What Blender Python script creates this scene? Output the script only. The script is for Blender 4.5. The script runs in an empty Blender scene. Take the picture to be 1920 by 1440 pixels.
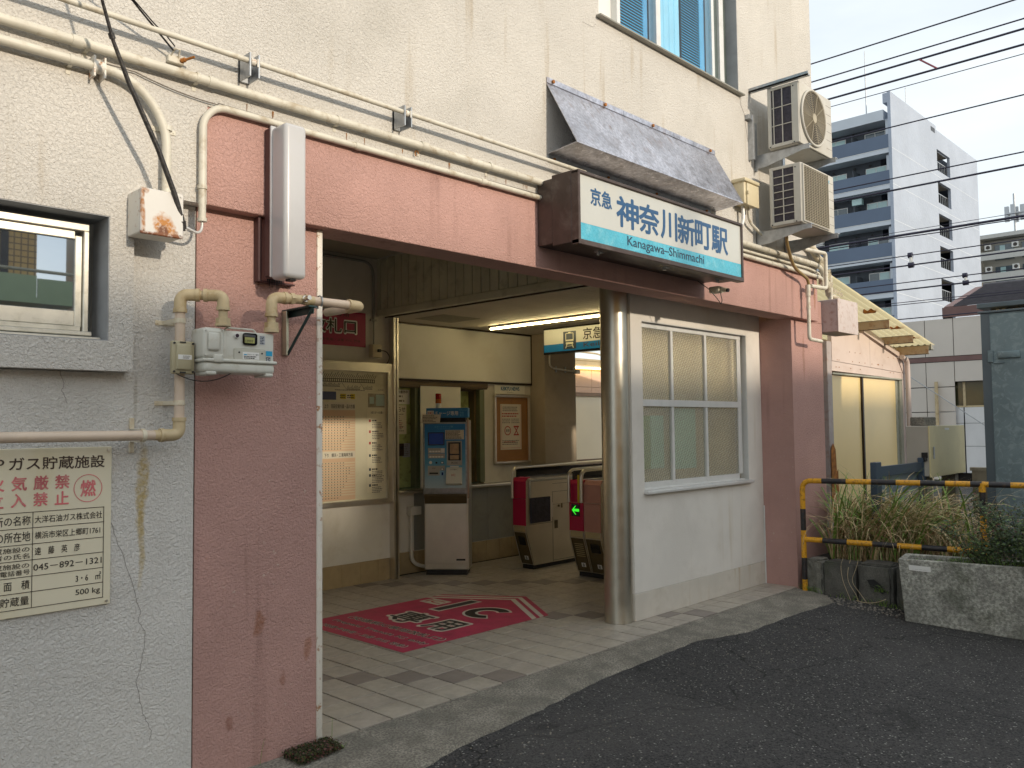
import bpy, bmesh, math, random
from mathutils import Vector, Matrix
rnd = random.Random(7)
R = math.radians
# ------------------------------------------------------------------ camera, light, sky, exposure
SC = bpy.context.scene
COL = SC.collection
cam_data = bpy.data.cameras.new('camera')
cam = bpy.data.objects.new('camera', cam_data); COL.objects.link(cam)
cam_data.sensor_width = 36.0
cam_data.lens = 29.5575
cam_data.clip_start = 0.05
cam_data.clip_end = 2000
cam.matrix_world = Matrix(((0.691988, -0.02851, -0.721346, 0.0),
                           (-0.721826, -0.042489, -0.690769, 0.0),
                           (-0.010955, 0.99869, -0.049981, 1.55),
                           (0, 0, 0, 1)))
SC.camera = cam
SUN_AZ, SUN_EL = 178.0, 15.6            # azimuth clockwise from +Y
sd = bpy.data.lights.new('sun', 'SUN'); sun = bpy.data.objects.new('sun', sd); COL.objects.link(sun)
sd.energy = 2.0; sd.angle = R(1.8); sd.color = (1.0, 0.86, 0.68)
to_sun = Vector((math.sin(R(SUN_AZ)) * math.cos(R(SUN_EL)), math.cos(R(SUN_AZ)) * math.cos(R(SUN_EL)), math.sin(R(SUN_EL))))
sun.rotation_euler = to_sun.to_track_quat('Z', 'Y').to_euler()
world = bpy.data.worlds.new('World'); SC.world = world; world.use_nodes = True
wn, wl = world.node_tree.nodes, world.node_tree.links
wn.clear()
wo = wn.new('ShaderNodeOutputWorld'); bg = wn.new('ShaderNodeBackground'); sky = wn.new('ShaderNodeTexSky')
sky.sky_type = 'NISHITA'; sky.sun_disc = False
sky.sun_elevation = R(SUN_EL); sky.sun_rotation = R(SUN_AZ)
sky.air_density = 1.0; sky.dust_density = 1.5; sky.ozone_density = 1.2
wtc = wn.new('ShaderNodeTexCoord'); wmp = wn.new('ShaderNodeMapping'); wmp.inputs['Scale'].default_value = (1.2, 1.2, 4.5)
wno = wn.new('ShaderNodeTexNoise'); wno.inputs['Scale'].default_value = 1.6; wno.inputs['Detail'].default_value = 6; wno.inputs['Roughness'].default_value = .55
wrp = wn.new('ShaderNodeValToRGB')
wrp.color_ramp.elements[0].position = .30; wrp.color_ramp.elements[0].color = (.66, .66, .66, 1)
wrp.color_ramp.elements[1].position = .72; wrp.color_ramp.elements[1].color = (.96, .96, .96, 1)
wmx = wn.new('ShaderNodeMix'); wmx.data_type = 'RGBA'
wmx.inputs[7].default_value = (4.9, 5.2, 5.3, 1)
wl.new(wtc.outputs['Generated'], wmp.inputs[0]); wl.new(wmp.outputs[0], wno.inputs['Vector']); wl.new(wno.outputs[0], wrp.inputs[0])
wl.new(wrp.outputs[0], wmx.inputs[0]); wl.new(sky.outputs[0], wmx.inputs[6]); wl.new(wmx.outputs[2], bg.inputs[0])
bg.inputs[1].default_value = 0.15; wl.new(bg.outputs[0], wo.inputs[0])
SC.view_settings.view_transform = 'Standard'; SC.view_settings.look = 'None'
SC.view_settings.gamma = 1; SC.view_settings.use_curve_mapping = False
SC.view_settings.exposure = 0.58
SC.render.engine = 'CYCLES'
SC.cycles.use_denoising = True
SC.cycles.max_bounces = 8; SC.cycles.diffuse_bounces = 5

# ------------------------------------------------------------------ geometry helpers
class MB:
    """collects faces; build() links them as one mesh object"""
    def __init__(s): s.v = []; s.f = []; s.m = []; s.s = []
    def add(s, vs, fs, m=0, sm=False):
        b = len(s.v); s.v += [tuple(v) for v in vs]
        for f in fs: s.f.append([b + i for i in f]); s.m.append(m); s.s.append(sm)
        return s
    def box(s, x0, x1, y0, y1, z0, z1, m=0):
        v = [(x, y, z) for x in (x0, x1) for y in (y0, y1) for z in (z0, z1)]
        return s.add(v, [(0, 1, 3, 2), (4, 6, 7, 5), (0, 4, 5, 1), (2, 3, 7, 6), (0, 2, 6, 4), (1, 5, 7, 3)], m)
    def rbox(s, x0, x1, y0, y1, z0, z1, r=.005, seg=2, m=0):
        bm = bmesh.new(); bmesh.ops.create_cube(bm, size=1)
        for v in bm.verts: v.co = Vector(((x0 + x1) / 2 + v.co.x * (x1 - x0), (y0 + y1) / 2 + v.co.y * (y1 - y0), (z0 + z1) / 2 + v.co.z * (z1 - z0)))
        bmesh.ops.bevel(bm, geom=bm.edges[:], offset=r, segments=seg, affect='EDGES', profile=.5)
        bm.verts.ensure_lookup_table()
        s.add([v.co for v in bm.verts], [[v.index for v in f.verts] for f in bm.faces], m, seg > 1); bm.free(); return s
    def quad(s, a, b, c, d, m=0): return s.add([a, b, c, d], [(0, 1, 2, 3)], m)
    def prism(s, poly, fn, d0, d1, m=0):
        """poly in 2D, fn(u, v, d) -> world"""
        n = len(poly); vs = [fn(u, v, d0) for u, v in poly] + [fn(u, v, d1) for u, v in poly]
        fs = [list(range(n))[::-1], list(range(n, 2 * n))] + [(i, (i + 1) % n, n + (i + 1) % n, n + i) for i in range(n)]
        return s.add(vs, fs, m)
    def tube(s, pts, r, n=10, m=0, cap=True, sm=True):
        pts = [Vector(p) for p in pts]
        rs = r if isinstance(r, (list, tuple)) else [r] * len(pts)
        t0 = (pts[1] - pts[0]).normalized()
        up = Vector((0, 0, 1)) if abs(t0.z) < .9 else Vector((1, 0, 0))
        a = t0.cross(up).normalized(); vs = []
        for i, p in enumerate(pts):
            t = ((pts[min(i + 1, len(pts) - 1)] - p).normalized() + (p - pts[max(i - 1, 0)]).normalized())
            if t.length < 1e-6: t = t0
            t.normalize(); a = (a - t * a.dot(t)).normalized(); b = t.cross(a)
            for k in range(n):
                w = 2 * math.pi * k / n; vs.append(p + (a * math.cos(w) + b * math.sin(w)) * rs[i])
        fs = [(i * n + k, i * n + (k + 1) % n, (i + 1) * n + (k + 1) % n, (i + 1) * n + k) for i in range(len(pts) - 1) for k in range(n)]
        s.add(vs, fs, m, sm)
        if cap:
            s.add(vs[:n], [list(range(n))[::-1]], m); s.add(vs[-n:], [list(range(n))], m)
        return s
    def disc(s, c, nrm, r, n=20, m=0):
        return s.tube([Vector(c), Vector(c) + Vector(nrm)], r, n, m)
    def build(s, name, mat, parent=None, local=False):
        me = bpy.data.meshes.new(name)
        me.from_pydata(s.v, [], s.f)
        for mm in (mat if isinstance(mat, (list, tuple)) else [mat]): me.materials.append(mm)
        me.polygons.foreach_set('material_index', s.m); me.polygons.foreach_set('use_smooth', s.s)
        bm = bmesh.new(); bm.from_mesh(me); bmesh.ops.recalc_face_normals(bm, faces=bm.faces); bm.to_mesh(me); bm.free()
        return link(name, me, parent, local)

WM = {}
def link(name, me, parent=None, local=False):
    o = bpy.data.objects.new(name, me); COL.objects.link(o)
    if parent is None:
        WM[o.name] = Matrix.Identity(4)
    else:
        m = WM[parent.name]; WM[o.name] = m
        if not local: me.transform(m.inverted())
        o.parent = parent
    return o
def thing(name, label, cat, loc=(0, 0, 0), rz=0.0, group=None, kind=None):
    o = bpy.data.objects.new(name, None); COL.objects.link(o); o.empty_display_size = .1
    o.location = loc; o.rotation_euler = (0, 0, rz)
    WM[o.name] = Matrix.Translation(Vector(loc)) @ Matrix.Rotation(rz, 4, 'Z')
    return tag(o, label, cat, group, kind)
def tag(o, label=None, cat=None, group=None, kind=None):
    if label: o['label'] = label
    if cat: o['category'] = cat
    if group: o['group'] = group
    if kind: o['kind'] = kind
    return o
def fillet(pts, r, n=6):
    pts = [Vector(p) for p in pts]; out = [pts[0]]
    for i in range(1, len(pts) - 1):
        a, b, c = pts[i - 1], pts[i], pts[i + 1]
        d1 = (a - b); d2 = (c - b); q = min(r, d1.length * .49, d2.length * .49)
        p1 = b + d1.normalized() * q; p2 = b + d2.normalized() * q
        for k in range(n + 1):
            t = k / n; out.append(p1 * (1 - t) ** 2 + b * 2 * t * (1 - t) + p2 * t * t)
    out.append(pts[-1]); return out
def sag(a, b, d, n=10):
    a, b = Vector(a), Vector(b)
    return [a.lerp(b, k / n) - Vector((0, 0, 4 * d * (k / n) * (1 - k / n))) for k in range(n + 1)]

def each(name, mat_, parent, fns, local=False):
    for fn in fns:
        q = MB(); fn(q); q.build(name, mat_, parent, local)
X_, Y_, Z_ = Vector((1, 0, 0)), Vector((0, 1, 0)), Vector((0, 0, 1))
def text(body, name, parent, mat, O, U, V, rect, bold=0.0, keep=False, res=3, local=False, off=0.0, space=1.0, align='L', line=1.0):
    """flat print; rect = (u0, v0, u1, v1) in the frame O, U, V"""
    c = bpy.data.curves.new(name, 'FONT'); c.body = body; c.resolution_u = res; c.fill_mode = 'FRONT'
    c.space_character = space; c.space_line = line
    if align == 'C': c.align_x = 'CENTER'
    if align == 'R': c.align_x = 'RIGHT'
    o = bpy.data.objects.new(name, c); me = bpy.data.meshes.new_from_object(o)
    bpy.data.objects.remove(o); bpy.data.curves.remove(c)
    xs = [v.co.x for v in me.vertices]; ys = [v.co.y for v in me.vertices]
    x0, x1, y0, y1 = min(xs), max(xs), min(ys), max(ys)
    u0, v0, u1, v1 = rect; sx = (u1 - u0) / (x1 - x0); sy = (v1 - v0) / (y1 - y0)
    if keep:
        k = min(sx, sy); ex = (u1 - u0) - k * (x1 - x0); u0 += {'L': 0, 'C': ex / 2, 'R': ex}[align]; sx = sy = k
    O, U, V = Vector(O), Vector(U), Vector(V); N = U.cross(V)
    for v in me.vertices:
        v.co = O + U * (u0 + (v.co.x - x0) * sx) + V * (v0 + (v.co.y - y0) * sy) + N * off
    if bold > .004:                       # thicker strokes: shifted copies, each a hair above the last
        k = bold * (v1 - v0) * (.85 if bold > .045 else .8); n0 = len(me.vertices); co = [v.co.copy() for v in me.vertices]; fs = [list(p.vertices) for p in me.polygons]
        dirs = [(0, 0)] + [(math.cos(R(a_)), math.sin(R(a_))) for a_ in ((0, 90, 180, 270) if bold < .03 else (0, 45, 90, 135, 180, 225, 270, 315))]
        V2 = []; F2 = []
        for i, (dx, dy) in enumerate(dirs):
            V2 += [p + U * dx * k + V * dy * k - N * (.00004 * i) for p in co]; F2 += [[j + i * n0 for j in f] for f in fs]
        me2 = bpy.data.meshes.new(name); me2.from_pydata(V2, [], F2); bpy.data.meshes.remove(me); me = me2
    me.materials.clear(); me.materials.append(mat)
    return link(name, me, parent, local)
def lines(name, parent, mat, O, U, V, rect, rows, cols=1, fill=.55, jitter=.3, off=0.0, local=False, word=None):
    """rows of fine print too small to read in the photograph"""
    mb = MB(); O, U, V = Vector(O), Vector(U), Vector(V); N = U.cross(V)
    u0, v0, u1, v1 = rect; rh = (v1 - v0) / rows; cw = (u1 - u0) / cols
    word = word or rh * .9
    for r_ in range(rows):
        for c_ in range(cols):
            a = u0 + c_ * cw; e = a + cw * (.93 - jitter * rnd.random())
            y0 = v1 - (r_ + 1) * rh + rh * (1 - fill) / 2; y1 = y0 + rh * fill
            while a < e:
                b = min(e, a + word * (.5 + rnd.random()))
                q = [O + U * x + V * y + N * off for x, y in ((a, y0), (b, y0), (b, y1), (a, y1))]
                mb.quad(*q); a = b + word * .28
    return mb.build(name, mat, parent, local)

# ------------------------------------------------------------------ materials
MATS = {}
def nodes(name):
    m = bpy.data.materials.new(name); m.use_nodes = True
    nt = m.node_tree; p = nt.nodes['Principled BSDF']
    return m, nt, nt.nodes, nt.links, p
def val(nt, op, a, b=None, clamp=False):
    n = nt.nodes.new('ShaderNodeMath'); n.operation = op; n.use_clamp = clamp
    for i, x in enumerate((a, b)):
        if x is None: continue
        if isinstance(x, (int, float)): n.inputs[i].default_value = x
        else: nt.links.new(x, n.inputs[i])
    return n.outputs[0]
def noise(nt, vec, scale, detail=4, rough=.55, dist=0.0, stretch=None):
    if stretch:
        mp = nt.nodes.new('ShaderNodeMapping'); mp.inputs['Scale'].default_value = stretch
        nt.links.new(vec, mp.inputs[0]); vec = mp.outputs[0]
    n = nt.nodes.new('ShaderNodeTexNoise'); n.inputs['Scale'].default_value = scale; n.inputs['Detail'].default_value = detail
    n.inputs['Roughness'].default_value = rough; n.inputs['Distortion'].default_value = dist
    nt.links.new(vec, n.inputs['Vector']); return n.outputs[0]
def ramp(nt, fac, a, b, ca=0.0, cb=1.0):
    n = nt.nodes.new('ShaderNodeMapRange'); n.inputs[1].default_value = a; n.inputs[2].default_value = b
    n.inputs[3].default_value = ca; n.inputs[4].default_value = cb; n.clamp = True
    n.interpolation_type = 'SMOOTHSTEP'; nt.links.new(fac, n.inputs[0]); return n.outputs[0]
def mix(nt, fac, a, b):
    n = nt.nodes.new('ShaderNodeMix'); n.data_type = 'RGBA'
    for i, x in ((0, fac), (6, a), (7, b)):
        if isinstance(x, (int, float)): n.inputs[i].default_value = x
        elif isinstance(x, tuple): n.inputs[i].default_value = (*x[:3], 1)
        else: nt.links.new(x, n.inputs[i])
    return n.outputs[2]
def mat(name, col, rough=.6, metal=0.0, var=.10, vs=3.0, grain=0.0, gs=120.0, bump=0.0, bs=60.0, bd=.002, spec=.5, dirt=None,
        dirts=2.0, streak=None, trans=0.0, emit=None, es=1.0, spots=None, sub=None, alpha=1.0, bdist=0.0, bdet=3, roughvar=0.0, extra=None):
    """dirt=(colour, amount) blotches; streak=(colour, amount, density) vertical runs; spots=[(x, z, w, h, colour, strength)] marks with a place"""
    if name in MATS: return MATS[name]
    m, nt, N, L, p = nodes(name)
    geo = N.new('ShaderNodeNewGeometry'); pos = geo.outputs['Position']
    c = tuple(col)
    n1 = noise(nt, pos, vs, 5)
    col_ = mix(nt, ramp(nt, n1, .3, .7), tuple(x * (1 - var) for x in c), tuple(min(1, x * (1 + var)) for x in c))
    if grain:
        n2 = noise(nt, pos, gs, 3)
        col_ = mix(nt, ramp(nt, n2, .35, .65, 0, grain), col_, tuple(x * .35 for x in c))
    if dirt:
            d = ramp(nt, noise(nt, pos, dirts, 6, .65, .4), *((.56, .62) if dirt[0] == RUST else (.48, .72)), 0, dirt[1])
            if dirt[0] == RUST: d = val(nt, 'MULTIPLY', d, ramp(nt, noise(nt, pos, 3.3, 3), .4, .6, .15, 1))
            col_ = mix(nt, d, col_, dirt[0])
    if streak:
        sN = noise(nt, pos, streak[2], 3, .5, 0, (1.0, 1.0, .06)); sB = noise(nt, pos, 1.3, 3)
        s = val(nt, 'MULTIPLY', ramp(nt, sN, .55, .75, 0, streak[1]), ramp(nt, sB, .42, .62)); col_ = mix(nt, s, col_, streak[0])
    if spots:
        sp = N.new('ShaderNodeSeparateXYZ'); L.new(pos, sp.inputs[0]); wob = noise(nt, pos, 9, 4)
        wob2 = noise(nt, pos, 60, 3); wob3 = noise(nt, pos, 17, 4)
        for x, z, w, h, cc, st in spots:
            dx = val(nt, 'DIVIDE', val(nt, 'SUBTRACT', val(nt, 'ADD', sp.outputs[0], val(nt, 'MULTIPLY', val(nt, 'SUBTRACT', wob, .5), w * 1.2)), x), w / 2)
            dz = val(nt, 'DIVIDE', val(nt, 'SUBTRACT', val(nt, 'ADD', sp.outputs[2], val(nt, 'MULTIPLY', val(nt, 'SUBTRACT', wob3, .5), min(h * 1.2, .1))), z), h / 2)
            dd = val(nt, 'ADD', val(nt, 'MULTIPLY', dx, dx), val(nt, 'MULTIPLY', val(nt, 'MULTIPLY', dz, dz), dz if 0 else 1.0))
            f = ramp(nt, dd, .15, 1.15, 1, 0)
            f = val(nt, 'MULTIPLY', f, ramp(nt, wob2, .3, .65, .35, st)); col_ = mix(nt, f, col_, cc)
    if extra: col_ = extra(nt, pos, col_)
    L.new(col_, p.inputs['Base Color'])
    p.inputs['Roughness'].default_value = rough
    if roughvar: L.new(ramp(nt, noise(nt, pos, vs * 3, 4), .3, .7, max(0, rough - roughvar), min(1, rough + roughvar)), p.inputs['Roughness'])
    p.inputs['Metallic'].default_value = metal; p.inputs['Specular IOR Level'].default_value = spec
    if trans: p.inputs['Transmission Weight'].default_value = trans
    if alpha < 1: p.inputs['Alpha'].default_value = alpha
    if emit: p.inputs['Emission Color'].default_value = (*emit, 1); p.inputs['Emission Strength'].default_value = es
    if bump:
        bm_ = N.new('ShaderNodeBump'); bm_.inputs['Strength'].default_value = bump; bm_.inputs['Distance'].default_value = bd
        L.new(noise(nt, pos, bs, bdet, .6, bdist), bm_.inputs['Height']); L.new(bm_.outputs[0], p.inputs['Normal'])
    MATS[name] = m; return m

RUST = (.36, .14, .03); DARK = (.035, .03, .027)
YEL = (.46, .32, .07)
m_white = mat('white_stucco', (.63, .605, .56), .85, var=.05, vs=1.6, bump=1.0, bs=80, bd=.012, bdist=.8, bdet=3, dirt=((.42, .40, .35), .35), dirts=1.1,
              streak=((.44, .37, .27), .6, 14))
m_white_low = mat('white_stucco_low', (.68, .665, .63), .85, var=.05, vs=1.6, bump=1.0, bs=80, bd=.012, bdist=.8, bdet=3,
              dirt=((.40, .38, .34), .3), dirts=1.2, spots=[(1.500, 1.30, .055, .46, YEL, .75), (1.502, 1.08, .035, .42, YEL, .6), (1.47, 1.68, .02, .22, (.3, .27, .2), .5)])
m_pink = mat('pink_stucco', (.52, .31, .27), .85, var=.08, vs=1.8, bump=1.0, bs=84, bd=.012, bdist=.8, bdet=3, dirt=((.42, .25, .215), .4), dirts=1.4,
              streak=((.28, .15, .125), .45, 12),
              spots=[(2.05, .64, .06, .13, (.30, .11, .045), .7), (2.31, .47, .05, .12, (.32, .12, .05), .6), (2.18, .35, .04, .08, (.27, .10, .05), .6), (1.90, .22, .05, .07, (.25, .09, .05), .7),
                     (8.05, 2.78, .05, .28, (.33, .13, .05), .8), (7.92, 2.2, .06, .5, (.27, .12, .08), .5)], extra=lambda nt, pos, c: mix(nt, val(nt, 'MULTIPLY', ramp(nt, noise(nt, pos, 38, 4, .6), .665, .69, 0, .7), ramp(nt, noise(nt, pos, 1.6, 2), .5, .6)), c, (.62, .50, .42)))
m_greywall = mat('box_wall_plaster', (.72, .69, .635), .8, var=.05, vs=2.2, bump=.5, bs=95, bd=.003, dirt=((.50, .46, .40), .35), dirts=1.6, streak=((.46, .36, .2), .35, 10))
m_reveal = mat('grey_reveal_shade', (.33, .34, .35), .7, var=.12, vs=6, bump=.3, bs=40, bd=.002)
m_conc = mat('concrete', (.31, .285, .235), .9, var=.28, vs=5, grain=.75, gs=90, bump=1.0, bs=80, bd=.012, dirt=((.14, .135, .115), .6), dirts=3.2, bdet=4)
def stones(nt, pos, c):
    v = nt.nodes.new('ShaderNodeTexVoronoi'); v.inputs['Scale'].default_value = 120; nt.links.new(pos, v.inputs['Vector'])
    s = nt.nodes.new('ShaderNodeSeparateColor'); nt.links.new(v.outputs['Color'], s.inputs[0])
    c = mix(nt, ramp(nt, s.outputs[0], .45, .95, 0, .6), c, (.13, .125, .12)); c = mix(nt, ramp(nt, s.outputs[1], .55, .8, 0, .8), c, (.018, .018, .02))
    c = mix(nt, ramp(nt, s.outputs[2], .975, .985, 0, .9), c, (.42, .41, .38))
    w = nt.nodes.new('ShaderNodeTexVoronoi'); w.feature = 'DISTANCE_TO_EDGE'; w.inputs['Scale'].default_value = .55
    n = nt.nodes.new('ShaderNodeTexNoise'); n.inputs['Scale'].default_value = 3; n.inputs['Detail'].default_value = 6; nt.links.new(pos, n.inputs['Vector'])
    m_ = nt.nodes.new('ShaderNodeVectorMath'); m_.operation = 'MULTIPLY_ADD'; nt.links.new(n.outputs['Color'], m_.inputs[0]); m_.inputs[1].default_value = (.5, .5, .5); nt.links.new(pos, m_.inputs[2]); nt.links.new(m_.outputs[0], w.inputs['Vector'])
    c = mix(nt, ramp(nt, w.outputs[0], .0015, .006, .8, 0), c, (.012, .012, .012))
    c = mix(nt, ramp(nt, noise(nt, pos, .55, 5, .6), .5, .66, 0, .35), c, (.13, .125, .12))
    return mix(nt, ramp(nt, noise(nt, pos, 1.7, 4, .6, .8), .62, .68, 0, .45), c, (.02, .02, .021))
m_asph = mat('asphalt', (.072, .071, .071), .85, var=.15, vs=1.2, bump=1.0, bs=85, bd=.03, bdet=4, spec=.4, extra=stones)
TILE_COLS = [(.42, .375, .315), (.43, .385, .32), (.41, .365, .31), (.42, .37, .315)]
m_tiles = [mat('floor_tile_%s' % 'abcd'[i], c, .42, var=.10, vs=9, grain=.15, gs=300, bump=.25, bs=240, bd=.001, dirt=((.24, .21, .17), .4), dirts=3, roughvar=.1) for i, c in enumerate(TILE_COLS)]
m_tile_dark = mat('floor_tile_dark', (.25, .215, .19), .45, var=.1, vs=9, grain=.15, gs=300, bump=.25, bs=240, bd=.001)
m_grout = mat('grout', (.022, .019, .016), .95)
m_base_tile = mat('skirting_tile', (.43, .33, .18), .45, var=.08, vs=7, dirt=((.22, .16, .08), .5), dirts=4)
m_int = mat('interior_wall', (.64, .61, .53), .8, var=.05, vs=2, bump=.2, bs=60, bd=.002, dirt=((.34, .31, .24), .4), dirts=1.5)
m_int_low = mat('interior_wall_cream', (.78, .75, .65), .7, var=.04, vs=2, dirt=((.5, .43, .3), .3), dirts=2)
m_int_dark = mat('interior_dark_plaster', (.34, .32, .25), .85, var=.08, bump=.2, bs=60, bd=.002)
m_panelw = mat('ivory_board', (.82, .80, .72), .55, var=.04, vs=1.5, dirt=((.55, .5, .36), .3), dirts=1.3)
m_siding = mat('olive_siding', (.56, .54, .41), .5, var=.08, vs=3, dirt=((.2, .19, .12), .5), dirts=5)
m_ceil = mat('ceiling_slats', (.56, .51, .42), .6, var=.06)
m_trim = mat('dark_bronze', (.045, .032, .024), .35, .6, var=.2)
m_bronze = mat('sign_bronze', (.075, .052, .045), .42, .35, var=.15, vs=8, dirt=((.2, .18, .16), .35), dirts=7)
m_steel = mat('brushed_steel', (.70, .67, .61), .33, 1.0, var=.06, vs=4, bump=.12, bs=400, bd=.0004, roughvar=.05)
m_column = mat('column_steel', (.60, .57, .49), .34, 1.0, var=.05, vs=3, roughvar=.04, bump=.1, bs=300, bd=.0003, dirt=((.45, .42, .34), .4), dirts=2)
m_alu = mat('window_aluminium', (.74, .71, .62), .4, .55, var=.08, vs=12, dirt=((.4, .37, .28), .4), dirts=18)
m_alu_w = mat('frame_white', (.72, .72, .70), .4, .2, var=.05, dirt=((.5, .5, .47), .3), dirts=9)
m_pipe = mat('cream_painted_pipe', (.64, .61, .52), .5, var=.06, vs=9, dirt=((.34, .26, .15), .75), dirts=11, bump=.2, bs=60, bd=.001)
m_gaspipe = mat('beige_gas_pipe', (.62, .50, .39), .38, var=.06, vs=7, dirt=((.42, .33, .2), .4), dirts=12)
m_fitting = mat('tan_pipe_fitting', (.56, .45, .27), .5, var=.08, vs=9, dirt=((.32, .2, .06), .6), dirts=14, bump=.2, bs=90, bd=.0008)
m_meter = mat('meter_grey', (.60, .60, .54), .45, var=.04, vs=7, dirt=((.40, .36, .26), .55), dirts=13, streak=((.35, .30, .2), .5, 40))
m_clip = mat('clip_cream', (.68, .62, .48), .5, var=.08, dirt=((.42, .25, .08), .5), dirts=25)
m_rustwhite = mat('rusty_white_paint', (.74, .70, .62), .55, var=.05, dirt=(RUST, .9), dirts=24, bump=.3, bs=80, bd=.001)
m_rust = mat('rust', RUST, .9, var=.35, vs=22, bump=.5, bs=80, bd=.002)
m_black = mat('black_rubber', (.012, .012, .013), .5, var=.3, vs=30)
m_blk_cable = mat('taped_black_cable', (.022, .020, .020), .5, var=.5, vs=40, bump=.8, bs=90, bd=.003, dirt=((.13, .11, .08), .5), dirts=60)
m_blackgloss = mat('black_gloss', (.008, .008, .010), .12, var=.1)
m_galv = mat('galvanised', (.42, .44, .46), .42, .75, var=.12, vs=18, dirt=((.25, .26, .27), .5), dirts=20)
m_teal = mat('bracket_teal', (.05, .09, .09), .4, .5, var=.2)
m_acwhite = mat('aircon_casing', (.54, .52, .465), .5, var=.05, vs=6, dirt=((.42, .38, .3), .4), dirts=6)
m_fin = mat('aircon_fins', (.045, .04, .055), .5, .4, var=.3, vs=40)
m_fan = mat('aircon_dark', (.05, .042, .035), .6, var=.2)
m_acry = mat('fluorescent_cover', (.50, .50, .51), .25, var=.04, vs=4, dirt=((.50, .49, .44), .35), dirts=6, spec=.6)
m_pinkpaint = mat('pink_painted_wood', (.30, .125, .10), .6, var=.12, vs=5, streak=((.06, .03, .03), .5, 30), bump=.3, bs=40, bd=.002)
m_maroon = mat('dark_maroon_metal', (.08, .035, .035), .5, var=.2)
m_sign_w = mat('sign_white_acrylic', (.50, .51, .48), .12, var=.03, vs=2.5, dirt=((.58, .55, .45), .3), dirts=3, spec=.6)
def cracks(nt, pos, c):
    v = nt.nodes.new('ShaderNodeTexVoronoi'); v.feature = 'DISTANCE_TO_EDGE'; v.inputs['Scale'].default_value = 42; nt.links.new(pos, v.inputs['Vector'])
    return mix(nt, ramp(nt, v.outputs[0], 0.0, .045, .55, 0), c, (.02, .22, .33))
m_sign_b = mat('sign_light_blue', (.075, .42, .56), .2, var=.08, vs=8, dirt=((.3, .62, .68), .45), dirts=9, extra=cracks)
m_navy = mat('sign_navy', (.012, .075, .19), .3, var=.05)
m_navy2 = mat('sign_dark_ink', (.012, .035, .07), .3, var=.05)
m_ink = mat('ink_black', (.018, .016, .015), .5, var=.05)
m_inkg = mat('ink_grey', (.16, .14, .12), .6, var=.05)
m_brownink = mat('ink_brown', (.05, .03, .022), .5, var=.05)
m_redfade = mat('faded_red_ink', (.62, .16, .17), .5, var=.25, vs=9, dirt=((.72, .5, .42), .5), dirts=14)
m_redink = mat('red_ink', (.45, .05, .04), .5, var=.1)
m_plate = mat('notice_plate_cream', (.74, .69, .53), .35, var=.03, vs=2, dirt=((.62, .55, .34), .4), dirts=3)
m_sticker = mat('label_white', (.75, .75, .72), .4, var=.02)
m_magenta = mat('poster_magenta', (.36, .015, .075), .5, var=.06, vs=6)
m_floorred = mat('floor_sheet_crimson', (.46, .035, .095), .6, var=.10, vs=7, grain=.1, gs=200, dirt=((.22, .03, .05), .45), dirts=5)
m_sheetw = mat('floor_sheet_white', (.62, .58, .50), .6, var=.07, dirt=((.4, .36, .28), .4), dirts=8)
m_paper = mat('paper', (.70, .66, .54), .6, var=.03)
m_mapboard = mat('map_board_acrylic', (.76, .73, .55), .12, var=.05, vs=2, dirt=((.45, .42, .24), .5), dirts=1.8, spec=.6)
m_timetable = mat('timetable_pinkish', (.70, .50, .33), .3, var=.04)
m_cork = mat('cork_tan', (.36, .17, .055), .6, var=.08, vs=9, grain=.2, gs=200)
m_green_w = mat('green_painted_wall', (.19, .25, .13), .6, var=.1, dirt=((.12, .15, .08), .4), dirts=5)
m_greenpale = mat('pale_green_paint', (.42, .50, .20), .5, var=.1, vs=5, dirt=((.12, .11, .05), .7), dirts=14)
m_greenolive = mat('olive_green_paint', (.16, .18, .10), .6, var=.1)
m_brownframe = mat('brown_frame', (.13, .09, .045), .5, .2, var=.2)
m_graypanel = mat('grey_metal_panel', (.32, .325, .30), .45, .3, var=.06, dirt=((.15, .15, .13), .4), dirts=3)
m_blue = mat('machine_blue', (.012, .20, .50), .35, var=.04)
m_bluefade = mat('machine_blue_fade', (.33, .52, .60), .35, var=.04, extra=None)
m_grey = mat('machine_grey', (.42, .41, .37), .4, var=.04)
m_button = mat('button_white', (.85, .85, .8), .3, var=.02)
m_red = mat('beacon_red', (.35, .012, .01), .2, var=.1)
m_orange = mat('beacon_orange', (.55, .13, .01), .2, var=.1)
m_gatepink = mat('gate_crimson', (.47, .008, .065), .35, var=.05)
m_gatelight = mat('gate_salmon', (.50, .25, .20), .35, var=.05)
m_gatesteel = mat('gate_steel', (.70, .65, .55), .30, .9, var=.04, vs=3)
m_brass = mat('gate_bronze_panel', (.13, .10, .05), .4, .5, var=.12)
m_sand = mat('gate_sand_panel', (.50, .42, .24), .4, .3, var=.08)
m_greenlamp = mat('green_arrow_lamp', (.05, .6, .05), .3, emit=(.04, .8, .03), es=.7)
m_lamp = mat('lit_tube', (1, .9, .5), .3, emit=(1.0, .80, .40), es=18.0)
m_lamp2 = mat('platform_tube', (1, .9, .5), .3, emit=(1.0, .74, .22), es=5.0)
m_yellow = mat('railing_yellow', (.68, .33, .012), .45, var=.10, vs=10, dirt=((.13, .06, .02), .85), dirts=34, bump=.25, bs=70, bd=.001)
m_stripe = mat('railing_black', (.018, .017, .020), .5, var=.3, vs=14, dirt=((.10, .06, .03), .6), dirts=30, bump=.25, bs=70, bd=.001)
m_yellowtape = mat('yellow_tape', (.55, .42, .02), .4)
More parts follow.
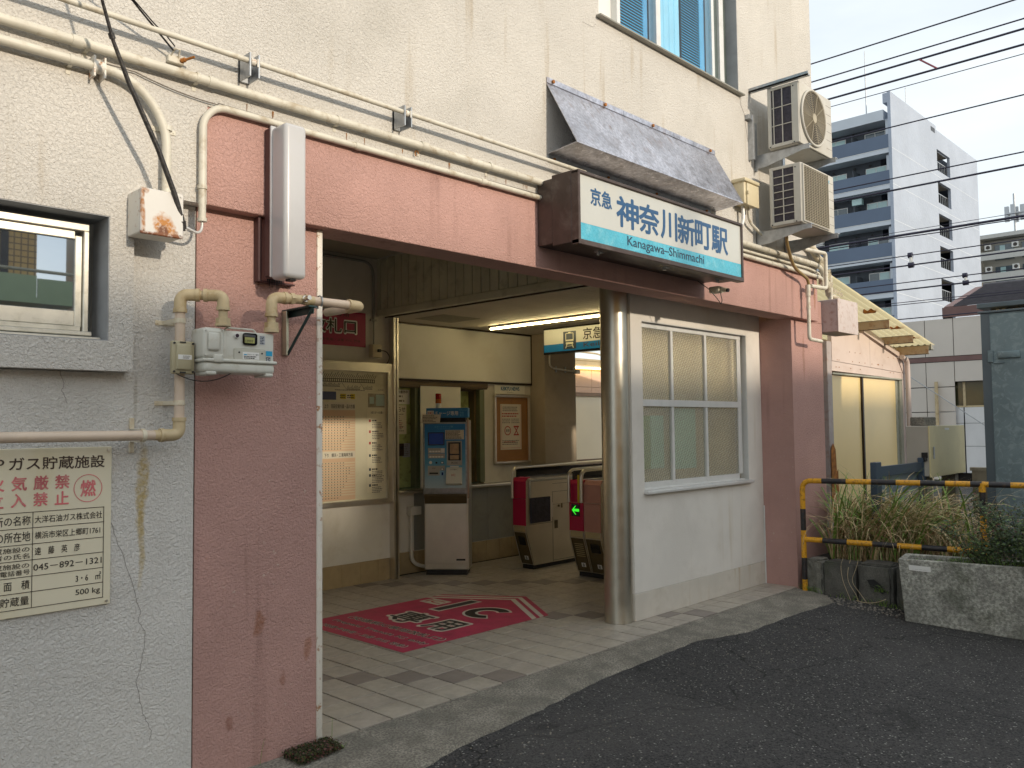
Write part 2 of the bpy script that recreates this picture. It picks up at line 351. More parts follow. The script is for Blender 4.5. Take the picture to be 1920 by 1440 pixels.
# ================================================================== ground, road, floor
def gz(y): return -0.02 - 0.06 * (3.6 - y) if y < 3.6 else -0.02
mb = MB()
ys = [-60, -20, -8, -4, -2, 0, 1, 2, 2.6, 3.0, 3.3, 3.62, 3.8]
for a, b in zip(ys, ys[1:]):
    za, zb = max(gz(a), -.6) if a > -8 else -.6, max(gz(b), -.6) if b > -8 else -.6
    mb.quad((-60, a, za), (140, a, za), (140, b, zb), (-60, b, zb))
mb.quad((-60, 3.8, -.02), (2.5, 3.8, -.02), (2.5, 160, -.02), (-60, 160, -.02))
mb.quad((7.6, 3.8, -.02), (140, 3.8, -.02), (140, 160, -.02), (7.6, 160, -.02))
tag(mb.build('road', m_asph), 'dark patched asphalt forecourt in front of the station', kind='structure')
# concrete apron with an uneven outer edge
edge = [(-3, 3.05), (-1, 3.08), (1.0, 3.02), (2.0, 3.07), (2.6, 3.11), (2.9, 3.17), (3.5, 3.217), (4.14, 3.307), (4.8, 3.332), (5.39, 3.361), (5.93, 3.23), (6.65, 3.226), (7.1, 3.20), (7.4, 3.184), (7.55, 3.3), (7.62, 3.45), (7.64, 3.7)]
pts = []
for (xa, ya), (xb, yb) in zip(edge, edge[1:]):
    for k in range(8):
        t = k / 8; pts.append((xa + (xb - xa) * t, ya + (yb - ya) * t + rnd.uniform(-.008, .008)))
pts.append(edge[-1]); mb = MB()
for (xa, ya), (xb, yb) in zip(pts, pts[1:]):
    za, zb = gz(ya) + .014, gz(yb) + .014
    mb.quad((xa, ya, za), (xb, yb, zb), (xb, max(3.628, yb), -.004), (xa, max(3.628, ya), -.004))
    mb.quad((xa, ya - .012, za - .02), (xb, yb - .012, zb - .02), (xb, yb, zb), (xa, ya, za))
tag(mb.build('pavement', m_conc), 'worn grey concrete apron strip between asphalt and tiles', kind='structure')
# tiled floor: grout bed, then one object per tile
mb = MB(); mb.box(2.36, 9.6, 3.632, 7.12, -.06, -.012)
floor = tag(mb.build('floor', m_grout), 'square beige tiles on the station concourse floor', kind='structure')
P = .2103; G0 = 3.054; H0 = 3.632
dark = {(-1, 4), (0, 3), (1, 2), (2, 1), (3, 0), (9, 15), (10, 14), (11, 13), (12, 12), (13, 11), (14, 10), (15, 9), (16, 8), (17, 7), (11, 3), (10, 4), (9, 5), (12, 2), (13, 1), (14, 0)}
tmesh = []
for mm in m_tiles + [m_tile_dark]:
    q = MB(); g = P / 2 - .0055; h = P / 2 - .0035; k = g - .0015; l_ = h - .0015
    q.add([(-g, -h, -.013), (g, -h, -.013), (g, h, -.013), (-g, h, -.013), (-g, -h, -.0012), (g, -h, -.0012), (g, h, -.0012), (-g, h, -.0012), (-k, -l_, 0), (k, -l_, 0), (k, l_, 0), (-k, l_, 0)],
          [(8, 9, 10, 11)] + [(a, (a + 1) % 4, (a + 1) % 4 + 4, a + 4) for a in range(4)] + [(a + 4, (a + 1) % 4 + 4, (a + 1) % 4 + 8, a + 8) for a in range(4)])
    me = bpy.data.meshes.new('tile'); me.from_pydata(q.v, [], q.f); me.materials.append(mm); tmesh.append(me)
cells = []
for i in range(-3, 31):
    for j in range(0, 17):
        x, y = G0 + (i + .5) * P, H0 + (j + .5) * P
        if x < 2.42 or (5.6 < x < 7.6 and 4.0 < y < 4.12) or (6.35 < x < 7.6 and 4.0 < y < 4.7) or y > 7.1 or x > 9.55: continue
        if 3.8 < x < 5.1 and 4.75 < y < 5.8: pr = 40 + x      # under the printed sheet
        elif x > 5.75 and y > 3.95 and (y - 4) < (x - 5.6) * .62 and y < 5.2: pr = 50 + x   # hidden by the white box room
        else: pr = math.hypot(x, y)
        cells.append((pr, i, j, x, y))
cells.sort()
rest = MB()
for n, (pr, i, j, x, y) in enumerate(cells):
    me = tmesh[4] if (i, j) in dark else tmesh[rnd.choice((0, 0, 1, 1, 2, 3))]
    dz = rnd.uniform(-.0006, .0006)
    if n < 300:
        o = bpy.data.objects.new('tile', me); COL.objects.link(o); o.parent = floor
        o.location = (x, y, dz); o.rotation_euler = (rnd.uniform(-.002, .002), rnd.uniform(-.002, .002), 0)
    else:
        g = P / 2 - .0040; rest.box(x - g, x + g, y - g, y + g, -.0045, dz, 1 if (i, j) in dark else 0)
tag(rest.build('far_tiles', [m_tiles[0], m_tile_dark], floor), kind='stuff')

# ================================================================== the station building
B = thing('station_building', 'two-storey white stucco station building with pink beam and pillars', 'building', (2.0, 3.62, 0))
mb = MB()                                             # upper wall, proud of the lower one, with its two openings
YF, YB = 3.55, 3.75
UW = (4.63, 6.62, 4.43, 5.9)                          # upstairs window opening
LW = (0.30, 1.33, 1.915, 2.43)                        # small window, left
mb.box(-3, 1.4285, YF, YB, 2.43, 3.004); mb.box(LW[1], 1.4285, YF, YB, LW[2], 2.43); mb.box(-3, LW[0], YF, YB, LW[2], 2.43); mb.box(-3, 1.4285, YF, YB, 1.793, LW[2])
mb.box(1.4285, 1.745, YF, YB, 2.555, 3.004)
mb.box(-3, UW[0], YF, YB, 3.004, 7.5); mb.box(UW[1], 8.12, YF, YB, 3.004, 7.5); mb.box(UW[0], UW[1], YF, YB, 3.004, UW[2]); mb.box(UW[0], UW[1], YF, YB, UW[3], 7.5)
mb.box(8.0, 8.118, YB, 12, 3.0, 7.5); mb.box(-3, -2.8, YB, 12, 2.6, 7.5)
mb.build('upper_wall', m_white, B)
mb = MB(); mb.box(-3, 8.118, 3.5, 12, 7.5, 7.65); mb.build('roof', m_conc, B)
mb = MB(); mb.box(-3, 1.7265, 3.62, 3.80, -.3, 1.79); mb.box(1.34, 1.7265, 3.62, 3.80, 1.79, 2.553); mb.build('lower_wall', m_white_low, B)
mb = MB(); mb.rbox(-3, 1.7263, 3.596, 3.64, -.3, .055, .006, 2); mb.build('plinth', m_white_low, B)
mb = MB(); mb.rbox(1.745, 8.12, YF, 3.775, 2.555, 3.002, .006, 2); mb.build('beam', m_pink, B)
mb = MB(); mb.box(1.733, 2.362, 3.62, 4.0, -.3, 2.555); mb.build('pillar', m_pink, B)
mb = MB(); mb.box(7.663, 8.36, 3.62, 4.3, -.2, 2.554); mb.rbox(8.125, 8.36, 3.62, 4.3, 2.556, 2.78, .004, 1); mb.build('pillar', m_pink, B)
mb = MB(); mb.box(1.7265, 1.733, 3.628, 3.7, -.3, 2.553); mb.build('joint_strip', m_conc, B)
mb = MB(); mb.rbox(2.362, 2.394, 3.612, 4.0, .002, 2.553, .004, 2); tag(mb.build('corner_strip', m_rustwhite, B), 'white steel corner strip spotted with rust')
# reveals of the two openings, their shade put into a grey colour
for nm, (x0, x1, z0, z1), yb in (('window_reveal', LW, 3.72), ('window_reveal', UW, 3.70)):
    q = MB(); t = .004
    q.box(x1 - t, x1, YF + .002, yb, z0, z1); q.box(x0, x0 + t, YF + .002, yb, z0, z1)
    q.box(x0 + t, x1 - t, YF + .002, yb, z1 - t, z1); q.box(x0 + t, x1 - t, YF + .002, yb, z0, z0 + t)
    q.box(x0 - .3, x1 + .3, yb + .35, yb + .36, z0 - .2, z1 + .2)
    q.build(nm, m_reveal, B)
# --- small window at the left
wf = MB(); y0, y1 = 3.640, 3.70
wf.rbox(.31, 1.283, y0, y1, 2.372, 2.402, .003, 1); wf.rbox(1.262, 1.283, y0, y1, 1.955, 2.372, .003, 1); wf.rbox(.31, 1.290, y0 - .02, y1, 1.938, 1.955, .003, 1)
W1 = wf.build('window', m_alu, B)
q = MB(); yy = 3.652
q.rbox(.31, 1.232, yy, yy + .03, 2.336, 2.370, .003, 1); q.rbox(1.232, 1.260, yy, yy + .03, 1.975, 2.352, .003, 1); q.rbox(.31, 1.232, yy, yy + .03, 1.978, 2.040, .003, 1)
q.rbox(.31, 1.255, yy - .004, yy + .03, 1.958, 1.977, .002, 1)
q.build('sash', m_alu, W1)
mg = bpy.data.materials.new('window_mirror_glass'); mg.use_nodes = True
g_ = mg.node_tree.nodes['Principled BSDF']; g_.inputs['Base Color'].default_value = (.30, .37, .46, 1); g_.inputs['Metallic'].default_value = .92; g_.inputs['Roughness'].default_value = .015
q = MB(); q.box(.31, 1.232, 3.664, 3.668, 2.040, 2.336); q.build('pane', mg, W1)
q = MB(); q.rbox(.31, 1.318, 3.60, 3.70, 1.917, 1.932, .003, 1); q.build('sill', m_alu, W1)
# --- upstairs window
q = MB(); y0, y1 = 3.615, 3.68
q.rbox(UW[0], UW[1], y0, y1, 4.452, 4.50, .004, 1); q.rbox(UW[0] + .005, UW[0] + .05, y0, y1, 4.50, 5.85, .003, 1); q.rbox(6.43, 6.50, y0, y1, 4.50, 5.85, .003, 1)
q.rbox(5.445, 5.505, y0 - .008, y1, 4.50, 5.85, .003, 1); q.rbox(4.925, 4.965, y0 - .012, y1, 4.50, 5.85, .003, 1); q.rbox(6.30, 6.34, y0, y1, 4.50, 5.85, .003, 1)
W2 = q.build('window', m_alu_w, B)
mcur = mat('blue_blind', (.05, .45, .78), .45, var=.05); mcur2 = mat('pale_blue_curtain', (.25, .62, .88), .5, var=.08); mcg = mat('grey_green_frame', (.12, .15, .14), .4, .3)
q = MB()
for k in range(56):
    z = 4.50 + k * .0235
    q.quad((4.965, 3.675, z), (5.38, 3.675, z), (5.38, 3.69, z + .021), (4.965, 3.69, z + .021))
    if k: q.quad((5.92, 3.675, z), (6.22, 3.675, z), (6.22, 3.69, z + .021), (5.92, 3.69, z + .021))
q.build('blind', mcur, W2)
q = MB()
for a, b in ((5.505, 5.90), (6.22, 6.30), (5.38, 5.44)):
    n = 10
    for k in range(n):
        u0, u1 = a + (b - a) * k / n, a + (b - a) * (k + 1) / n
        q.quad((u0, 3.69 + .015 * (k % 2), 4.5), (u1, 3.69 + .015 * ((k + 1) % 2), 4.5), (u1, 3.69 + .015 * ((k + 1) % 2), 5.85), (u0, 3.69 + .015 * (k % 2), 5.85))
q.build('curtain', mcur2, W2)
q = MB(); q.box(6.34, 6.43, 3.64, 3.70, 4.50, 5.85); q.box(6.50, 6.615, 3.66, 3.72, 4.44, 5.88); q.build('side_channel', mcg, W2)
q = MB(); q.box(4.68, 4.925, 3.66, 3.70, 4.50, 5.85); q.build('white_panel', m_sticker, W2)
mgl = bpy.data.materials.new('clear_glass'); mgl.use_nodes = True; nt = mgl.node_tree
for n_ in list(nt.nodes): nt.nodes.remove(n_)
o_ = nt.nodes.new('ShaderNodeOutputMaterial'); t_ = nt.nodes.new('ShaderNodeBsdfTransparent'); gg = nt.nodes.new('ShaderNodeBsdfGlossy'); fr = nt.nodes.new('ShaderNodeFresnel'); mx = nt.nodes.new('ShaderNodeMixShader')
fr.inputs[0].default_value = 1.35; gg.inputs['Roughness'].default_value = .02; t_.inputs[0].default_value = (.93, .96, .96, 1)
mx.inputs[0].default_value = .10; nt.links.new(t_.outputs[0], mx.inputs[1]); nt.links.new(gg.outputs[0], mx.inputs[2]); nt.links.new(mx.outputs[0], o_.inputs[0])
q = MB(); q.quad((4.965, 3.635, 4.5), (6.30, 3.635, 4.5), (6.30, 3.635, 5.85), (4.965, 3.635, 5.85)); q.build('pane', mgl, W2)
q = MB(); q.rbox(4.60, 6.655, 3.505, 3.63, 4.418, 4.434, .003, 1); q.build('sill', mat('sill_grey', (.30, .29, .25), .5, .3), W2)
# --- cracks in the plaster, thin dark ribbons
def crack(pts, y, w=.0016, mm=m_inkg):
    q = MB(); pp = []
    for (xa, za), (xb, zb) in zip(pts, pts[1:]):
        for k in range(5):
            t = k / 5; pp.append((xa + (xb - xa) * t + rnd.uniform(-.003, .003), za + (zb - za) * t))
    pp.append(pts[-1])
    for (xa, za), (xb, zb) in zip(pp, pp[1:]):
        d = Vector((xb - xa, zb - za)).normalized() * w / 2
        q.quad((xa - d.y, y, za + d.x), (xb - d.y, y, zb + d.x), (xb + d.y, y, zb - d.x), (xa + d.y, y, za - d.x))
    return q.build('crack', mm, B)
crack([(1.375, 1.17), (1.40, 1.09), (1.43, 1.02), (1.485, .83), (1.50, .79), (1.49, .75), (1.52, .70), (1.51, .58), (1.485, .50), (1.50, .42), (1.515, .36), (1.55, .28), (1.545, .24)], 3.6185)
crack([(1.17, 1.79), (1.185, 1.74), (1.18, 1.71), (1.20, 1.66)], 3.6185)
crack([(6.64, 4.41), (6.65, 4.35), (6.71, 4.28), (6.75, 4.1), (6.80, 3.95), (6.88, 3.76)], 3.5485, .004)
crack([(2.30, 4.3), (2.28, 4.0), (2.31, 3.8)], 3.5485)
crack([(4.45, 4.33), (4.56, 4.33), (4.60, 4.37)], 3.5485)
# --- rust dribbles under the pipes
q = MB()
for k in range(46):
    x = rnd.uniform(1.9, 8.0); w = rnd.uniform(.003, .009); h = rnd.uniform(.02, .07); z1 = 3.066
    q.quad((x, 3.548, z1), (x + w, 3.548, z1), (x + w * .6, 3.548, z1 - h), (x + w * .3, 3.548, z1 - h))
tag(q.build('rust_dribble', mat('rust_run', (.26, .12, .04), .9, var=.4, vs=60), B), kind='stuff')

# ================================================================== white box room beside the column
q = MB(); BX0, BX1, BY0, BY1 = 5.502, 7.662, 3.95, 4.85; BW = (5.66, 7.39, .99, 2.40)
for a in ((BX0, BW[0], 0.215, 2.62), (BW[1], BX1, 0.215, 2.62), (BW[0], BW[1], 0.215, BW[2]), (BW[0], BW[1], BW[3], 2.62)):
    q.box(a[0], a[1], BY0, BY0 + .09, a[2], a[3])
q.box(BX0, BX0 + .05, BY0 + .09, 4.12, .215, 2.68); q.box(BX0, 6.30, 4.12, 4.16, 0, 2.68); q.box(6.26, 6.30, 4.16, 4.75, 0, 2.68); q.box(6.26, BX1 + .6, 4.75, 4.80, 0, 2.68); q.box(BX0, BX1, BY0 + .002, BY0 + .088, 2.60, 2.69)
bw = q.build('box_room_wall', m_greywall, B)
q = MB(); q.rbox(BX0 - .004, BX1, BY0 - .004, BY0 + .09, 0.0, .212, .003, 1); q.box(BX0 - .004, BX0 + .05, BY0 + .09, 4.12, 0, .212); q.build('box_room_skirting', mat('skirting_plaster', (.60, .56, .49), .8, var=.06, bump=.3, bs=50, streak=((.42, .28, .12), .6, 16), dirt=((.45, .40, .32), .5), dirts=3), B)
q = MB(); q.tube([(7.656, 3.942, 0.0), (7.656, 3.942, .75)], .007, 8); q.build('downspout', m_alu_w, B)
# its window
yf = 3.99
q = MB()
q.rbox(BW[0], BW[1] - .04, yf, yf + .05, 2.352, 2.392, .003, 1); q.rbox(7.283, 7.345, yf, yf + .05, 1.075, 2.352, .003, 1)
q.rbox(BW[0], 7.283, yf, yf + .05, 1.022, 1.078, .003, 1); q.rbox(BW[0] + .001, BW[0] + .022, yf, yf + .05, 1.078, 2.352, .003, 1)
W3 = q.build('window', m_alu_w, B)
q = MB(); q.rbox(BW[0] + .022, 7.283, yf - .006, yf + .03, 1.700, 1.757, .003, 1)
for x in (6.13, 6.68): q.rbox(x, x + .035, yf - .008, yf + .03, 1.078, 1.698, .003, 1); q.rbox(x, x + .035, yf - .008, yf + .03, 1.759, 2.352, .003, 1)
q.build('glazing_bar', m_alu_w, W3)
q = MB(); q.rbox(BW[0] - .01, BW[1] + .02, 3.905, 4.0, .988, 1.016, .004, 2); q.rbox(BW[0] + .01, BW[1] - .06, 3.96, 4.02, 1.016, 1.03, .003, 1); q.build('sill', m_alu_w, W3)
q = MB(); t = .006
q.box(BW[1] - t, BW[1], BY0 + .002, yf + .05, BW[2], BW[3]); q.box(BW[0], BW[1] - t, BY0 + .002, yf + .05, BW[3] - t, BW[3]); q.build('reveal', m_alu_w, W3)
fg = bpy.data.materials.new('pattern_glass'); fg.use_nodes = True; nt = fg.node_tree; p = nt.nodes['Principled BSDF']
p.inputs['Base Color'].default_value = (.97, .94, .82, 1); p.inputs['Roughness'].default_value = .12; p.inputs['Transmission Weight'].default_value = .86; p.inputs['IOR'].default_value = 1.45; p.inputs['Specular IOR Level'].default_value = 1.0
geo = nt.nodes.new('ShaderNodeNewGeometry'); vo = nt.nodes.new('ShaderNodeTexVoronoi'); vo.inputs['Scale'].default_value = 38; vo.inputs['Randomness'].default_value = .12
mpp = nt.nodes.new('ShaderNodeMapping'); mpp.inputs['Scale'].default_value = (1, .05, 1.25); mpp.inputs['Rotation'].default_value = (0, R(18), 0)
nt.links.new(geo.outputs['Position'], mpp.inputs[0]); nt.links.new(mpp.outputs[0], vo.inputs['Vector'])
bb = nt.nodes.new('ShaderNodeBump'); bb.inputs['Strength'].default_value = .9; bb.inputs['Distance'].default_value = .010; nt.links.new(vo.outputs[0], bb.inputs['Height']); nt.links.new(bb.outputs[0], p.inputs['Normal'])
xs = [(BW[0] + .022, 6.13), (6.165, 6.68), (6.715, 7.283)]
for a, b in xs:
    for c, d in ((1.078, 1.70), (1.757, 2.352)):
        q = MB(); q.box(a, b, yf + .012, yf + .017, c, d); q.build('pane', fg, W3)
mint = mat('mint_sheet', (.60, .92, .80), .6, var=.04); mgr = mat('pale_green_sheet', (.42, .60, .26), .6, var=.04); tan = mat('pane_reflection_tan', (.80, .72, .52), .8, var=.1)
q = MB(); q.box(5.75, 5.90, 4.06, 4.064, 1.18, 1.625); q.build('inner_sheet', mgr, W3)
q = MB(); q.box(5.905, 6.10, 4.06, 4.064, 1.18, 1.625); q.box(6.23, 6.61, 4.06, 4.064, 1.16, 1.69); q.build('inner_sheet', mint, W3)
q = MB(); q.box(5.56, 7.6, 4.105, 4.115, .3, 2.6); q.build('pane_reflection_board', tan, W3)  # board added behind the panes; its tan stands in for their bright reflections

# ================================================================== concourse interior
q = MB(); q.box(2.36, 2.394, 4.0, 6.94, 0, 3.3); q.box(2.394, 5.405, 6.94, 7.02, .216, .80); q.build('interior_wall', m_int_low, B)
q = MB(); q.box(2.394, 5.405, 6.94, 7.02, .80, 3.28); q.build('interior_wall', m_int, B)
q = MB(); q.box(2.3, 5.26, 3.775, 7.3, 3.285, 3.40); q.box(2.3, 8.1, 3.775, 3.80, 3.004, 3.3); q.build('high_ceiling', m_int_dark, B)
q = MB(); q.box(5.272, 5.28, 3.8, 6.94, 2.72, 3.284); q.build('siding_backing', m_black, B)
each('channel_post', m_steel, B, [lambda q: q.box(5.405, 5.43, 6.86, 7.0, 0, 2.69), lambda q: q.box(5.445, 5.47, 6.86, 7.1, 0, 2.69)])
q = MB(); q.box(5.43, 5.445, 6.875, 7.0, 0, 2.69); q.build('channel_gap', m_black, B)
q = MB(); q.box(5.27, 9.6, 3.80, 7.3, 2.705, 2.78); q.build('ceiling_bed', m_black, B)
q = MB()
y = 3.81
while y < 7.08:
    q.box(5.40, 9.55, y, y + .080, 2.686, 2.703); y += .086
tag(q.build('ceiling_slats', m_ceil, B), kind='stuff')
q = MB(); q.box(5.63, 6.14, 6.33, 6.79, 2.682, 2.6855); q.build('ceiling_hatch', m_int_dark, B)
y = 3.82; k = 0
while y < 6.93:
    q = MB(); q.rbox(5.252, 5.268, y, y + .1055, 2.755, 3.283, .003, 1); o = q.build('siding_panel', m_siding, B); y += .1135
q = MB(); q.rbox(5.245, 5.30, 3.80, 6.94, 2.685, 2.753, .004, 1); q.build('soffit_rail', m_siding, B)
q = MB(); q.box(5.30, 5.335, 3.80, 6.94, 2.69, 2.72); q.box(5.335, 5.40, 3.80, 6.94, 2.70, 2.72); q.box(5.352, 5.37, 3.80, 6.94, 2.682, 2.70); q.build('soffit_track', m_trim, B)
# back wall
BYW = 7.1
q = MB(); q.box(5.47, 5.61, BYW, BYW + .1, .886, 2.69); q.box(6.92, 7.745, BYW, BYW + .1, .886, 2.69); q.box(5.61, 6.92, BYW, BYW + .1, 2.0, 2.69); q.build('back_wall', m_int, B)
q = MB(); q.rbox(5.625, 7.735, BYW - .025, BYW - .003, 2.075, 2.665, .004, 1); q.build('ivory_panel', m_panelw, B)
q = MB(); q.box(5.61, 7.75, BYW - .03, BYW - .001, 2.052, 2.072); q.box(5.61, 7.75, BYW - .03, BYW - .001, 2.668, 2.684); q.box(7.737, 7.75, BYW - .03, BYW - .001, 2.072, 2.668); q.build('panel_frame', m_trim, B)
q = MB(); q.box(5.61, 6.98, BYW - .02, BYW + .02, 2.003, 2.05); q.box(5.61, 6.98, BYW - .01, BYW + .12, 1.985, 2.002); q.build('counter_lintel', m_brownframe, B)
q = MB(); q.box(5.47, 7.02, BYW + .22, BYW + .24, .8, 2.05); q.build('counter_back', m_green_w, B)
q = MB(); q.box(5.30, 7.742, BYW + .26, BYW + .30, -.1, 2.7); q.box(2.3, 5.4, 7.03, 7.08, -.1, 3.28); q.build('light_leak_filler', m_int_dark, B)  # dark filler added behind the walls to stop sky light leaking in
q = MB(); q.box(5.62, 5.90, BYW + .10, BYW + .12, .90, 1.98); q.build('counter_shutter', m_greenpale, B)
q = MB(); q.box(5.90, 5.945, BYW + .02, BYW + .14, .90, 1.98); q.box(6.86, 6.935, BYW - .004, BYW + .2, .90, 1.98); q.build('counter_jamb', m_greenolive, B)
q = MB(); q.rbox(5.95, 6.55, BYW - .012, BYW + .0, .887, 2.005, .003, 1); q.build('blank_board', m_panelw, B)
q = MB(); q.box(6.55, 6.83, BYW + .16, BYW + .18, .92, 1.97); q.box(6.55, 6.83, BYW + .155, BYW + .16, 1.28, 1.30); q.box(6.55, 6.83, BYW + .155, BYW + .16, 1.18, 1.19); q.build('peeling_door', m_greenpale, B)
q = MB(); q.box(6.83, 6.86, BYW + .06, BYW + .18, .90, 1.985); q.box(6.55, 6.83, BYW + .06, BYW + .18, 1.965, 1.985); q.build('door_frame', m_brownframe, B)
for a, b in ((5.47, 5.86), (5.864, 6.98), (6.984, 7.40), (7.404, 7.744)):
    q = MB(); q.box(a, b, BYW, BYW + .1, .222, .838); q.build('counter_front', m_int_low if b < 6 else m_graypanel, B)
q = MB(); q.rbox(5.50, 7.74, BYW - .09, BYW + .1, .842, .884, .012, 3); q.build('counter_rail', m_steel, B)
# skirting tiles
x = 2.40
sk = []
while x < 5.40: sk.append((x, min(x + .218, 5.403), 6.934, .214)); x += .2195
x = 5.475
while x < 7.74: sk.append((x, min(x + .208, 7.742), 7.092, .217)); x += .2103
for a, b, yy, h in sk:
    q = MB(); q.rbox(a, b, yy, yy + .03, -.0125, h, .003, 1); q.build('skirting_tile', m_base_tile, B)
# concourse pillar beyond the gates, then the opening to the platform
q = MB(); q.rbox(7.746, 8.352, 6.862, 7.5, -.02, 2.685, .01, 2); tag(q.build('pillar', mat('brown_plaster', (.37, .31, .235), .85, var=.07, vs=2, bump=.25, bs=40, bd=.003, dirt=((.25, .21, .16), .4), dirts=2), B), 'square brown plaster pillar beyond the ticket gates')
# steel column
q = MB(); q.tube([(5.43, 4.06, 0.002), (5.43, 4.06, 2.70)], .111, 48); q.tube([(5.43, 4.06, 0.001), (5.43, 4.06, .03)], .1125, 48)
tag(q.build('steel_column', m_column, B), 'round brushed steel column at the concourse corner')
# ================================================================== pipes on the facade
def pipe(name, label, pts, r, mm, rr=.05, n=12, cat='pipe', seg=7, group=None):
    t = thing(name, label, cat, tuple(pts[0]), group=group)
    MB().tube(fillet(pts, rr, seg) if len(pts) > 2 else pts, r, n).build('run', mm, t)
    return t
def clip(t, x, y, z, r, wall=3.55, mm=None, horiz=True, name='clip'):
    mm = mm or m_pipe; q = MB()
    if horiz:
        q.tube([(x - .008, y, z), (x + .008, y, z)], r + .003, 14); q.rbox(x - .009, x + .009, wall - .003, wall, z - r - .03, z - r + .005, .001, 1); q.box(x - .007, x + .007, y, wall, z - r - .004, z - r)
    else:
        q.tube([(x, y, z - .01), (x, y, z + .01)], r + .003, 14); q.rbox(x - r - .035, x + r + .035, wall - .004, wall, z - .01, z + .01, .001, 1)
        for s in (-1, 1): q.tube([(x + s * (r + .025), wall - .007, z), (x + s * (r + .025), wall - .002, z)], .004, 8)
        q.box(x - r - .003, x - r, y, wall, z - .008, z + .008); q.box(x + r, x + r + .003, y, wall, z - .008, z + .008)
    return q.build(name, mm, t)
TY, TZ = 3.465, 3.232
t = pipe('conduit_pipe', 'thin cream conduit, topmost and standing off the white wall', [(-.3, TY, TZ), (4.35, TY, TZ + .004)], .0125, m_pipe)
for x in (1.92, 2.82):
    q = MB()
    for s in (-1, 1): q.rbox(x + s * .022 - .004, x + s * .022 + .004, TY - .02, 3.55, TZ - .075, TZ + .035, .001, 1)
    q.rbox(x - .026, x + .026, 3.535, 3.549, TZ - .075, TZ + .035, .001, 1); q.build('bracket', m_galv, t)
    q = MB(); q.tube([(x - .012, TY, TZ), (x + .012, TY, TZ)], .0175, 12); q.tube([(x + .015, TY - .02, TZ + .012), (x + .015, TY - .02, TZ - .025)], .004, 8); q.build('clamp', m_rustwhite, t)
t = pipe('conduit_pipe', 'thickest cream pipe along the white wall above the pink beam', [(-.3, 3.515, 3.105), (4.4, 3.515, 3.098)], .021, m_pipe, n=16)
for x in (1.22, 1.68, 2.42, 2.97, 3.5): clip(t, x, 3.515, 3.103, .021)
for x in (1.18, 1.75, 2.99): q = MB(); q.tube([(x - .02, 3.515, 3.103), (x + .02, 3.515, 3.103)], .0245, 16); q.build('coupling', m_pipe, t)
q = MB(); q.tube([(2.95 + .012 * math.cos(a * .5), 3.535, 3.06 + .016 * math.sin(a * .5)) for a in range(10)], .003, 6); q.build('hook', m_rust, t)
t = pipe('conduit_pipe', 'cream pipe curving down the white wall into the rusty box', [(-.3, 3.513, 3.022), (1.40, 3.513, 3.022), (1.546, 3.513, 2.86), (1.546, 3.513, 2.50)], .019, m_pipe, .13, 16)
clip(t, 1.16, 3.513, 3.022, .019); clip(t, 1.546, 3.513, 2.84, .019, horiz=False)
q = MB(); q.tube([(1.24, 3.513, 3.022), (1.285, 3.513, 3.022)], .026, 14)
for s in (-1, 1): q.rbox(1.262 + s * .02 - .004, 1.262 + s * .02 + .004, 3.49, 3.549, 2.975, 3.06, .001, 1)
q.build('clamp', m_rustwhite, t)
t = pipe('conduit_pipe', 'cream conduit along the top edge of the pink beam, bent down at its left end', [(4.4, 3.525, 3.002), (1.78, 3.525, 3.002), (1.712, 3.525, 2.93), (1.712, 3.525, 2.47)], .0165, m_pipe, .075, 14)
for z in (2.62, 2.475): q = MB(); q.tube([(1.712, 3.525, z - .008), (1.712, 3.525, z + .008)], .021, 12); q.build('coupling', m_pipe, t)
for x in (3.45, 2.55): q = MB(); q.tube([(x - .02, 3.525, 3.002), (x + .02, 3.525, 3.002)], .0195, 14); q.build('coupling', m_pipe, t)
q = MB(); q.tube(fillet([(1.712, 3.525, 2.48), (1.712, 3.525, 2.43), (1.68, 3.50, 2.405), (1.60, 3.47, 2.42), (1.575, 3.45, 2.43)], .03), .006, 8); q.build('white_cable', m_alu_w, t)
t = thing('telephone_wire', 'thin dark wire drooping along the white wall to the beam pipe', 'wire', (1.3, 3.54, 3.06))
q = MB(); q.tube([(1.30, 3.535, 3.055)] + sag((1.42, 3.538, 3.058), (1.79, 3.538, 3.018), .012) + sag((1.79, 3.538, 3.025), (4.0, 3.54, 3.03), .006), .0028, 6); q.build('run', m_inkg, t)
t = thing('black_cable', 'thick taped black cable hanging slantwise in front of the white wall', 'cable', (1.575, 3.44, 2.39))
ca = [Vector((1.02, 2.95, 3.95)), Vector((1.19, 3.30, 3.22)), Vector((1.255, 3.34, 3.07)), Vector((1.33, 3.37, 2.93)), Vector((1.46, 3.40, 2.705)), Vector((1.535, 3.41, 2.535)), Vector((1.575, 3.43, 2.44)), Vector((1.582, 3.44, 2.39))]
q = MB(); q.tube(ca, [.006, .006, .0075, .0095, .0105, .011, .0125, .015], 10); q.build('run', m_blk_cable, t)
q = MB(); q.tube([(1.243, 3.335, 3.098), (1.252, 3.338, 3.078)], .012, 10); q.tube([(1.575, 3.43, 2.43), (1.583, 3.44, 2.40)], .018, 10); q.build('tape_joint', m_blk_cable, t)
t = thing('wire_anchor', 'small cream wall anchor with two black wires and a rusty bolt', 'anchor', (1.58, 3.52, 3.17))
q = MB(); q.rbox(1.555, 1.625, 3.525, 3.549, 3.145, 3.178, .003, 1); q.tube([(1.565, 3.53, 3.17), (1.572, 3.50, 3.195), (1.592, 3.495, 3.195), (1.6, 3.53, 3.17)], .0045, 8); q.build('plate', m_pipe, t)
q = MB(); q.tube([(1.61, 3.53, 3.16), (1.645, 3.47, 3.172)], .0055, 8); q.tube([(1.612, 3.525, 3.161), (1.622, 3.508, 3.165)], .010, 6); q.build('bolt', m_rust, t)
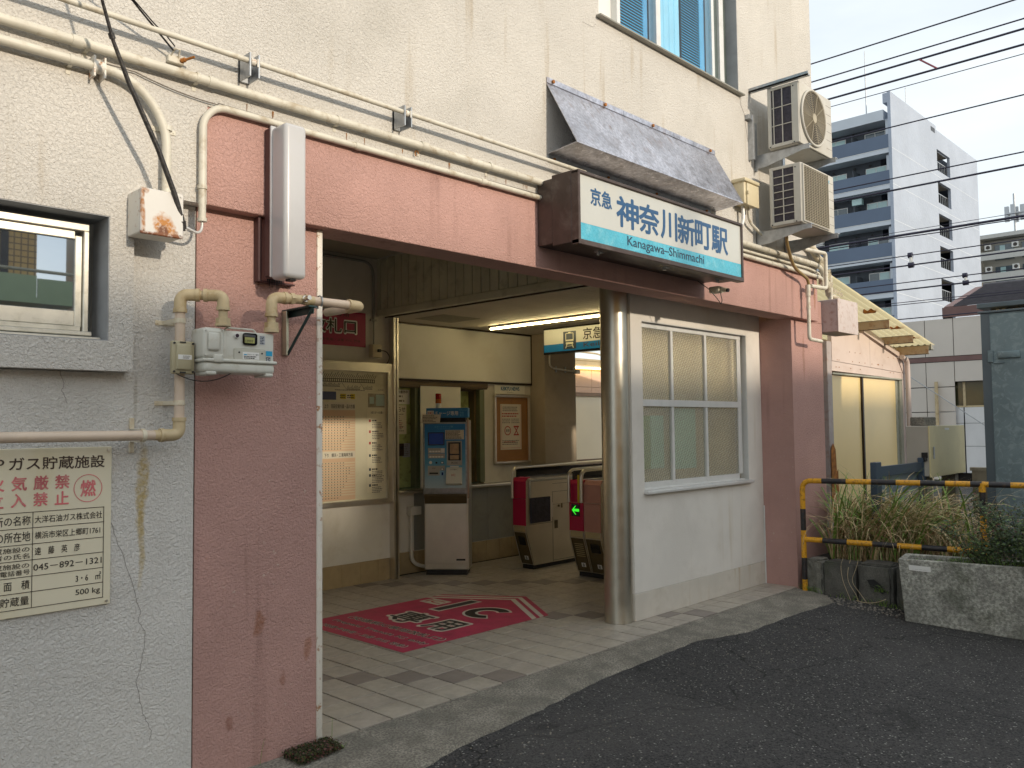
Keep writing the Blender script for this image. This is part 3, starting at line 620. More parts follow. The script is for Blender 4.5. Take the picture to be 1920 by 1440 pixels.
q = MB(); q.tube([(1.06, 3.0, 3.92), (1.24, 3.36, 3.36), (1.39, 3.43, 3.28), (1.565, 3.50, 3.185)], .0042, 8); q.tube([(1.07, 3.0, 3.92), (1.26, 3.37, 3.35), (1.46, 3.45, 3.25), (1.53, 3.49, 3.235), (1.572, 3.50, 3.205)], .003, 8); q.build('wire', m_black, t)
# rusty junction box
t = thing('junction_box', 'white junction box with a heavily rusted lower lid', 'box', (1.48, 3.45, 2.35))
q = MB(); q.rbox(1.400, 1.578, 3.43, 3.55, 2.355, 2.538, .004, 1); q.build('case', m_rustwhite, t)
mjb = mat('junction_lid', (.72, .70, .66), .45, var=.04, vs=6, spots=[(1.487, 2.388, .12, .12, (.50, .20, .03), 1.3), (1.487, 2.372, .06, .06, (.16, .045, .012), 1.4), (1.545, 2.368, .03, .04, RUST, 1.0), (1.405, 2.45, .022, .26, RUST, 1.0), (1.42, 2.53, .03, .03, RUST, .9), (1.48, 2.352, .4, .03, (.22, .07, .02), 1.3)])
q = MB(); q.rbox(1.400, 1.578, 3.416, 3.43, 2.350, 2.54, .004, 1)
for x in (1.413, 1.565):
    for z in (2.365, 2.527): q.tube([(x, 3.411, z), (x, 3.418, z)], .004, 8)
q.build('lid', mjb, t)
# ---------------------------------------------------------------- gas pipework
GX, GY, GZ, GR = 1.605, 3.50, 1.528, .021
t = thing('gas_pipe', 'beige gas pipe elbow run from the left edge up to the meter', 'pipe', (1.0, GY, GZ))
q = MB(); q.tube([(-.5, GY, GZ), (1.50, GY, GZ)], GR, 20); q.tube([(GX, GY, 1.60), (GX, GY, 2.06)], GR, 20); q.build('run', m_gaspipe, t)
def elbow(t, a, c, b, r=GR * 1.22, rr=.055):
    a, b, c = Vector(a), Vector(b), Vector(c)
    p = fillet([a, c, b], rr, 9); q = MB(); q.tube(p, r, 20)
    for e, s in ((a, c), (b, c)):
        d = (s - e).normalized(); q.tube([e - d * .004, e + d * .012], r * 1.13, 20)
    return q.build('elbow', m_fitting, t)
elbow(t, (1.525, GY, GZ), (GX, GY, GZ), (GX, GY, 1.598)); elbow(t, (GX, GY, 2.055), (GX, GY, 2.128), (1.668, 3.46, 2.128)); elbow(t, (1.688, 3.447, 2.128), (1.752, 3.405, 2.128), (1.752, 3.405, 2.068))
q = MB(); q.tube([(1.66, 3.465, 2.128), (1.695, 3.443, 2.128)], GR * 1.0, 16); q.build('coupling', m_fitting, t)
q = MB(); q.tube([(1.498, GY, GZ), (1.53, GY, GZ)], GR * 1.05, 20); q.build('coupling', m_fitting, t)
q = MB(); q.tube([(1.752, 3.405, 2.075), (1.752, 3.405, 2.02)], GR * .92, 16); q.tube([(1.752, 3.405, 2.03), (1.752, 3.405, 2.005)], GR * 1.45, 6, sm=False); q.tube([(1.752, 3.405, 2.005), (1.752, 3.405, 1.995)], GR * 1.6, 20); q.build('coupling', m_fitting, t)
for z in (2.015, 1.665): clip(t, GX, GY, z, GR, 3.62, m_clip, False)
q = MB(); q.tube([(1.445, GY, GZ), (1.462, GY, GZ)], GR + .004, 18); q.rbox(1.443, 1.463, 3.612, 3.62, 1.455, 1.50, .001, 1); q.rbox(1.443, 1.463, 3.612, 3.62, 1.556, 1.602, .001, 1); q.box(1.445, 1.461, GY, 3.615, GZ - .028, GZ - .024); q.box(1.445, 1.461, GY, 3.615, GZ + .024, GZ + .028); q.build('clip', m_clip, t)
t = thing('gas_outlet_pipe', 'tan gas pipe stub with elbow jutting from the meter over the opening', 'pipe', (1.99, 3.40, 2.0))
elbow(t, (1.985, 3.405, 2.06), (1.985, 3.405, 2.145), (2.055, 3.40, 2.148))
q = MB(); q.tube([(1.985, 3.405, 2.075), (1.985, 3.405, 2.02)], GR * .92, 16); q.tube([(1.985, 3.405, 2.03), (1.985, 3.405, 2.005)], GR * 1.45, 6, sm=False); q.tube([(1.985, 3.405, 2.005), (1.985, 3.405, 1.985)], GR * 1.6, 20); q.build('coupling', m_fitting, t)
q = MB(); q.tube([(2.05, 3.40, 2.148), (2.20, 3.40, 2.150)], GR * 1.05, 20); q.tube([(2.075, 3.40, 2.148), (2.095, 3.40, 2.149)], GR * 1.35, 6, sm=False); q.tube([(2.155, 3.40, 2.15), (2.175, 3.40, 2.15)], GR * 1.22, 20); q.build('coupling', m_fitting, t)
q = MB(); q.tube([(2.14, 3.39, 2.15), (2.14, 3.335, 2.153)], .011, 14); q.tube([(2.14, 3.385, 2.15), (2.14, 3.37, 2.151)], .016, 6, sm=False); q.build('test_plug', m_steel, t)
q = MB(); q.tube([(2.19, 3.40, 2.150), (2.41, 3.40, 2.150)], GR, 20); q.build('run', m_gaspipe, t)
q = MB(); q.tube(fillet([(2.40, 3.40, 2.150), (2.475, 3.40, 2.150), (2.475, 3.50, 2.15)], .06, 9), GR * 1.25, 20); q.tube([(2.398, 3.40, 2.15), (2.412, 3.40, 2.15)], GR * 1.36, 20); q.build('elbow', m_fitting, t)
q = MB(); q.tube([(2.475, 3.49, 2.15), (2.475, 3.70, 2.15)], GR, 20); q.build('run', m_gaspipe, t)
t = thing('pipe_bracket', 'dark teal triangular bracket bolted to the pink pillar', 'bracket', (2.18, 3.62, 2.0))
q = MB(); q.rbox(2.165, 2.172, 3.575, 3.62, 1.905, 2.118, .001, 1); q.rbox(2.165, 2.200, 3.612, 3.619, 1.905, 2.118, .001, 1)
for z in (1.93, 1.98, 2.04): q.rbox(2.178, 2.190, 3.606, 3.613, z, z + .03, .003, 1)
q.build('wall_plate', mat('zinc_plate', (.62, .60, .46), .35, .8), t)
q = MB(); q.rbox(2.165, 2.21, 3.38, 3.618, 2.118, 2.125, .001, 1); q.tube([(2.19, 3.385, 2.116), (2.19, 3.605, 1.91)], .0075, 6, sm=False); q.rbox(2.200, 2.206, 3.40, 3.618, 2.09, 2.119, .001, 1); q.build('arm', m_teal, t)
q = MB()
q.tube([(2.235, 3.40 + .027 * math.cos(a), 2.150 + .027 * math.sin(a)) for a in [R(-60 + 20 * k) for k in range(16)]], .0035, 8); q.tube([(2.235, 3.41, 2.12), (2.20, 3.40, 2.118)], .004, 6); q.build('u_bolt', m_galv, t)
# gas meter
t = thing('gas_meter', 'pale grey gas meter with digital display on the pink pillar', 'gas meter', (1.83, 3.42, 1.79))
q = MB(); q.rbox(1.735, 1.992, 3.395, 3.50, 1.840, 1.978, .008, 3); q.build('body', m_meter, t)
q = MB(); q.rbox(1.655, 1.750, 3.385, 3.51, 1.852, 1.985, .016, 3); q.rbox(1.672, 1.728, 3.376, 3.39, 1.885, 1.965, .010, 3)
for x, z in ((1.665, 1.97), (1.740, 1.975), (1.665, 1.865), (1.74, 1.865)): q.tube([(x, 3.380, z), (x, 3.388, z)], .004, 8)
q.build('side_cover', m_meter, t)
q = MB(); q.rbox(1.655, 2.004, 3.385, 3.515, 1.838, 1.853, .005, 2); q.rbox(1.662, 1.998, 3.392, 3.51, 1.792, 1.842, .018, 4)
q.rbox(1.700, 1.745, 3.382, 3.40, 1.835, 1.872, .006, 2); q.rbox(1.672, 1.72, 3.395, 3.5, 1.782, 1.80, .006, 2); q.rbox(1.95, 1.99, 3.395, 3.5, 1.782, 1.80, .006, 2); q.build('lower_case', m_meter, t)
q = MB(); q.tube(fillet([(1.764, 3.42, 1.975), (1.775, 3.42, 1.992), (1.905, 3.42, 1.992), (1.918, 3.42, 1.975)], .01), .004, 8); q.build('handle', m_meter, t)
q = MB(); q.rbox(1.838, 1.905, 3.388, 3.396, 1.920, 1.972, .010, 3); q.build('display_bezel', m_blackgloss, t)
q = MB(); q.box(1.845, 1.892, 3.3865, 3.388, 1.928, 1.953); q.build('lcd', mat('lcd_green', (.38, .38, .13), .3), t)
text('13997', 'reading', t, m_ink, (0, 3.386, 0), X_, Z_, (1.848, 1.931, 1.884, 1.942), .01)
q = MB(); q.tube([(1.808, 3.386, 1.957), (1.808, 3.396, 1.957)], .0115, 18); q.build('button_ring', m_sticker, t)
q = MB(); q.tube([(1.808, 3.383, 1.957), (1.808, 3.39, 1.957)], .008, 16); q.build('button', mat('purple_black', (.03, .01, .025), .3), t)
q = MB(); q.rbox(1.796, 1.947, 3.3905, 3.396, 1.848, 1.903, .004, 1)
for x in (1.82, 1.93): q.tube([(x, 3.3885, 1.885), (x, 3.392, 1.885)], .004, 8, 1)
q.build('data_panel', [mat('meter_panel', (.50, .49, .42), .4), m_black], t)
q = MB(); q.box(1.837, 1.916, 3.3895, 3.3905, 1.856, 1.888); q.build('label_plate', m_sticker, t)
text('ガスメーター番号', 'print', t, m_ink, (0, 3.389, 0), X_, Z_, (1.858, 1.8745, 1.912, 1.8805), .01)
lines('print', t, m_ink, (0, 3.389, 0), X_, Z_, (1.842, 1.858, 1.912, 1.872), 2, 1, .6)
q = MB(); q.box(1.842, 1.856, 3.3885, 3.389, 1.8745, 1.8785); q.box(1.952, 1.983, 3.3935, 3.395, 1.876, 1.898); q.build('blue_mark', mat('cyan_sticker', (.02, .35, .60), .35), t)
q = MB(); q.box(1.921, 1.947, 3.3935, 3.395, 1.925, 1.965); q.build('print_panel', mat('pale_label', (.5, .52, .55), .4), t)
lines('print', t, m_navy2, (0, 3.393, 0), X_, Z_, (1.923, 1.927, 1.945, 1.963), 5, 1, .6)
q = MB(); q.box(1.953, 1.974, 3.3935, 3.395, 1.851, 1.870); q.build('number_plate', m_navy2, t)
text('02 4', 'print', t, m_sticker, (0, 3.393, 0), X_, Z_, (1.955, 1.854, 1.972, 1.867), .01)
t = thing('meter_transmitter', 'flat beige transmitter box strapped to the vertical gas pipe', 'box', (1.60, 3.45, 1.79))
q = MB(); q.rbox(1.552, 1.650, 3.455, 3.482, 1.785, 1.925, .006, 2); q.rbox(1.568, 1.634, 3.445, 3.457, 1.802, 1.912, .006, 2); q.build('case', mat('transmitter_beige', (.42, .38, .25), .45, var=.04), t)
q = MB()
for x in (1.560, 1.641):
    for z in (1.795, 1.915): q.tube([(x, 3.449, z), (x, 3.456, z)], .0045, 8)
q.box(1.585, 1.61, 3.452, 3.456, 1.917, 1.922); q.box(1.585, 1.61, 3.452, 3.456, 1.788, 1.795); q.build('screws', m_black, t)
q = MB(); q.box(1.573, 1.632, 3.4435, 3.445, 1.846, 1.866); q.build('label_plate', m_sticker, t)
lines('print', t, m_inkg, (0, 3.443, 0), X_, Z_, (1.593, 1.849, 1.629, 1.863), 3, 1, .5)
q = MB(); q.tube(sag((1.57, 3.46, 1.787), (1.855, 3.40, 1.842), .055, 16), .0022, 8); q.build('signal_cable', m_black, t)

# ---------------------------------------------------------------- fluorescent fixture and its backing board
t = thing('wall_light', 'long unlit fluorescent lamp hanging upright on the pink beam', 'lamp', (2.08, 3.5, 2.24))
q = MB(); q.rbox(2.030, 2.16, 3.50, 3.549, 2.262, 2.965, .003, 1); q.build('base', m_maroon, t)
q = MB(); q.rbox(2.034, 2.150, 3.372, 3.506, 2.242, 2.965, .022, 5); q.rbox(2.028, 2.156, 3.488, 3.502, 2.255, 2.972, .004, 2); q.build('lamp_shade', m_acry, t)
q = MB(); q.rbox(2.075, 2.11, 3.40, 3.44, 2.232, 2.243, .003, 1)
for k in range(9):
    x = 2.06 + k * .009; q.quad((x, 3.578, 2.262), (x + .009, 3.578, 2.262), (x + .006, 3.578, 2.262 - rnd.uniform(.02, .055)), (x + .002, 3.578, 2.255))
q.build('soot_mark', m_black, t)
t = thing('backing_board', 'small pink painted board behind the upright lamp', 'board', (2.1, 3.6, 2.24))
for a, b in ((2.035, 2.094), (2.096, 2.142), (2.144, 2.21)):
    q = MB(); q.rbox(a, b, 3.586, 3.619, 2.252, 2.553, .002, 1); q.build('plank', m_pinkpaint, t)
q = MB(); q.rbox(2.015, 2.034, 3.578, 3.619, 2.246, 2.553, .002, 1); q.rbox(2.034, 2.215, 3.578, 3.619, 2.244, 2.251, .002, 1); q.build('edging', m_maroon, t)

# ---------------------------------------------------------------- LP gas notice plate
t = thing('gas_notice', 'cream notice plate about stored gas on the white wall', 'sign', (1.0, 3.61, .84))
q = MB(); q.rbox(.700, 1.372, 3.610, 3.6185, .842, 1.484, .002, 1)
q.build('plate', m_plate, t)
q = MB()
for z in (1.470, .856): q.tube([(1.356, 3.604, z), (1.356, 3.611, z)], .005, 10)
q.build('screw', m_steel, t)
O = (0, 3.6085, 0)
text('ＬＰガス貯蔵施設', 'print', t, m_brownink, O, X_, Z_, (.888, 1.400, 1.343, 1.450), .018)
def red(s, u0, v0, u1, v1): text(s, 'red_print', t, m_redfade, O, X_, Z_, (u0, v0, u1, v1), .03)
for s, u in zip('火気厳禁', (.926, 1.003, 1.080, 1.157)): red(s, u, 1.323, u + .052, 1.376)
for s, u in zip('立入禁止', (.926, 1.003, 1.080, 1.157)): red(s, u, 1.260, u + .050, 1.311)
red('燃', 1.252, 1.286, 1.309, 1.350)
q = MB(); n = 40; c = (1.280, 1.318)
for k in range(n):
    a, b = 2 * math.pi * k / n, 2 * math.pi * (k + 1) / n
    q.quad(*[(c[0] + r_ * math.cos(w), 3.6085, c[1] + r_ * math.sin(w) * 1.02) for r_, w in ((.052, a), (.052, b), (.055, b), (.055, a))])
q.build('red_ring', m_redfade, t)
rows = [1.238, 1.1775, 1.1155, 1.055, .9925, .933, .872]
q = MB()
for z in rows: q.box(.735, 1.344, 3.6085, 3.6095, z - .0011, z + .0011)
for x in (.735, 1.079, 1.342): q.box(x - .0011, x + .0011, 3.6080, 3.6084, .872, 1.238)
q.build('grid', m_ink, t)
def row(s, u0, u1, k, h=.036, bold=.008, dz=0, mm=None): text(s, 'print', t, mm or m_ink, O, X_, Z_, (u0, (rows[k] + rows[k + 1]) / 2 - h / 2 + dz, u1, (rows[k] + rows[k + 1]) / 2 + h / 2 + dz), bold)
row('販売所の名称', .885, 1.071, 0); row('販売所の所在地', .860, 1.071, 1, .038); row('貯蔵施設の', .915, 1.069, 2, .020, .008, .012); row('管理者の氏名', .885, 1.069, 2, .020, .008, -.013)
row('貯蔵施設の', .915, 1.069, 3, .020, .008, .012); row('管理者の電話番号', .865, 1.071, 3, .020, .008, -.013); row('面　積', .983, 1.071, 4, .034); row('最大貯蔵量', .905, 1.070, 5, .034)
row('大洋石油ガス株式会社', 1.086, 1.336, 0, .028, .01); row('横浜市栄区上郷町1761', 1.087, 1.329, 1, .028, .01); row('遠　藤　英　彦', 1.088, 1.252, 2, .030, .01); row('045－892－1321', 1.084, 1.336, 3, .024, .012)
row('3・6　㎡', 1.238, 1.334, 4, .030, .012); row('500 kg', 1.238, 1.331, 5, .028, .012)

# ---------------------------------------------------------------- station name sign
SY = 3.2
t = thing('station_sign', 'lightbox station name sign with a light blue stripe in a bronze case', 'sign', (4.96, 3.4, 2.66))
q = MB(); q.rbox(3.950, 5.975, SY + .06, 3.42, 2.672, 3.122, .004, 1); q.rbox(3.956, 5.969, 3.42, 3.548, 2.69, 3.105, .004, 1); q.build('case', m_bronze, t)
q = MB(); F = .022
q.rbox(3.948, 5.985, SY, SY + .06, 2.655, 2.655 + F + .012, .004, 1); q.rbox(3.948, 5.985, SY, SY + .06, 3.118 - F, 3.118, .004, 1)
q.rbox(3.948, 3.948 + F, SY + .001, SY + .061, 2.66, 3.113, .004, 1); q.rbox(5.985 - F, 5.985, SY + .001, SY + .061, 2.66, 3.113, .004, 1); q.build('frame', m_bronze, t)
q = MB(); q.box(3.970, 5.963, SY + .014, SY + .02, 2.795, 3.096); q.build('face_panel', m_sign_w, t)
q = MB(); q.box(3.970, 5.963, SY + .014, SY + .02, 2.689, 2.7945); q.build('stripe_panel', m_sign_b, t)
O = (0, SY + .0125, 0)
text('京急', 'lettering', t, m_navy, O, X_, Z_, (4.083, 2.925, 4.297, 3.032), .034)
for s, a, b in (('神', 4.352, 4.590), ('奈', 4.600, 4.830), ('川', 4.858, 5.055), ('新', 5.072, 5.288), ('町', 5.300, 5.515), ('駅', 5.530, 5.760)):
    text(s, 'lettering', t, m_navy, O, X_, Z_, (a, 2.838, b, 3.032), .036)
text('Kanagawa–Shimmachi', 'lettering', t, m_navy2, O, X_, Z_, (4.462, 2.704, 5.412, 2.784), .012)
q = MB()
for x in (4.26, 5.02, 5.75): q.tube([(x, 3.30, 2.660), (x, 3.30, 2.640)], .012, 12); q.rbox(x - .03, x + .03, 3.27, 3.31, 2.655, 2.668, .002, 1)
for x in (4.55, 5.70): q.rbox(x - .02, x + .02, 3.30, 3.33, 3.12, 3.155, .002, 1)
q.build('fixing', m_galv, t)
# folded metal rain hood above it
t = thing('rain_hood', 'folded grey metal rain hood above the station name sign', 'canopy', (5.1, 3.5, 3.3))
mh = mat('hood_metal', (.60, .60, .66), .34, .85, var=.14, vs=5, grain=.45, gs=45, roughvar=.08, dirt=((.22, .19, .19), .5), dirts=7, streak=((.23, .14, .10), .6, 14))
q = MB(); x0, x1 = 4.062, 6.185
q.prism([(3.549, 3.792), (3.30, 3.345), (3.303, 3.341), (3.552, 3.788)], lambda u, v, d: (d, u, v), x0, x1)
q.prism([(3.300, 3.345), (3.300, 3.336), (3.549, 3.315), (3.549, 3.318), (3.303, 3.340)], lambda u, v, d: (d, u, v), x0, x1); q.build('slope', mh, t)
x = x0
for w in (.32, .10, .42, .37, .20, .17, .21, .145, .188):
    q = MB(); q.rbox(x, x + w - .003, 3.543, 3.547, 3.790, 3.828, .001, 1); q.build('flange_strip', mh, t); x += w
q = MB(); q.rbox(x0, x1 - .1, 3.542, 3.547, 3.262, 3.315, .001, 1); q.build('lower_flange', m_galv, t)
q = MB()
for x in (4.12, 4.68, 5.27, 6.10): q.tube([(x, 3.532, 3.808), (x, 3.545, 3.808)], .012, 6, sm=False)
for x in (4.12, 4.70, 5.30, 6.02): q.tube([(x, 3.532, 3.29), (x, 3.543, 3.29)], .010, 6, sm=False)
q.build('bolt', m_rust, t)
# security camera
t = thing('security_camera', 'small cream camera with looped cable under the sign corner', 'camera', (5.9, 3.4, 2.6))
q = MB(); q.rbox(5.87, 5.95, 3.36, 3.45, 2.585, 2.635, .008, 2); q.tube([(5.90, 3.37, 2.61), (5.89, 3.30, 2.595)], .018, 14); q.build('housing', m_clip, t)
q = MB(); q.tube(fillet([(5.91, 3.37, 2.59), (5.92, 3.36, 2.52), (5.90, 3.36, 2.49), (5.86, 3.36, 2.52), (5.80, 3.40, 2.60), (5.66, 3.42, 2.655)], .03), .0035, 6); q.tube([(5.89, 3.30, 2.595), (5.888, 3.285, 2.592)], .015, 14); q.build('cable', m_black, t)
# ---------------------------------------------------------------- small box right of the sign, with conduits
t = thing('switch_box', 'small cream plastic box between the sign and the air conditioners', 'box', (6.6, 3.47, 3.4))
q = MB(); q.rbox(6.47, 6.70, 3.44, 3.55, 3.42, 3.625, .008, 2); q.rbox(6.455, 6.715, 3.42, 3.551, 3.607, 3.64, .008, 2); q.build('case', mat('cream_plastic', (.62, .54, .36), .4, var=.05), t)
q = MB(); q.rbox(6.50, 6.705, 3.425, 3.442, 3.41, 3.60, .006, 2); q.rbox(6.495, 6.512, 3.415, 3.43, 3.50, 3.53, .002, 1); q.build('lid', MATS['cream_plastic'], t)
q = MB(); q.tube(fillet([(6.55, 3.50, 3.42), (6.56, 3.50, 3.27), (6.40, 3.51, 3.15)], .09), .016, 10); q.build('run', m_alu_w, t)
q = MB(); q.tube(fillet([(6.64, 3.50, 3.42), (6.66, 3.50, 3.30), (6.95, 3.5, 3.20)], .09), .013, 10); q.build('run', m_pipe, t)

# ---------------------------------------------------------------- air conditioners
def aircon(z0, z1, kind, label):
    x0, x1, y0, y1 = 6.83, 7.50, 3.10, 3.39
    t = thing('air_conditioner', label, 'air conditioner', (7.1, 3.3, z0 - .06), group='outdoor units on the wall corner')
    q = MB(); q.rbox(x0 + .018, x1 - .008, y0 + .018, y1, z0, z1, .01, 3); q.build('body', m_fan if 0 else m_acwhite, t)
    q = MB(); q.box(x0 + .010, x0 + .017, y0 + .075, y1 - .035, z0 + .035, z1 - .03); q.build('fins', m_fin, t)
    q = MB(); yb = [y0 + .07, y0 + .155, y0 + .235, y1 - .03] if kind else [y0 + .075, y0 + .165, y1 - .035]
    q.rbox(x0, x0 + .012, y0 + .004, y0 + .07, z0 + .01, z1 - .005, .004, 1); q.rbox(x0, x0 + .012, y1 - .034, y1, z0 + .01, z1 - .005, .004, 1); q.rbox(x0, x0 + .012, y0 + .07, y1 - .034, z1 - .03, z1 - .005, .002, 1); q.rbox(x0, x0 + .012, y0 + .07, y1 - .034, z0 + .01, z0 + .04, .002, 1)
    for yy in yb[1:-1]: q.rbox(x0 + .001, x0 + .010, yy - .004, yy + .004, z0 + .04, z1 - .03, .001, 1)
    nz = 3 if kind else 7
    for k in range(1, nz):
        z = z0 + .04 + (z1 - z0 - .07) * k / nz; q.rbox(x0 + .002, x0 + .009, y0 + .07, y1 - .034, z - .0035, z + .0035, .001, 1)
    q.build('side_grille', m_acwhite, t)
    q = MB(); q.rbox(x0 + .014, x1, y0, y0 + .016, z0 + .004, z1 - .004, .006, 2); q.build('front_panel', m_acwhite, t)
    cx, cz, rr = x0 + .27, (z0 + z1) / 2, (z1 - z0) * .44
    if kind:
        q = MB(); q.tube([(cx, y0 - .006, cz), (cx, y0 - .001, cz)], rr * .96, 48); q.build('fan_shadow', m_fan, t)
        q = MB(); q.tube([(cx + rr * math.cos(a), y0 - .012, cz + rr * math.sin(a)) for a in [2 * math.pi * k / 48 for k in range(49)]], .011, 8)
        q.build('fan_ring', m_acwhite, t)
        q = MB()
        for k in range(1, 16): q.tube([(cx + rr * k / 16 * math.cos(a), y0 - .014, cz + rr * k / 16 * math.sin(a)) for a in [2 * math.pi * j / 36 for j in range(37)]], .0022, 4, cap=False)
        for k in range(10):
            a = math.pi * 2 * k / 10; q.tube([(cx + .02 * math.cos(a), y0 - .016, cz + .02 * math.sin(a)), (cx + rr * math.cos(a), y0 - .016, cz + rr * math.sin(a))], .0025, 4)
        q.disc((cx, y0 - .020, cz), (0, .006, 0), .04, 20); q.build('fan_guard', mat('guard_tan', (.42, .37, .27), .5), t)
    else:
        gx0, gx1, gz0, gz1 = x0 + .03, x0 + .52, z0 + .03, z1 - .025
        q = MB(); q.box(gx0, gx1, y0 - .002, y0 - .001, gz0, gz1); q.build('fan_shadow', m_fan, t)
        q = MB()
        for k in range(34): z = gz0 + (gz1 - gz0) * k / 33; q.box(gx0, gx1, y0 - .012, y0 - .007, z - .0022, z + .0022)
        for k in range(11): x = gx0 + (gx1 - gx0) * k / 10; q.box(x - .002, x + .002, y0 - .0155, y0 - .0125, gz0, gz1)
        q.build('fan_guard', MATS.get('guard_tan') or mat('guard_tan', (.42, .37, .27), .5), t)
        q = MB(); q.rbox(gx0 - .012, gx0, y0 - .014, y0, gz0 - .01, gz1 + .01, .003, 1); q.rbox(gx1, gx1 + .012, y0 - .014, y0, gz0 - .01, gz1 + .01, .003, 1); q.rbox(gx0 - .012, gx1 + .012, y0 - .014, y0, gz0 - .016, gz0 - .006, .003, 1); q.build('guard_rim', m_acwhite, t)
        q = MB(); q.prism([(gx1 + .03, gz1 - .03), (gx1 + .06, gz1 - .03), (gx1 + .045, gz1 - .065)], lambda u, v, d: (u, d, v), y0 - .002, y0 - .001); q.build('badge', mat('cyan_mark', (.03, .3, .45), .4), t)
    q = MB(); xa = cx + rr + .035 if kind else x0 + .55
    for k in range(1, 7): z = z0 + (z1 - z0) * k / 7; q.box(xa, x1 - .012, y0 - .0006, y0 + .0, z - .0015, z + .0015)
    q.build('seams', m_inkg, t)
    q = MB()
    for z in (z0 + .02, z1 - .04): q.tube([(x0 - .003, y0 + .05, z), (x0 + .002, y0 + .05, z)], .006, 8)
    q.tube([(x0 - .003, y1 - .02, z0 + .02), (x0 + .002, y1 - .02, z0 + .02)], .006, 8); q.build('screws', m_black, t)
    for x in (x0 + .045, x1 - .08):
        q = MB(); q.prism([(3.04, z0 - .012), (3.04, z0 - .05), (3.10, z0 - .05), (3.42, z0 - .12), (3.549, z0 - .13), (3.549, z0 - .012)], lambda u, v, d: (d, u, v), x, x + .006)
        q.rbox(x, x + .045, 3.04, 3.549, z0 - .014, z0 - .006, .001, 1); q.rbox(x, x + .045, 3.541, 3.549, z0 - .14, z0 + .30, .001, 1)
        q.build('wall_bracket', m_galv, t)
    return t
a1 = aircon(3.945, 4.495, 1, 'upper air conditioner with a round fan grille')
a2 = aircon(3.255, 3.785, 0, 'lower air conditioner with a square fan grille')
q = MB(); q.rbox(6.80, 7.60, 3.36, 3.40, 4.50, 4.51, .001, 1); q.rbox(6.80, 6.84, 3.0, 3.55, 4.498, 4.512, .001, 1); q.rbox(6.80, 6.806, 3.0, 3.55, 4.498, 4.535, .001, 1); q.build('top_rail', m_galv, a1)
q = MB(); q.rbox(6.77, 6.80, 3.50, 3.549, 3.88, 4.28, .001, 1); q.rbox(6.72, 6.80, 3.51, 3.549, 4.235, 4.275, .001, 1); q.build('wall_rail', m_galv, a1)
# ---------------------------------------------------------------- pipes, hoses and box at the right corner
t = pipe('conduit_pipe', 'thick cream pipe below the lower air conditioner', [(5.98, 3.51, 3.10), (8.0, 3.51, 3.105), (8.16, 3.51, 3.08), (8.25, 3.55, 2.99)], .024, m_pipe, .06, 12)
for x in (7.0, 7.5, 7.85): clip(t, x, 3.51, 3.102, .024)
t = pipe('conduit_pipe', 'thin cream pipe between two others right of the sign', [(5.98, 3.53, 3.045), (7.9, 3.53, 3.055), (8.12, 3.52, 3.03), (8.18, 3.55, 2.94)], .012, m_pipe, .06, 10)
t = pipe('conduit_pipe', 'peeling cream conduit on the beam top right of the sign', [(5.98, 3.52, 2.998), (7.4, 3.52, 2.998), (8.16, 3.52, 2.99), (8.18, 3.52, 2.90)], .019, m_pipe, .05, 12)
for x in (6.45, 7.1, 7.6): q = MB(); q.tube([(x - .02, 3.52, 2.998), (x + .02, 3.52, 2.998)], .022, 12); q.build('coupling', m_pipe, t)
t = pipe('drain_hose', 'brown drain hose curving down from the lower air conditioner', [(7.05, 3.35, 3.22), (7.12, 3.38, 3.16), (7.36, 3.44, 2.99), (7.74, 3.47, 2.92), (7.77, 3.48, 2.80)], .015, mat('hose_brown', (.30, .21, .085), .5, var=.1), .12, 12, 'hose')
t = pipe('drain_pipe', 'cream drain pipe hooked down the end of the pink beam', [(7.75, 3.48, 2.87), (7.75, 3.48, 2.35), (8.02, 3.48, 2.345)], .018, m_pipe, .04, 12)
each('coupling', m_pipe, t, [lambda q: q.tube([(7.75, 3.48, 2.87), (7.75, 3.48, 2.76)], .025, 12), lambda q: q.tube([(7.75, 3.48, 2.66), (7.75, 3.48, 2.645)], .024, 12)])
t = pipe('drain_pipe', 'angular cream drain pipe beside the wall corner under the air conditioner', [(7.55, 3.42, 3.18), (8.03, 3.42, 3.205), (8.03, 3.42, 2.86), (7.77, 3.46, 2.86)], .019, m_pipe, .035, 12)
t = thing('wrapped_pipe_bundle', 'bulging taped air-conditioning pipes sagging over the canopy', 'pipe', (8.2, 3.6, 3.1))
mw = mat('pipe_wrap', (.56, .50, .38), .7, var=.12, vs=12, bump=.9, bs=45, bd=.012, dirt=((.33, .25, .15), .7), dirts=12)
q = MB(); pth = fillet([(7.8, 3.5, 3.28), (8.13, 3.5, 3.17), (8.35, 3.55, 2.90), (8.70, 3.65, 2.86), (9.05, 3.70, 2.84), (9.15, 3.85, 2.72), (9.12, 4.05, 2.62)], .2, 7); q.tube(pth, [.032 + .009 * math.sin(i * 1.7) for i in range(len(pth))], 12)
pth = fillet([(7.9, 3.5, 3.22), (8.18, 3.5, 3.08), (8.42, 3.58, 2.86), (8.8, 3.62, 2.87), (9.1, 3.74, 2.80), (9.20, 3.9, 2.66)], .2, 7); q.tube(pth, [.022 + .007 * math.sin(i * 2.3) for i in range(len(pth))], 10); q.build('run', mw, t)
q = MB()
for k in range(16):
    p = pth[min(len(pth) - 1, 6 + k)]; q.add([(p.x, p.y - .03, p.z + .03), (p.x + .03, p.y - .05, p.z + rnd.uniform(.05, .09)), (p.x + .05, p.y - .03, p.z + .02)], [(0, 1, 2)])
q.build('loose_tape', mw, t)
t = thing('cable_trunk_box', 'pinkish metal box on the building corner beside the canopy', 'box', (8.6, 3.5, 2.47))
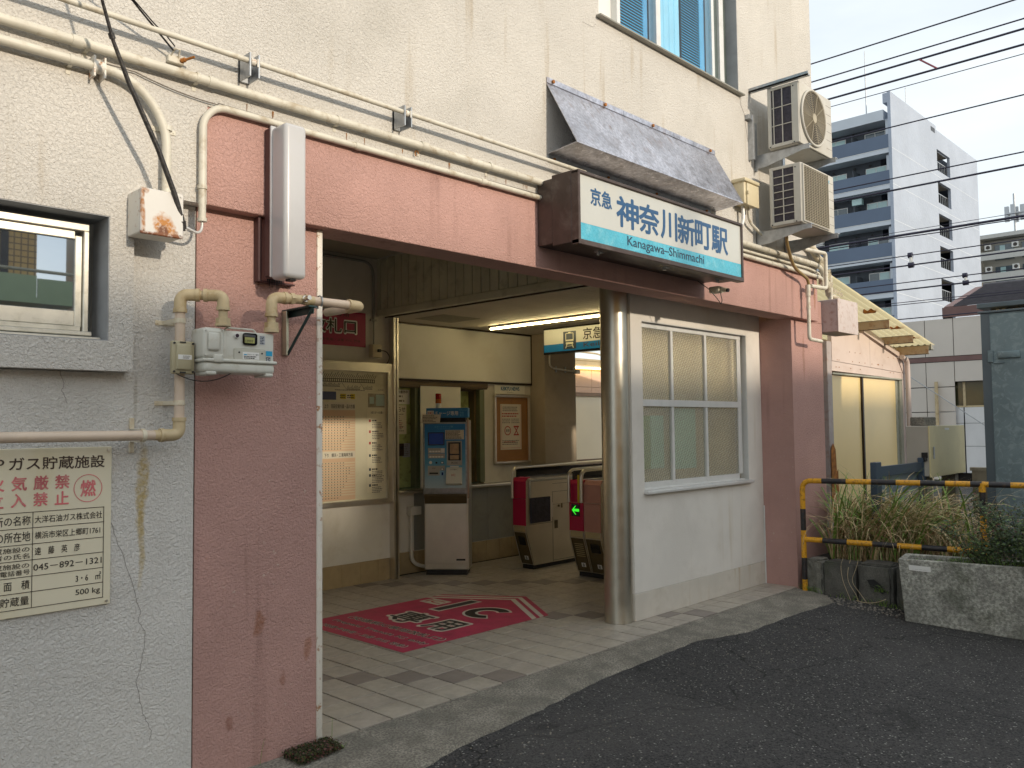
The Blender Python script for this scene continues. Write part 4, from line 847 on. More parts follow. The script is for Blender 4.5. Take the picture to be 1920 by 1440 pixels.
mp = mat('box_pink_shaded', (.46, .39, .38), .5, var=.05, vs=5, dirt=((.25, .12, .07), .6), dirts=22)  # darker copy of the lid colour: the shaded side is put into it
q = MB(); q.rbox(8.372, 8.868, 3.462, 3.70, 2.468, 2.80, .006, 1); q.build('case', mp, t)
q = MB(); q.rbox(8.368, 8.872, 3.450, 3.461, 2.463, 2.804, .003, 1); q.build('lid', mat('box_front', (.60, .52, .49), .5, var=.04, dirt=((.3, .14, .07), .5), dirts=24), t)
q = MB(); q.tube([(8.45, 3.55, 2.80), (8.45, 3.55, 3.05)], .016, 10); q.tube([(8.53, 3.6, 2.80), (8.53, 3.6, 2.98)], .012, 10); q.build('riser', m_pipe, t)
# ================================================================== printed sheet on the floor (reads towards +X)
t = thing('floor_sheet', 'crimson arrow-shaped floor sheet marked IC on the concourse tiles', 'floor sign', (4.4, 5.27, .001))
q = MB(); OUT = [(3.705, 4.615), (5.222, 4.615), (5.655, 5.268), (5.222, 5.92), (3.705, 5.92)]
q.prism(OUT, lambda u, v, d: (u, v, d), .0014, .0024); q.build('sheet', m_floorred, t)
Of = (0, 0, .0030); UF, VF = -Y_, X_
q = MB()
def band(d0, d1):
    for s in (1, -1):
        a = Vector((5.222, 5.268 - s * .653)); b = Vector((5.655, 5.268))
        dirx = Vector((-1, 0))
        q.quad(*[(p.x, p.y, .0030) for p in (a + dirx * d0 * 1.0, b + dirx * d0, b + dirx * d1, a + dirx * d1)])
band(.055, .105); band(.145, .20); q.build('chevron', m_sheetw, t)
def ftext(s, u0, u1, v0, v1, bold, ob, res=2):
    # u measured as -Y
    text(s, 'print_outline', t, m_sheetw, Of, UF, VF, (u0 - ob * (u1 - u0) , v0 - ob * (v1 - v0), u1 + ob * (u1 - u0), v1 + ob * (v1 - v0)), bold + .06, res=res)
    text(s, 'print', t, m_ink, (0, 0, .0034), UF, VF, (u0, v0, u1, v1), bold, res=res)
q = MB()
def plate(pts, z, mm, nm):
    q = MB(); q.add([(x, y, z) for x, y in pts], [list(range(len(pts)))]); q.build(nm, mm, t)
# I and C drawn as outlined shapes
plate([(4.72, 5.540), (5.23, 5.540), (5.23, 5.400), (4.72, 5.400)], .0030, m_sheetw, 'print_outline'); plate([(4.745, 5.515), (5.205, 5.515), (5.205, 5.425), (4.745, 5.425)], .0034, m_ink, 'print')
def cring(c, r0, r1, a0, a1, z, mm, nm):
    q = MB(); n = 40
    for k in range(n):
        A, Bn = R(a0 + (a1 - a0) * k / n), R(a0 + (a1 - a0) * (k + 1) / n)
        q.quad(*[(c[0] + r_ * math.cos(w), c[1] + r_ * math.sin(w), z) for r_, w in ((r0, A), (r1, A), (r1, Bn), (r0, Bn))])
    q.build(nm, mm, t)
cring((4.95, 5.055), .078, .208, -47, 227, .0030, m_sheetw, 'print_outline'); cring((4.95, 5.055), .100, .186, -43, 223, .0034, m_ink, 'print')
ftext('専', -5.585, -5.245, 4.275, 4.575, .03, .045); ftext('用', -5.13, -4.88, 4.285, 4.575, .03, .045)
ftext('（交通系IC専用改札口）', -5.80, -4.66, 4.075, 4.155, .02, .004); ftext('Prepaid Transit IC only', -5.80, -4.66, 3.925, 3.99, .02, .004); ftext('（交通卡专用 / 교통 카드 전용）', -5.76, -4.72, 3.785, 3.845, .02, .004)
plate([(4.88, 5.85), (5.05, 5.85), (5.05, 5.60), (4.88, 5.60)], .0030, m_sheetw, 'logo_field'); text('IC', 'logo', t, m_redink, (0, 0, .0034), UF, VF, (-5.82, 4.92, -5.63, 5.01), .03)

# ================================================================== poster, map board, outlet on the first inner wall
O = (0, 6.934, 0)
t = thing('gate_poster', 'magenta ticket gate poster on the inner wall', 'poster', (4.6, 6.93, 2.37))
q = MB(); q.box(4.02, 5.106, 6.935, 6.939, 2.362, 2.708); q.build('sheet', m_magenta, t)
def wtext(s, r, b=.02, ob=.03):
    text(s, 'print_outline', t, m_sticker, (0, 6.9335, 0), X_, Z_, (r[0] - .008, r[1] - .008, r[2] + .008, r[3] + .008), b + .055)
    text(s, 'print', t, m_ink, (0, 6.9325, 0), X_, Z_, r, b)
wtext('改札口', (4.46, 2.490, 4.985, 2.622))
text('IC・交通卡专用 / 교통 카드 전용', 'print', t, m_ink, (0, 6.9335, 0), X_, Z_, (4.40, 2.405, 5.04, 2.432), .01)
text('交通系ＩＣカード専用', 'print', t, m_ink, (0, 6.9335, 0), X_, Z_, (4.10, 2.65, 4.9, 2.69), .01)
t = thing('timetable_board', 'steel-framed board with route map and timetables on the inner wall', 'notice board', (4.6, 6.9, .8))
q = MB(); q.rbox(3.35, 5.355, 6.915, 6.936, .83, 2.115, .003, 1); q.build('backing', m_mapboard, t)
q = MB()
q.prism([(3.27, 2.203), (5.415, 2.203), (5.345, 2.112), (3.35, 2.112)], lambda u, v, d: (u, d, v), 6.88, 6.934); q.prism([(3.27, .792), (5.412, .792), (5.345, .832), (3.35, .832)], lambda u, v, d: (u, d, v), 6.88, 6.934)
q.prism([(5.415, .792), (5.415, 2.203), (5.347, 2.112), (5.347, .832)], lambda u, v, d: (u, d, v), 6.882, 6.933); q.build('frame', m_steel, t)
O = (0, 6.9135, 0); yy = 6.9138
q = MB(); q.box(3.5, 4.96, yy, 6.9148, .845, 1.745); q.build('timetable_sheet', m_timetable, t)
q = MB(); 
for z0, n in ((1.705 - .04, 14), (1.235 - .02, 13)):
    for k in range(n):
        z = z0 - .026 * k; q.box(3.5, 4.955, yy - .0006, yy, z - .0125, z)
q.build('timetable_row', mat('row_cream', (.74, .63, .45), .3, var=.03), t)
q = MB(); q.box(3.5, 4.958, yy - .0007, yy, 1.725, 1.80); q.box(3.5, 4.958, yy - .0007, yy, 1.255, 1.318); q.box(4.40, 4.425, yy - .0012, yy - .0008, 1.735, 1.79); q.build('header_strip', m_paper, t)
text('上り　羽田空港方面・品川方面', 'print', t, m_ink, (0, yy - .001, 0), X_, Z_, (4.60, 1.742, 4.955, 1.782), .015); text('下り　横浜・三浦海岸方面', 'print', t, m_ink, (0, yy - .001, 0), X_, Z_, (4.60, 1.268, 4.93, 1.305), .015)
q = MB()
for z0, n in ((1.665, 13), (1.215, 14)):
    for k in range(n):
        z = z0 - .026 * k - .006; x = 3.52; xe = 4.93 - .012 * k - (.10 if k < 2 else 0)
        while x < xe:
            q.box(x, x + .014, yy - .0014, yy - .0009, z - .005, z + .003); x += .034
q.build('timetable_figures', m_inkg, t)
q = MB(); q.box(4.3, 4.735, yy - .0007, yy, 1.825, 1.905); q.build('blue_field', mat('notice_blue', (.07, .09, .20), .4), t)
q = MB(); q.box(4.785, 4.85, yy - .0007, yy, 1.835, 1.885); q.box(4.905, 4.957, yy - .0007, yy, 1.835, 1.885); q.build('yellow_field', m_yellowtape, t)
lines('print', t, m_ink, (0, yy - .001, 0), X_, Z_, (4.78, 1.84, 4.95, 1.88), 2, 2, .5)
q = MB(); q.box(5.105, 5.33, yy - .0006, yy, .90, 1.905); q.build('rules_sheet', mat('rules_cream', (.76, .72, .54), .3, var=.02), t)
q = MB(); q.box(5.115, 5.325, yy - .0012, yy - .0007, 1.755, 1.895); q.build('picture_field', mat('grey_brown', (.33, .30, .22), .4, var=.2, vs=30), t)
q = MB(); q.box(5.215, 5.32, yy - .0018, yy - .0013, 1.77, 1.885); q.box(5.135, 5.19, yy - .0018, yy - .0013, 1.79, 1.86); q.build('picture_panel', mat('pale_cyan', (.42, .55, .50), .4), t)
text('お客さまへのお願い', 'print', t, m_ink, (0, yy - .0012, 0), X_, Z_, (5.15, 1.69, 5.31, 1.715), .01)
for k, z in enumerate((1.61, 1.50, 1.385, 1.26, 1.12, .96 + .10, .96)):
    lines('print', t, m_ink, (0, yy - .001, 0), X_, Z_, (5.165, z, 5.25, z + .02), 1, 1, .8)
    lines('print', t, m_inkg, (0, yy - .001, 0), X_, Z_, (5.165, z - .07, 5.325, z - .004), 4, 1, .45, .35)
    q = MB(); q.box(5.128, 5.150, yy - .0012, yy - .0007, z - .004, z + .022); q.build('marker', m_redink if k < 3 else m_navy2, t)
q = MB()                                      # route diagram: line, stations, slanted names
zb = 2.03
q.box(3.5, 5.20, yy - .0008, yy, zb, zb + .006); q.box(3.5, 5.20, yy - .0008, yy, zb - .03, zb - .024)
x = 3.55
while x < 5.21:
    h = rnd.uniform(.025, .06); q.quad((x, yy - .0008, zb + .012), (x + .006, yy - .0008, zb + .012), (x + .006 + h * .6, yy - .0008, zb + .012 + h), (x + h * .6, yy - .0008, zb + .012 + h))
    q.box(x - .002, x + .006, yy - .0010, yy - .0002, zb - .024, zb); x += .0235
for a, b, z in ((4.3, 4.78, 1.955), (4.86, 5.02, 1.93), (5.06, 5.17, 1.935)):
    q.box(a, b, yy - .0008, yy, z, z + .005)
    x = a
    while x < b - .01:
        h = rnd.uniform(.012, .035); q.quad((x, yy - .0008, z + .008), (x + .005, yy - .0008, z + .008), (x + .005 + h * .6, yy - .0008, z + .008 + h), (x + h * .6, yy - .0008, z + .008 + h)); x += .016
for a, z in ((4.80, 1.995), (5.02, 1.995)): q.quad((a, yy - .0008, z), (a + .004, yy - .0008, z), (a + .055, yy - .0008, z - .06), (a + .051, yy - .0008, z - .06))
q.build('route_diagram', m_ink, t)
lines('print', t, m_inkg, (0, yy - .001, 0), X_, Z_, (4.72, 1.915, 5.20, 1.93), 1, 1, .5)
text('京急線路線図', 'print', t, m_inkg, (0, yy - .001, 0), X_, Z_, (5.24, 1.925, 5.31, 1.94), .0)
t = thing('wall_socket', 'cream socket box with plugged black lead and grey conduit', 'socket', (5.2, 6.9, 2.26))
q = MB(); q.rbox(5.145, 5.262, 6.87, 6.938, 2.262, 2.392, .006, 2); q.build('case', MATS['cream_plastic'], t)
q = MB(); q.tube(fillet([(2.6, 6.92, 3.235), (5.19, 6.92, 3.235), (5.195, 6.92, 2.66)], .14), .014, 10); q.tube([(5.195, 6.92, 2.66), (5.195, 6.92, 2.39)], .009, 8); q.rbox(5.16, 5.23, 6.915, 6.938, 2.635, 2.655, .001, 1); q.build('conduit', m_graypanel, t)
q = MB(); q.rbox(5.20, 5.235, 6.845, 6.87, 2.315, 2.345, .004, 1); q.tube(fillet([(5.22, 6.85, 2.33), (5.30, 6.85, 2.33), (5.375, 6.88, 2.27), (5.34, 6.9, 2.19)], .04), .005, 6); q.build('lead', m_black, t)
# ================================================================== ceiling lamp and hanging sign
t = thing('ceiling_lamp', 'long lit yellowish tube lamp under the slatted ceiling', 'lamp', (6.70, 5.4, 2.66))
q = MB(); q.rbox(6.675, 6.725, 3.93, 6.76, 2.668, 2.685, .003, 1); q.build('base', m_trim, t)
q = MB(); q.tube([(6.70, 3.95, 2.652), (6.70, 6.74, 2.652)], .011, 14); q.build('tube', m_lamp, t)
SX = 7.2
t = thing('hanging_sign', 'hanging train direction sign behind the steel column', 'sign', (SX, 5.5, 2.36))
q = MB(); q.rbox(SX, SX + .09, 4.70, 6.392, 2.362, 2.662, .006, 1); q.build('case', m_blackgloss, t)
q = MB(); q.box(SX - .004, SX, 4.72, 6.375, 2.470, 2.640); q.build('face_panel', mat('sign_ivory', (.70, .72, .66), .25, var=.03), t)
q = MB(); q.box(SX - .004, SX, 4.72, 6.375, 2.385, 2.469); q.build('stripe_panel', mat('sign_blue_band', (.008, .20, .55), .25, var=.03), t)
q = MB(); q.rbox(SX - .007, SX - .0045, 5.90, 6.085, 2.40, 2.600, .001, 1)
o_ = q.build('pictogram', m_navy2, t)
q = MB()                                               # train front
def sq(y0, y1, z0, z1): q.box(SX - .009, SX - .0072, y0, y1, z0, z1)
sq(5.94, 6.045, 2.575, 2.582); sq(5.935, 5.943, 2.49, 2.575); sq(6.042, 6.05, 2.49, 2.575); sq(5.943, 6.042, 2.49, 2.508); sq(5.975, 6.01, 2.583, 2.592)
sq(5.94, 6.045, 2.455, 2.478); sq(5.935, 5.95, 2.42, 2.43); sq(6.035, 6.05, 2.42, 2.43); sq(5.95, 6.035, 2.432, 2.438)
for s in (1, -1): c = 5.9925; q.quad((SX - .009, c + s * .03, 2.455), (SX - .009, c + s * .042, 2.455), (SX - .009, c + s * .064, 2.412), (SX - .009, c + s * .050, 2.412))
q.build('pictogram_train', mat('picto_cream', (.72, .72, .55), .4), t)
OS = (SX - .0055, 0, 0)
text('京急線のりば', 'lettering', t, m_ink, OS, -Y_, Z_, (-5.80, 2.492, -4.98, 2.618), .02); text('Keikyu Line', 'lettering', t, m_ink, OS, -Y_, Z_, (-5.795, 2.395, -5.10, 2.458), .008)
t = pipe('conduit_pipe', 'small grey conduit on the brown plaster pillar below the hanging sign', [(7.82, 6.84, 2.43), (7.82, 6.84, 2.30), (7.87, 6.84, 2.262), (8.33, 6.84, 2.235)], .012, m_pipe, .05, 10)
q = MB()
for x in (7.95, 8.13, 8.28): q.rbox(x - .008, x + .008, 6.84, 6.86, 2.215, 2.29, .001, 1)
q.build('clip', m_galv, t)
q = MB(); q.rbox(8.30, 8.37, 6.80, 6.85, 2.21, 2.26, .004, 1); q.build('connector', m_alu_w, t)

# ================================================================== ticket charging machine
AN = math.atan2(-.766, .643)
t = thing('ticket_machine', 'blue and steel IC card charging machine with a beacon', 'ticket machine', (5.785, 6.83, 0), AN)
mk = lambda q, n, m_, par=None: q.build(n, m_, par or t, local=True)
Wd, Dp = .444, .28
q = MB(); q.box(.008, Wd - .004, .01, Dp, 0, .055); mk(q, 'plinth', m_black)
q = MB(); q.rbox(0, Wd, .012, Dp, .055, .76, .004, 1); q.rbox(-.004, .0, .0, Dp, .055, 1.60, .001, 1); q.rbox(Wd, Wd + .02, .0, Dp, .055, 1.62, .004, 1); q.rbox(.002, Wd, .0, .011, .115, .745, .003, 1); mk(q, 'cabinet', m_steel)
q = MB(); q.prism([(0, .745), (0, .835), (-.035, .845), (-.035, .83), (-.004, .75)], lambda u, v, d: (d, u, v), .0, Wd); q.box(0, Wd, .012, Dp, .76, .85); mk(q, 'recess', m_brass)
q = MB(); q.box(.33, .425, -.001, .0, .150, .168); mk(q, 'nameplate', m_black)
q = MB(); q.rbox(-.012, Wd + .012, -.022, Dp, .845, 1.60, .006, 2); mk(q, 'upper_case', m_galv)
q = MB(); q.rbox(Wd + .012, Wd + .03, -.03, .0, .80, 1.63, .004, 1)
for k in range(30): q.tube([(Wd + .021, -.032, .9 + .023 * k), (Wd + .021, -.028, .9 + .023 * k)], .003, 6)
mk(q, 'edge_rail', mat('rail_pinkish', (.45, .33, .27), .4, .5))
def zc(b): return 1.8336 - .000699 * b
def xc(a): return (a - 120) / 600 * .444
def face(n, m_, a0, a1, b0, b1, d=.001, r=0, y=-.022):
    q = MB()
    if r: q.rbox(xc(a0), xc(a1), y - d, y, zc(b1), zc(b0), r, 1)
    else: q.box(xc(a0), xc(a1), y - d, y, zc(b1), zc(b0))
    return mk(q, n, m_)
mfade = bpy.data.materials.new('machine_blue_gradient'); mfade.use_nodes = True; nt = mfade.node_tree
tc = nt.nodes.new('ShaderNodeTexCoord'); sp = nt.nodes.new('ShaderNodeSeparateXYZ'); rp = nt.nodes.new('ShaderNodeValToRGB'); mr = nt.nodes.new('ShaderNodeMapRange')
nt.links.new(tc.outputs['Object'], sp.inputs[0]); nt.links.new(sp.outputs[2], mr.inputs[0]); mr.inputs[1].default_value = .88; mr.inputs[2].default_value = 1.58
cr = rp.color_ramp; cr.elements[0].position = 0; cr.elements[0].color = (.50, .62, .66, 1); cr.elements[1].position = .85; cr.elements[1].color = (.008, .20, .52, 1)
e = cr.elements.new(.42); e.color = (.10, .36, .56, 1); nt.links.new(mr.outputs[0], rp.inputs[0]); nt.links.new(rp.outputs[0], nt.nodes['Principled BSDF'].inputs['Base Color']); nt.nodes['Principled BSDF'].inputs['Roughness'].default_value = .35
face('front_panel', mfade, 128, 712, 362, 1325, .002)
Om = (0, -.0245, 0)
def mt(s, a0, a1, b0, b1, mm, n='print', y=-.0265, bold=.01): text(s, n, t, mm, (0, y, 0), X_, Z_, (xc(a0), zc(b1), xc(a1), zc(b0)), bold, local=True)
mpb = mat('print_paleblue', (.12, .42, .66), .4)
mt('ICカードチャージ機', 275, 535, 390, 418, mpb); mt('IC Card Charge', 310, 495, 428, 444, mpb)
face('screen_bezel', m_black, 176, 414, 488, 682, .006); face('screen', mat('screen_navy', (.003, .015, .07), .1, emit=(.002, .012, .06), es=.25), 192, 398, 502, 668, .0075)
face('paper_notice', m_paper, 425, 692, 455, 595, .005); lines('print', t, m_ink, (0, -.028, 0), X_, Z_, (xc(435), zc(590), xc(684), zc(460)), 7, 1, .5, .25, local=True)
face('note_panel', m_grey, 445, 662, 618, 985, .004); face('note_window', m_blackgloss, 465, 645, 638, 910, .006); face('picture_card', mat('card_tan', (.42, .28, .16), .4, var=.2, vs=20), 492, 618, 662, 812, .008); face('picture_card', MATS['card_tan'], 492, 618, 832, 896, .008)
mt('お札 入れ口', 510, 600, 930, 962, m_ink, y=-.0275)
for b0, b1 in ((725, 797), (806, 875)):
    face('button_plate', m_grey, 176, 418, b0, b1, .004)
for k, a in enumerate((212, 254, 296, 338, 380)):
    for b in (775, 855):
        if b == 775 and k == 4: continue
        face('button', m_button, a - 17, a + 17, b - 11, b + 11, .007)
face('button_label', m_sticker, 360, 414, 728, 795, .0055)
for a, b in ((380, 943), (380, 1040)): face('button_plate', m_black, a - 20, a + 20, b - 16, b + 16, .005); face('button', m_button, a - 14, a + 14, b - 10, b + 10, .008)
q = MB(); q.tube([(xc(212), -.026, zc(940)), (xc(212), -.022, zc(940))], .016, 20); mk(q, 'coin_slot', m_steel); q = MB(); q.tube([(xc(296), -.026, zc(945)), (xc(296), -.022, zc(945))], .011, 16); mk(q, 'speaker', m_black)
face('card_panel', m_grey, 172, 340, 990, 1135, .004); face('card_panel', m_grey, 340, 416, 990, 1060, .0035); face('card_slot', m_black, 195, 320, 1090, 1113, .006); face('card_light', MATS['screen_navy'], 368, 392, 1088, 1132, .004); mt('領収書', 232, 280, 1018, 1032, m_ink, y=-.0275)
face('small_label', m_sticker, 492, 615, 993, 1012, .004)
q = MB(); q.prism([(-.024, zc(1015)), (-.024, zc(1285)), (-.095, zc(1250)), (-.088, zc(1215)), (-.05, zc(1025))], lambda u, v, d: (d, u, v), xc(442), xc(662)); mk(q, 'card_reader', mat('reader_white', (.66, .66, .60), .35, var=.03))
rd = Vector((0, -.038, zc(1215) - zc(1025))).normalized()
text('IC', 'print', t, m_redink, Vector((0, -.0515, zc(1025))) , X_, -rd, (xc(520), -.085, xc(575), -.062), .03, local=True); text('カードを置いて', 'print', t, m_ink, Vector((0, -.0515, zc(1025))), X_, -rd, (xc(500), -.022, xc(600), -.008), .01, local=True)
q = MB(); q.box(.03, Wd - .01, .02, .2, 1.60, 1.648); mk(q, 'neck', m_black)
q = MB(); q.rbox(xc(155), xc(752), -.03, .12, zc(270), zc(122), .003, 1); mk(q, 'header', m_blue)
mt('チャージ専用', 278, 610, 170, 235, m_sticker, y=-.0315, bold=.012); mt('Charge', 632, 738, 140, 172, mpb, y=-.0315); mt('充值', 634, 692, 180, 210, mpb, y=-.0315); mt('충전', 634, 692, 218, 252, mpb, y=-.0315)
face('logo_field', m_sticker, 172, 265, 162, 215, .0006, y=-.0306); mt('IC', 190, 258, 180, 213, m_redink, y=-.0325, bold=.05)
q = MB(); q.add([(xc(100), -.045, zc(215)), (xc(368), -.045, zc(218)), (xc(352), -.05, zc(345)), (xc(82), -.05, zc(348))], [(0, 1, 2, 3)]); q.add([(xc(100), -.0445, zc(215)), (xc(368), -.0445, zc(218)), (xc(352), -.0495, zc(345)), (xc(82), -.0495, zc(348))], [(3, 2, 1, 0)]); mk(q, 'paper_card', m_paper)
lines('print', t, m_ink, (0, -.0515, 0), X_, Z_, (xc(110), zc(338), xc(345), zc(228)), 5, 1, .4, .3, local=True)
q = MB(); q.tube([(.142, .06, 1.748), (.142, .06, 1.80)], .030, 20); mk(q, 'beacon_base', m_button); q = MB(); q.tube([(.142, .06, 1.80), (.142, .06, 1.845)], .031, 20); mk(q, 'beacon_lens', m_orange); q = MB(); q.tube([(.142, .06, 1.845), (.142, .06, 1.90), (.142, .06, 1.905)], [.031, .031, .025], 20); mk(q, 'beacon_lens', m_red)
t = thing('wall_conduit', 'pale grey conduit and box beside the charging machine', 'conduit', (5.72, 7.05, .0))
q = MB(); q.rbox(5.755, 5.90, 7.02, 7.098, .61, .70, .004, 1); q.build('case', m_int_low, t)
q = MB(); q.tube(fillet([(5.79, 7.06, .61), (5.79, 7.06, .10), (5.95, 7.0, .045), (6.02, 6.98, .045)], .09), .021, 12); q.tube([(5.79, 7.06, .58), (5.79, 7.06, .56)], .026, 12); q.build('run', m_int_low, t)
# ================================================================== notices round the counter
def notice(name, label, x0, x1, z0, z1, y, title=None, mm=None, tm=None, rows_=8, frame=None, redrows=False):
    t = thing(name, label, 'notice', ((x0 + x1) / 2, y, z0))
    q = MB(); q.box(x0, x1, y, y + .003, z0, z1); q.build('sheet', mm or m_paper, t)
    h = z1 - z0; w = x1 - x0; top = z1 - h * .06
    if title:
        th = min(h * .2, w * .22); text(title, 'print', t, tm or m_ink, (0, y - .001, 0), X_, Z_, (x0 + w * .08, top - th, x1 - w * .08, top), .02); top -= th + h * .05
    if rows_: lines('print', t, m_inkg, (0, y - .001, 0), X_, Z_, (x0 + w * .08, z0 + h * .08, x1 - w * .08, top), rows_, 1, .4, .3)
    if redrows: lines('red_print', t, m_redink, (0, y - .0014, 0), X_, Z_, (x0 + w * .1, z0 + h * .2, x1 - w * .1, z0 + h * .5), 4, 1, .3, .4)
    return t
notice('camera_notice', 'white camera notice on the green counter wall', 5.56, 5.885, 1.80, 1.96, 7.195, '防犯カメラ動作中', m_sticker, None, 2)
notice('paper_notice', 'framed notice with red print under the camera notice', 5.60, 5.84, 1.475, 1.80 - .01, 7.195, 'お知らせ', m_paper, None, 9, redrows=True)
notice('paper_notice', 'small bluish note beside the dark intercom', 5.785, 5.888, 1.225, 1.375, 7.195, None, mat('pale_blue_paper', (.42, .45, .50), .6), None, 7)
t = thing('intercom', 'small dark square intercom on the green counter wall', 'intercom', (5.73, 7.18, 1.24))
q = MB(); q.rbox(5.68, 5.782, 7.165, 7.198, 1.24, 1.375, .004, 1); q.build('case', mat('dark_brown_box', (.05, .028, .018), .5), t); q = MB(); q.tube([(5.75, 7.160, 1.33), (5.75, 7.166, 1.33)], .022, 16); q.build('speaker', m_black, t)
t = thing('news_board', 'cork notice board with a rounded aluminium frame', 'notice board', (7.38, 7.06, 1.1))
q = MB(); q.box(7.10, 7.66, 7.075, 7.095, 1.12, 1.91); q.build('cork', m_cork, t)
q = MB(); q.rbox(7.068, 7.70, 7.045, 7.095, 1.895, 1.932, .015, 3); q.rbox(7.068, 7.70, 7.045, 7.095, 1.098, 1.130, .014, 3); q.rbox(7.075, 7.10, 7.055, 7.094, 1.12, 1.90, .005, 1); q.rbox(7.662, 7.688, 7.055, 7.094, 1.12, 1.90, .005, 1); q.build('frame', m_steel, t)
q = MB(); q.box(7.095, 7.625, 7.085, 7.092, 1.94, 2.045); q.build('title_plate', m_panelw, t)
text('KEIKYU NEWS', 'lettering', t, mat('news_blue', (.01, .12, .24), .4), (0, 7.083, 0), X_, Z_, (7.205, 1.982, 7.525, 2.025), .06); text('京急からのお知らせ', 'print', t, m_inkg, (0, 7.083, 0), X_, Z_, (7.31, 1.952, 7.42, 1.967), .0)
q = MB(); q.box(7.176, 7.538, 7.068, 7.072, 1.267, 1.815); q.build('poster_sheet', mat('poster_paper', (.72, .65, .53), .5, var=.03), t)
O = (0, 7.066, 0)
lines('print', t, m_inkg, O, X_, Z_, (7.21, 1.725, 7.50, 1.79), 3, 1, .45, .1); lines('red_print', t, m_redink, O, X_, Z_, (7.20, 1.655, 7.52, 1.715), 2, 1, .5, .2); lines('print', t, m_inkg, O, X_, Z_, (7.20, 1.58, 7.52, 1.645), 3, 2, .4, .1); lines('print', t, m_inkg, O, X_, Z_, (7.20, 1.32, 7.52, 1.385), 3, 1, .4, .1); lines('red_print', t, m_redink, O, X_, Z_, (7.23, 1.35, 7.46, 1.37), 1, 1, .5, .1)
q = MB(); c = (7.295, 1.495)
for k in range(28):
    a, b = 2 * math.pi * k / 28, 2 * math.pi * (k + 1) / 28; q.quad(*[(c[0] + r_ * math.cos(w), 7.066, c[1] + r_ * math.sin(w)) for r_, w in ((.045, a), (.045, b), (.056, b), (.056, a))])
for s in (1, -1): q.quad((7.40, 7.066, 1.495 + s * .055), (7.412, 7.066, 1.495 + s * .06), (7.492, 7.066, 1.495 - s * .055), (7.48, 7.066, 1.495 - s * .06))
q.box(7.40, 7.49, 7.065, 7.066, 1.535, 1.552); q.box(7.40, 7.49, 7.065, 7.066, 1.437, 1.452)
z0, z1, x0, x1 = 1.285, 1.80, 7.19, 7.525
q.build('red_symbol', m_redink, t)
text('禁煙', 'print', t, m_ink, O, X_, Z_, (7.262, 1.48, 7.328, 1.512), .01)
q = MB(); w = .0035
q.box(x0, x0 + w, 7.0655, 7.066, z0, z1); q.box(x1 - w, x1, 7.0655, 7.066, z0, z1); q.box(x0, x1, 7.0655, 7.066, z0, z0 + w); q.build('border_line', m_redfade, t)
# ================================================================== ticket gates
def gate(label, ycuts, xe, off=0.0):
    y0, y1 = ycuts[0][0], ycuts[-1][1]
    t = thing('ticket_gate', label, 'ticket gate', (6.9, (y0 + y1) / 2, 0), group='ticket gates')
    X0 = 6.655 + off
    prof = [(X0, .985 - .03), (X0 + .03, .985), (xe, .992), (xe, .045), (X0 + .125, .045), (X0 + .008, .40), (X0, .47)]
    q = MB(); q.prism(prof, lambda u, v, d: (u, d, v), y0 + .004, y1 - .004); q.build('body', m_gatesteel, t)
    q = MB(); q.box(X0 + .12, xe, y0 + .02, y1 - .02, 0, .044); q.build('plinth', m_black, t)
    for k, (a, b, m1, m2) in enumerate(ycuts):
        q = MB(); q.prism([(X0 - .012, .767), (X0 - .012, .95), (X0 + .02, .992), (X0 + .07, .996), (X0 + .07, .990), (X0 + .025, .982), (X0 - .001, .95), (X0 - .001, .767)], lambda u, v, d: (u, d, v), a + .002, b - .002); q.build('end_cap', m1, t)
        q = MB(); q.rbox(X0 - .012, X0 - .001, a + .003, b - .003, .478, .763, .002, 1); q.build('end_panel', m2, t)
        q = MB(); q.box(X0 - .006, X0 - .001, a + .012, b - .012, .415, .474); q.build('sand_panel', m_sand, t)
        nrm = Vector((-.349, 0, -.117)).normalized()
        def sl(name, mm, ya, yb, s0, s1, d):     # plate on the slanted lower end, s from 0 (top) to 1 (bottom)
            pa = Vector((X0 + .008, 0, .40)); pb = Vector((X0 + .125, 0, .045)); q = MB(); v = []
            for dd in (0.0, d):
                for yy_ in (ya, yb):
                    for s_ in (s0, s1):
                        p = pa.lerp(pb, s_) + nrm * (-dd if 0 else dd); v.append((p.x, yy_, p.z))
            q.add(v, [(0, 1, 3, 2), (4, 6, 7, 5), (0, 4, 5, 1), (2, 3, 7, 6), (0, 2, 6, 4), (1, 5, 7, 3)]); q.build(name, mm, t)
        sl('lower_panel', m_brass, a + .006, b - .006, 0.0, .97, .004)
        if k == 0: sl('reader_window', m_blackgloss, a + .05, b - .05, .12, .38, .008)
        else:
            for j in range(7): sl('vent_slot', m_sand, a + .04, b - .04, .15 + j * .06, .168 + j * .06, .006)
        sl('number_plate', m_sticker, (a + b) / 2 - .032, (a + b) / 2 + .022, .72, .84, .006)
        pa = Vector((X0 + .008, 0, .40)).lerp(Vector((X0 + .125, 0, .045)), .84) + nrm * .0075
        text('8', 'print', t, m_ink, pa, -Y_, Vector((-.117, 0, .355)).normalized(), (-(a + b) / 2 - .006, .006, -(a + b) / 2 + .016, .038), .03)
        for s_ in (a + .004, b - .010):
            q = MB(); q.tube([(X0 - .012, s_ + .003, .47), (X0 - .004, s_ + .003, .40), (X0 + .113, s_ + .003, .05)], .005, 6); q.build('edge_strip', m_steel, t)
    q = MB(); q.tube(fillet([(X0 - .05, y1 - .035, .77), (X0 - .05, y1 - .035, 1.095), (xe, y1 - .035, 1.115)], .085, 8), .0165, 10); q.build('hand_rail', m_steel, t)
    q = MB(); q.box(X0 + .02, xe, y1 - .045, y1 - .025, .99, 1.085); q.build('dark_screen', m_blackgloss, t)
    return t, X0
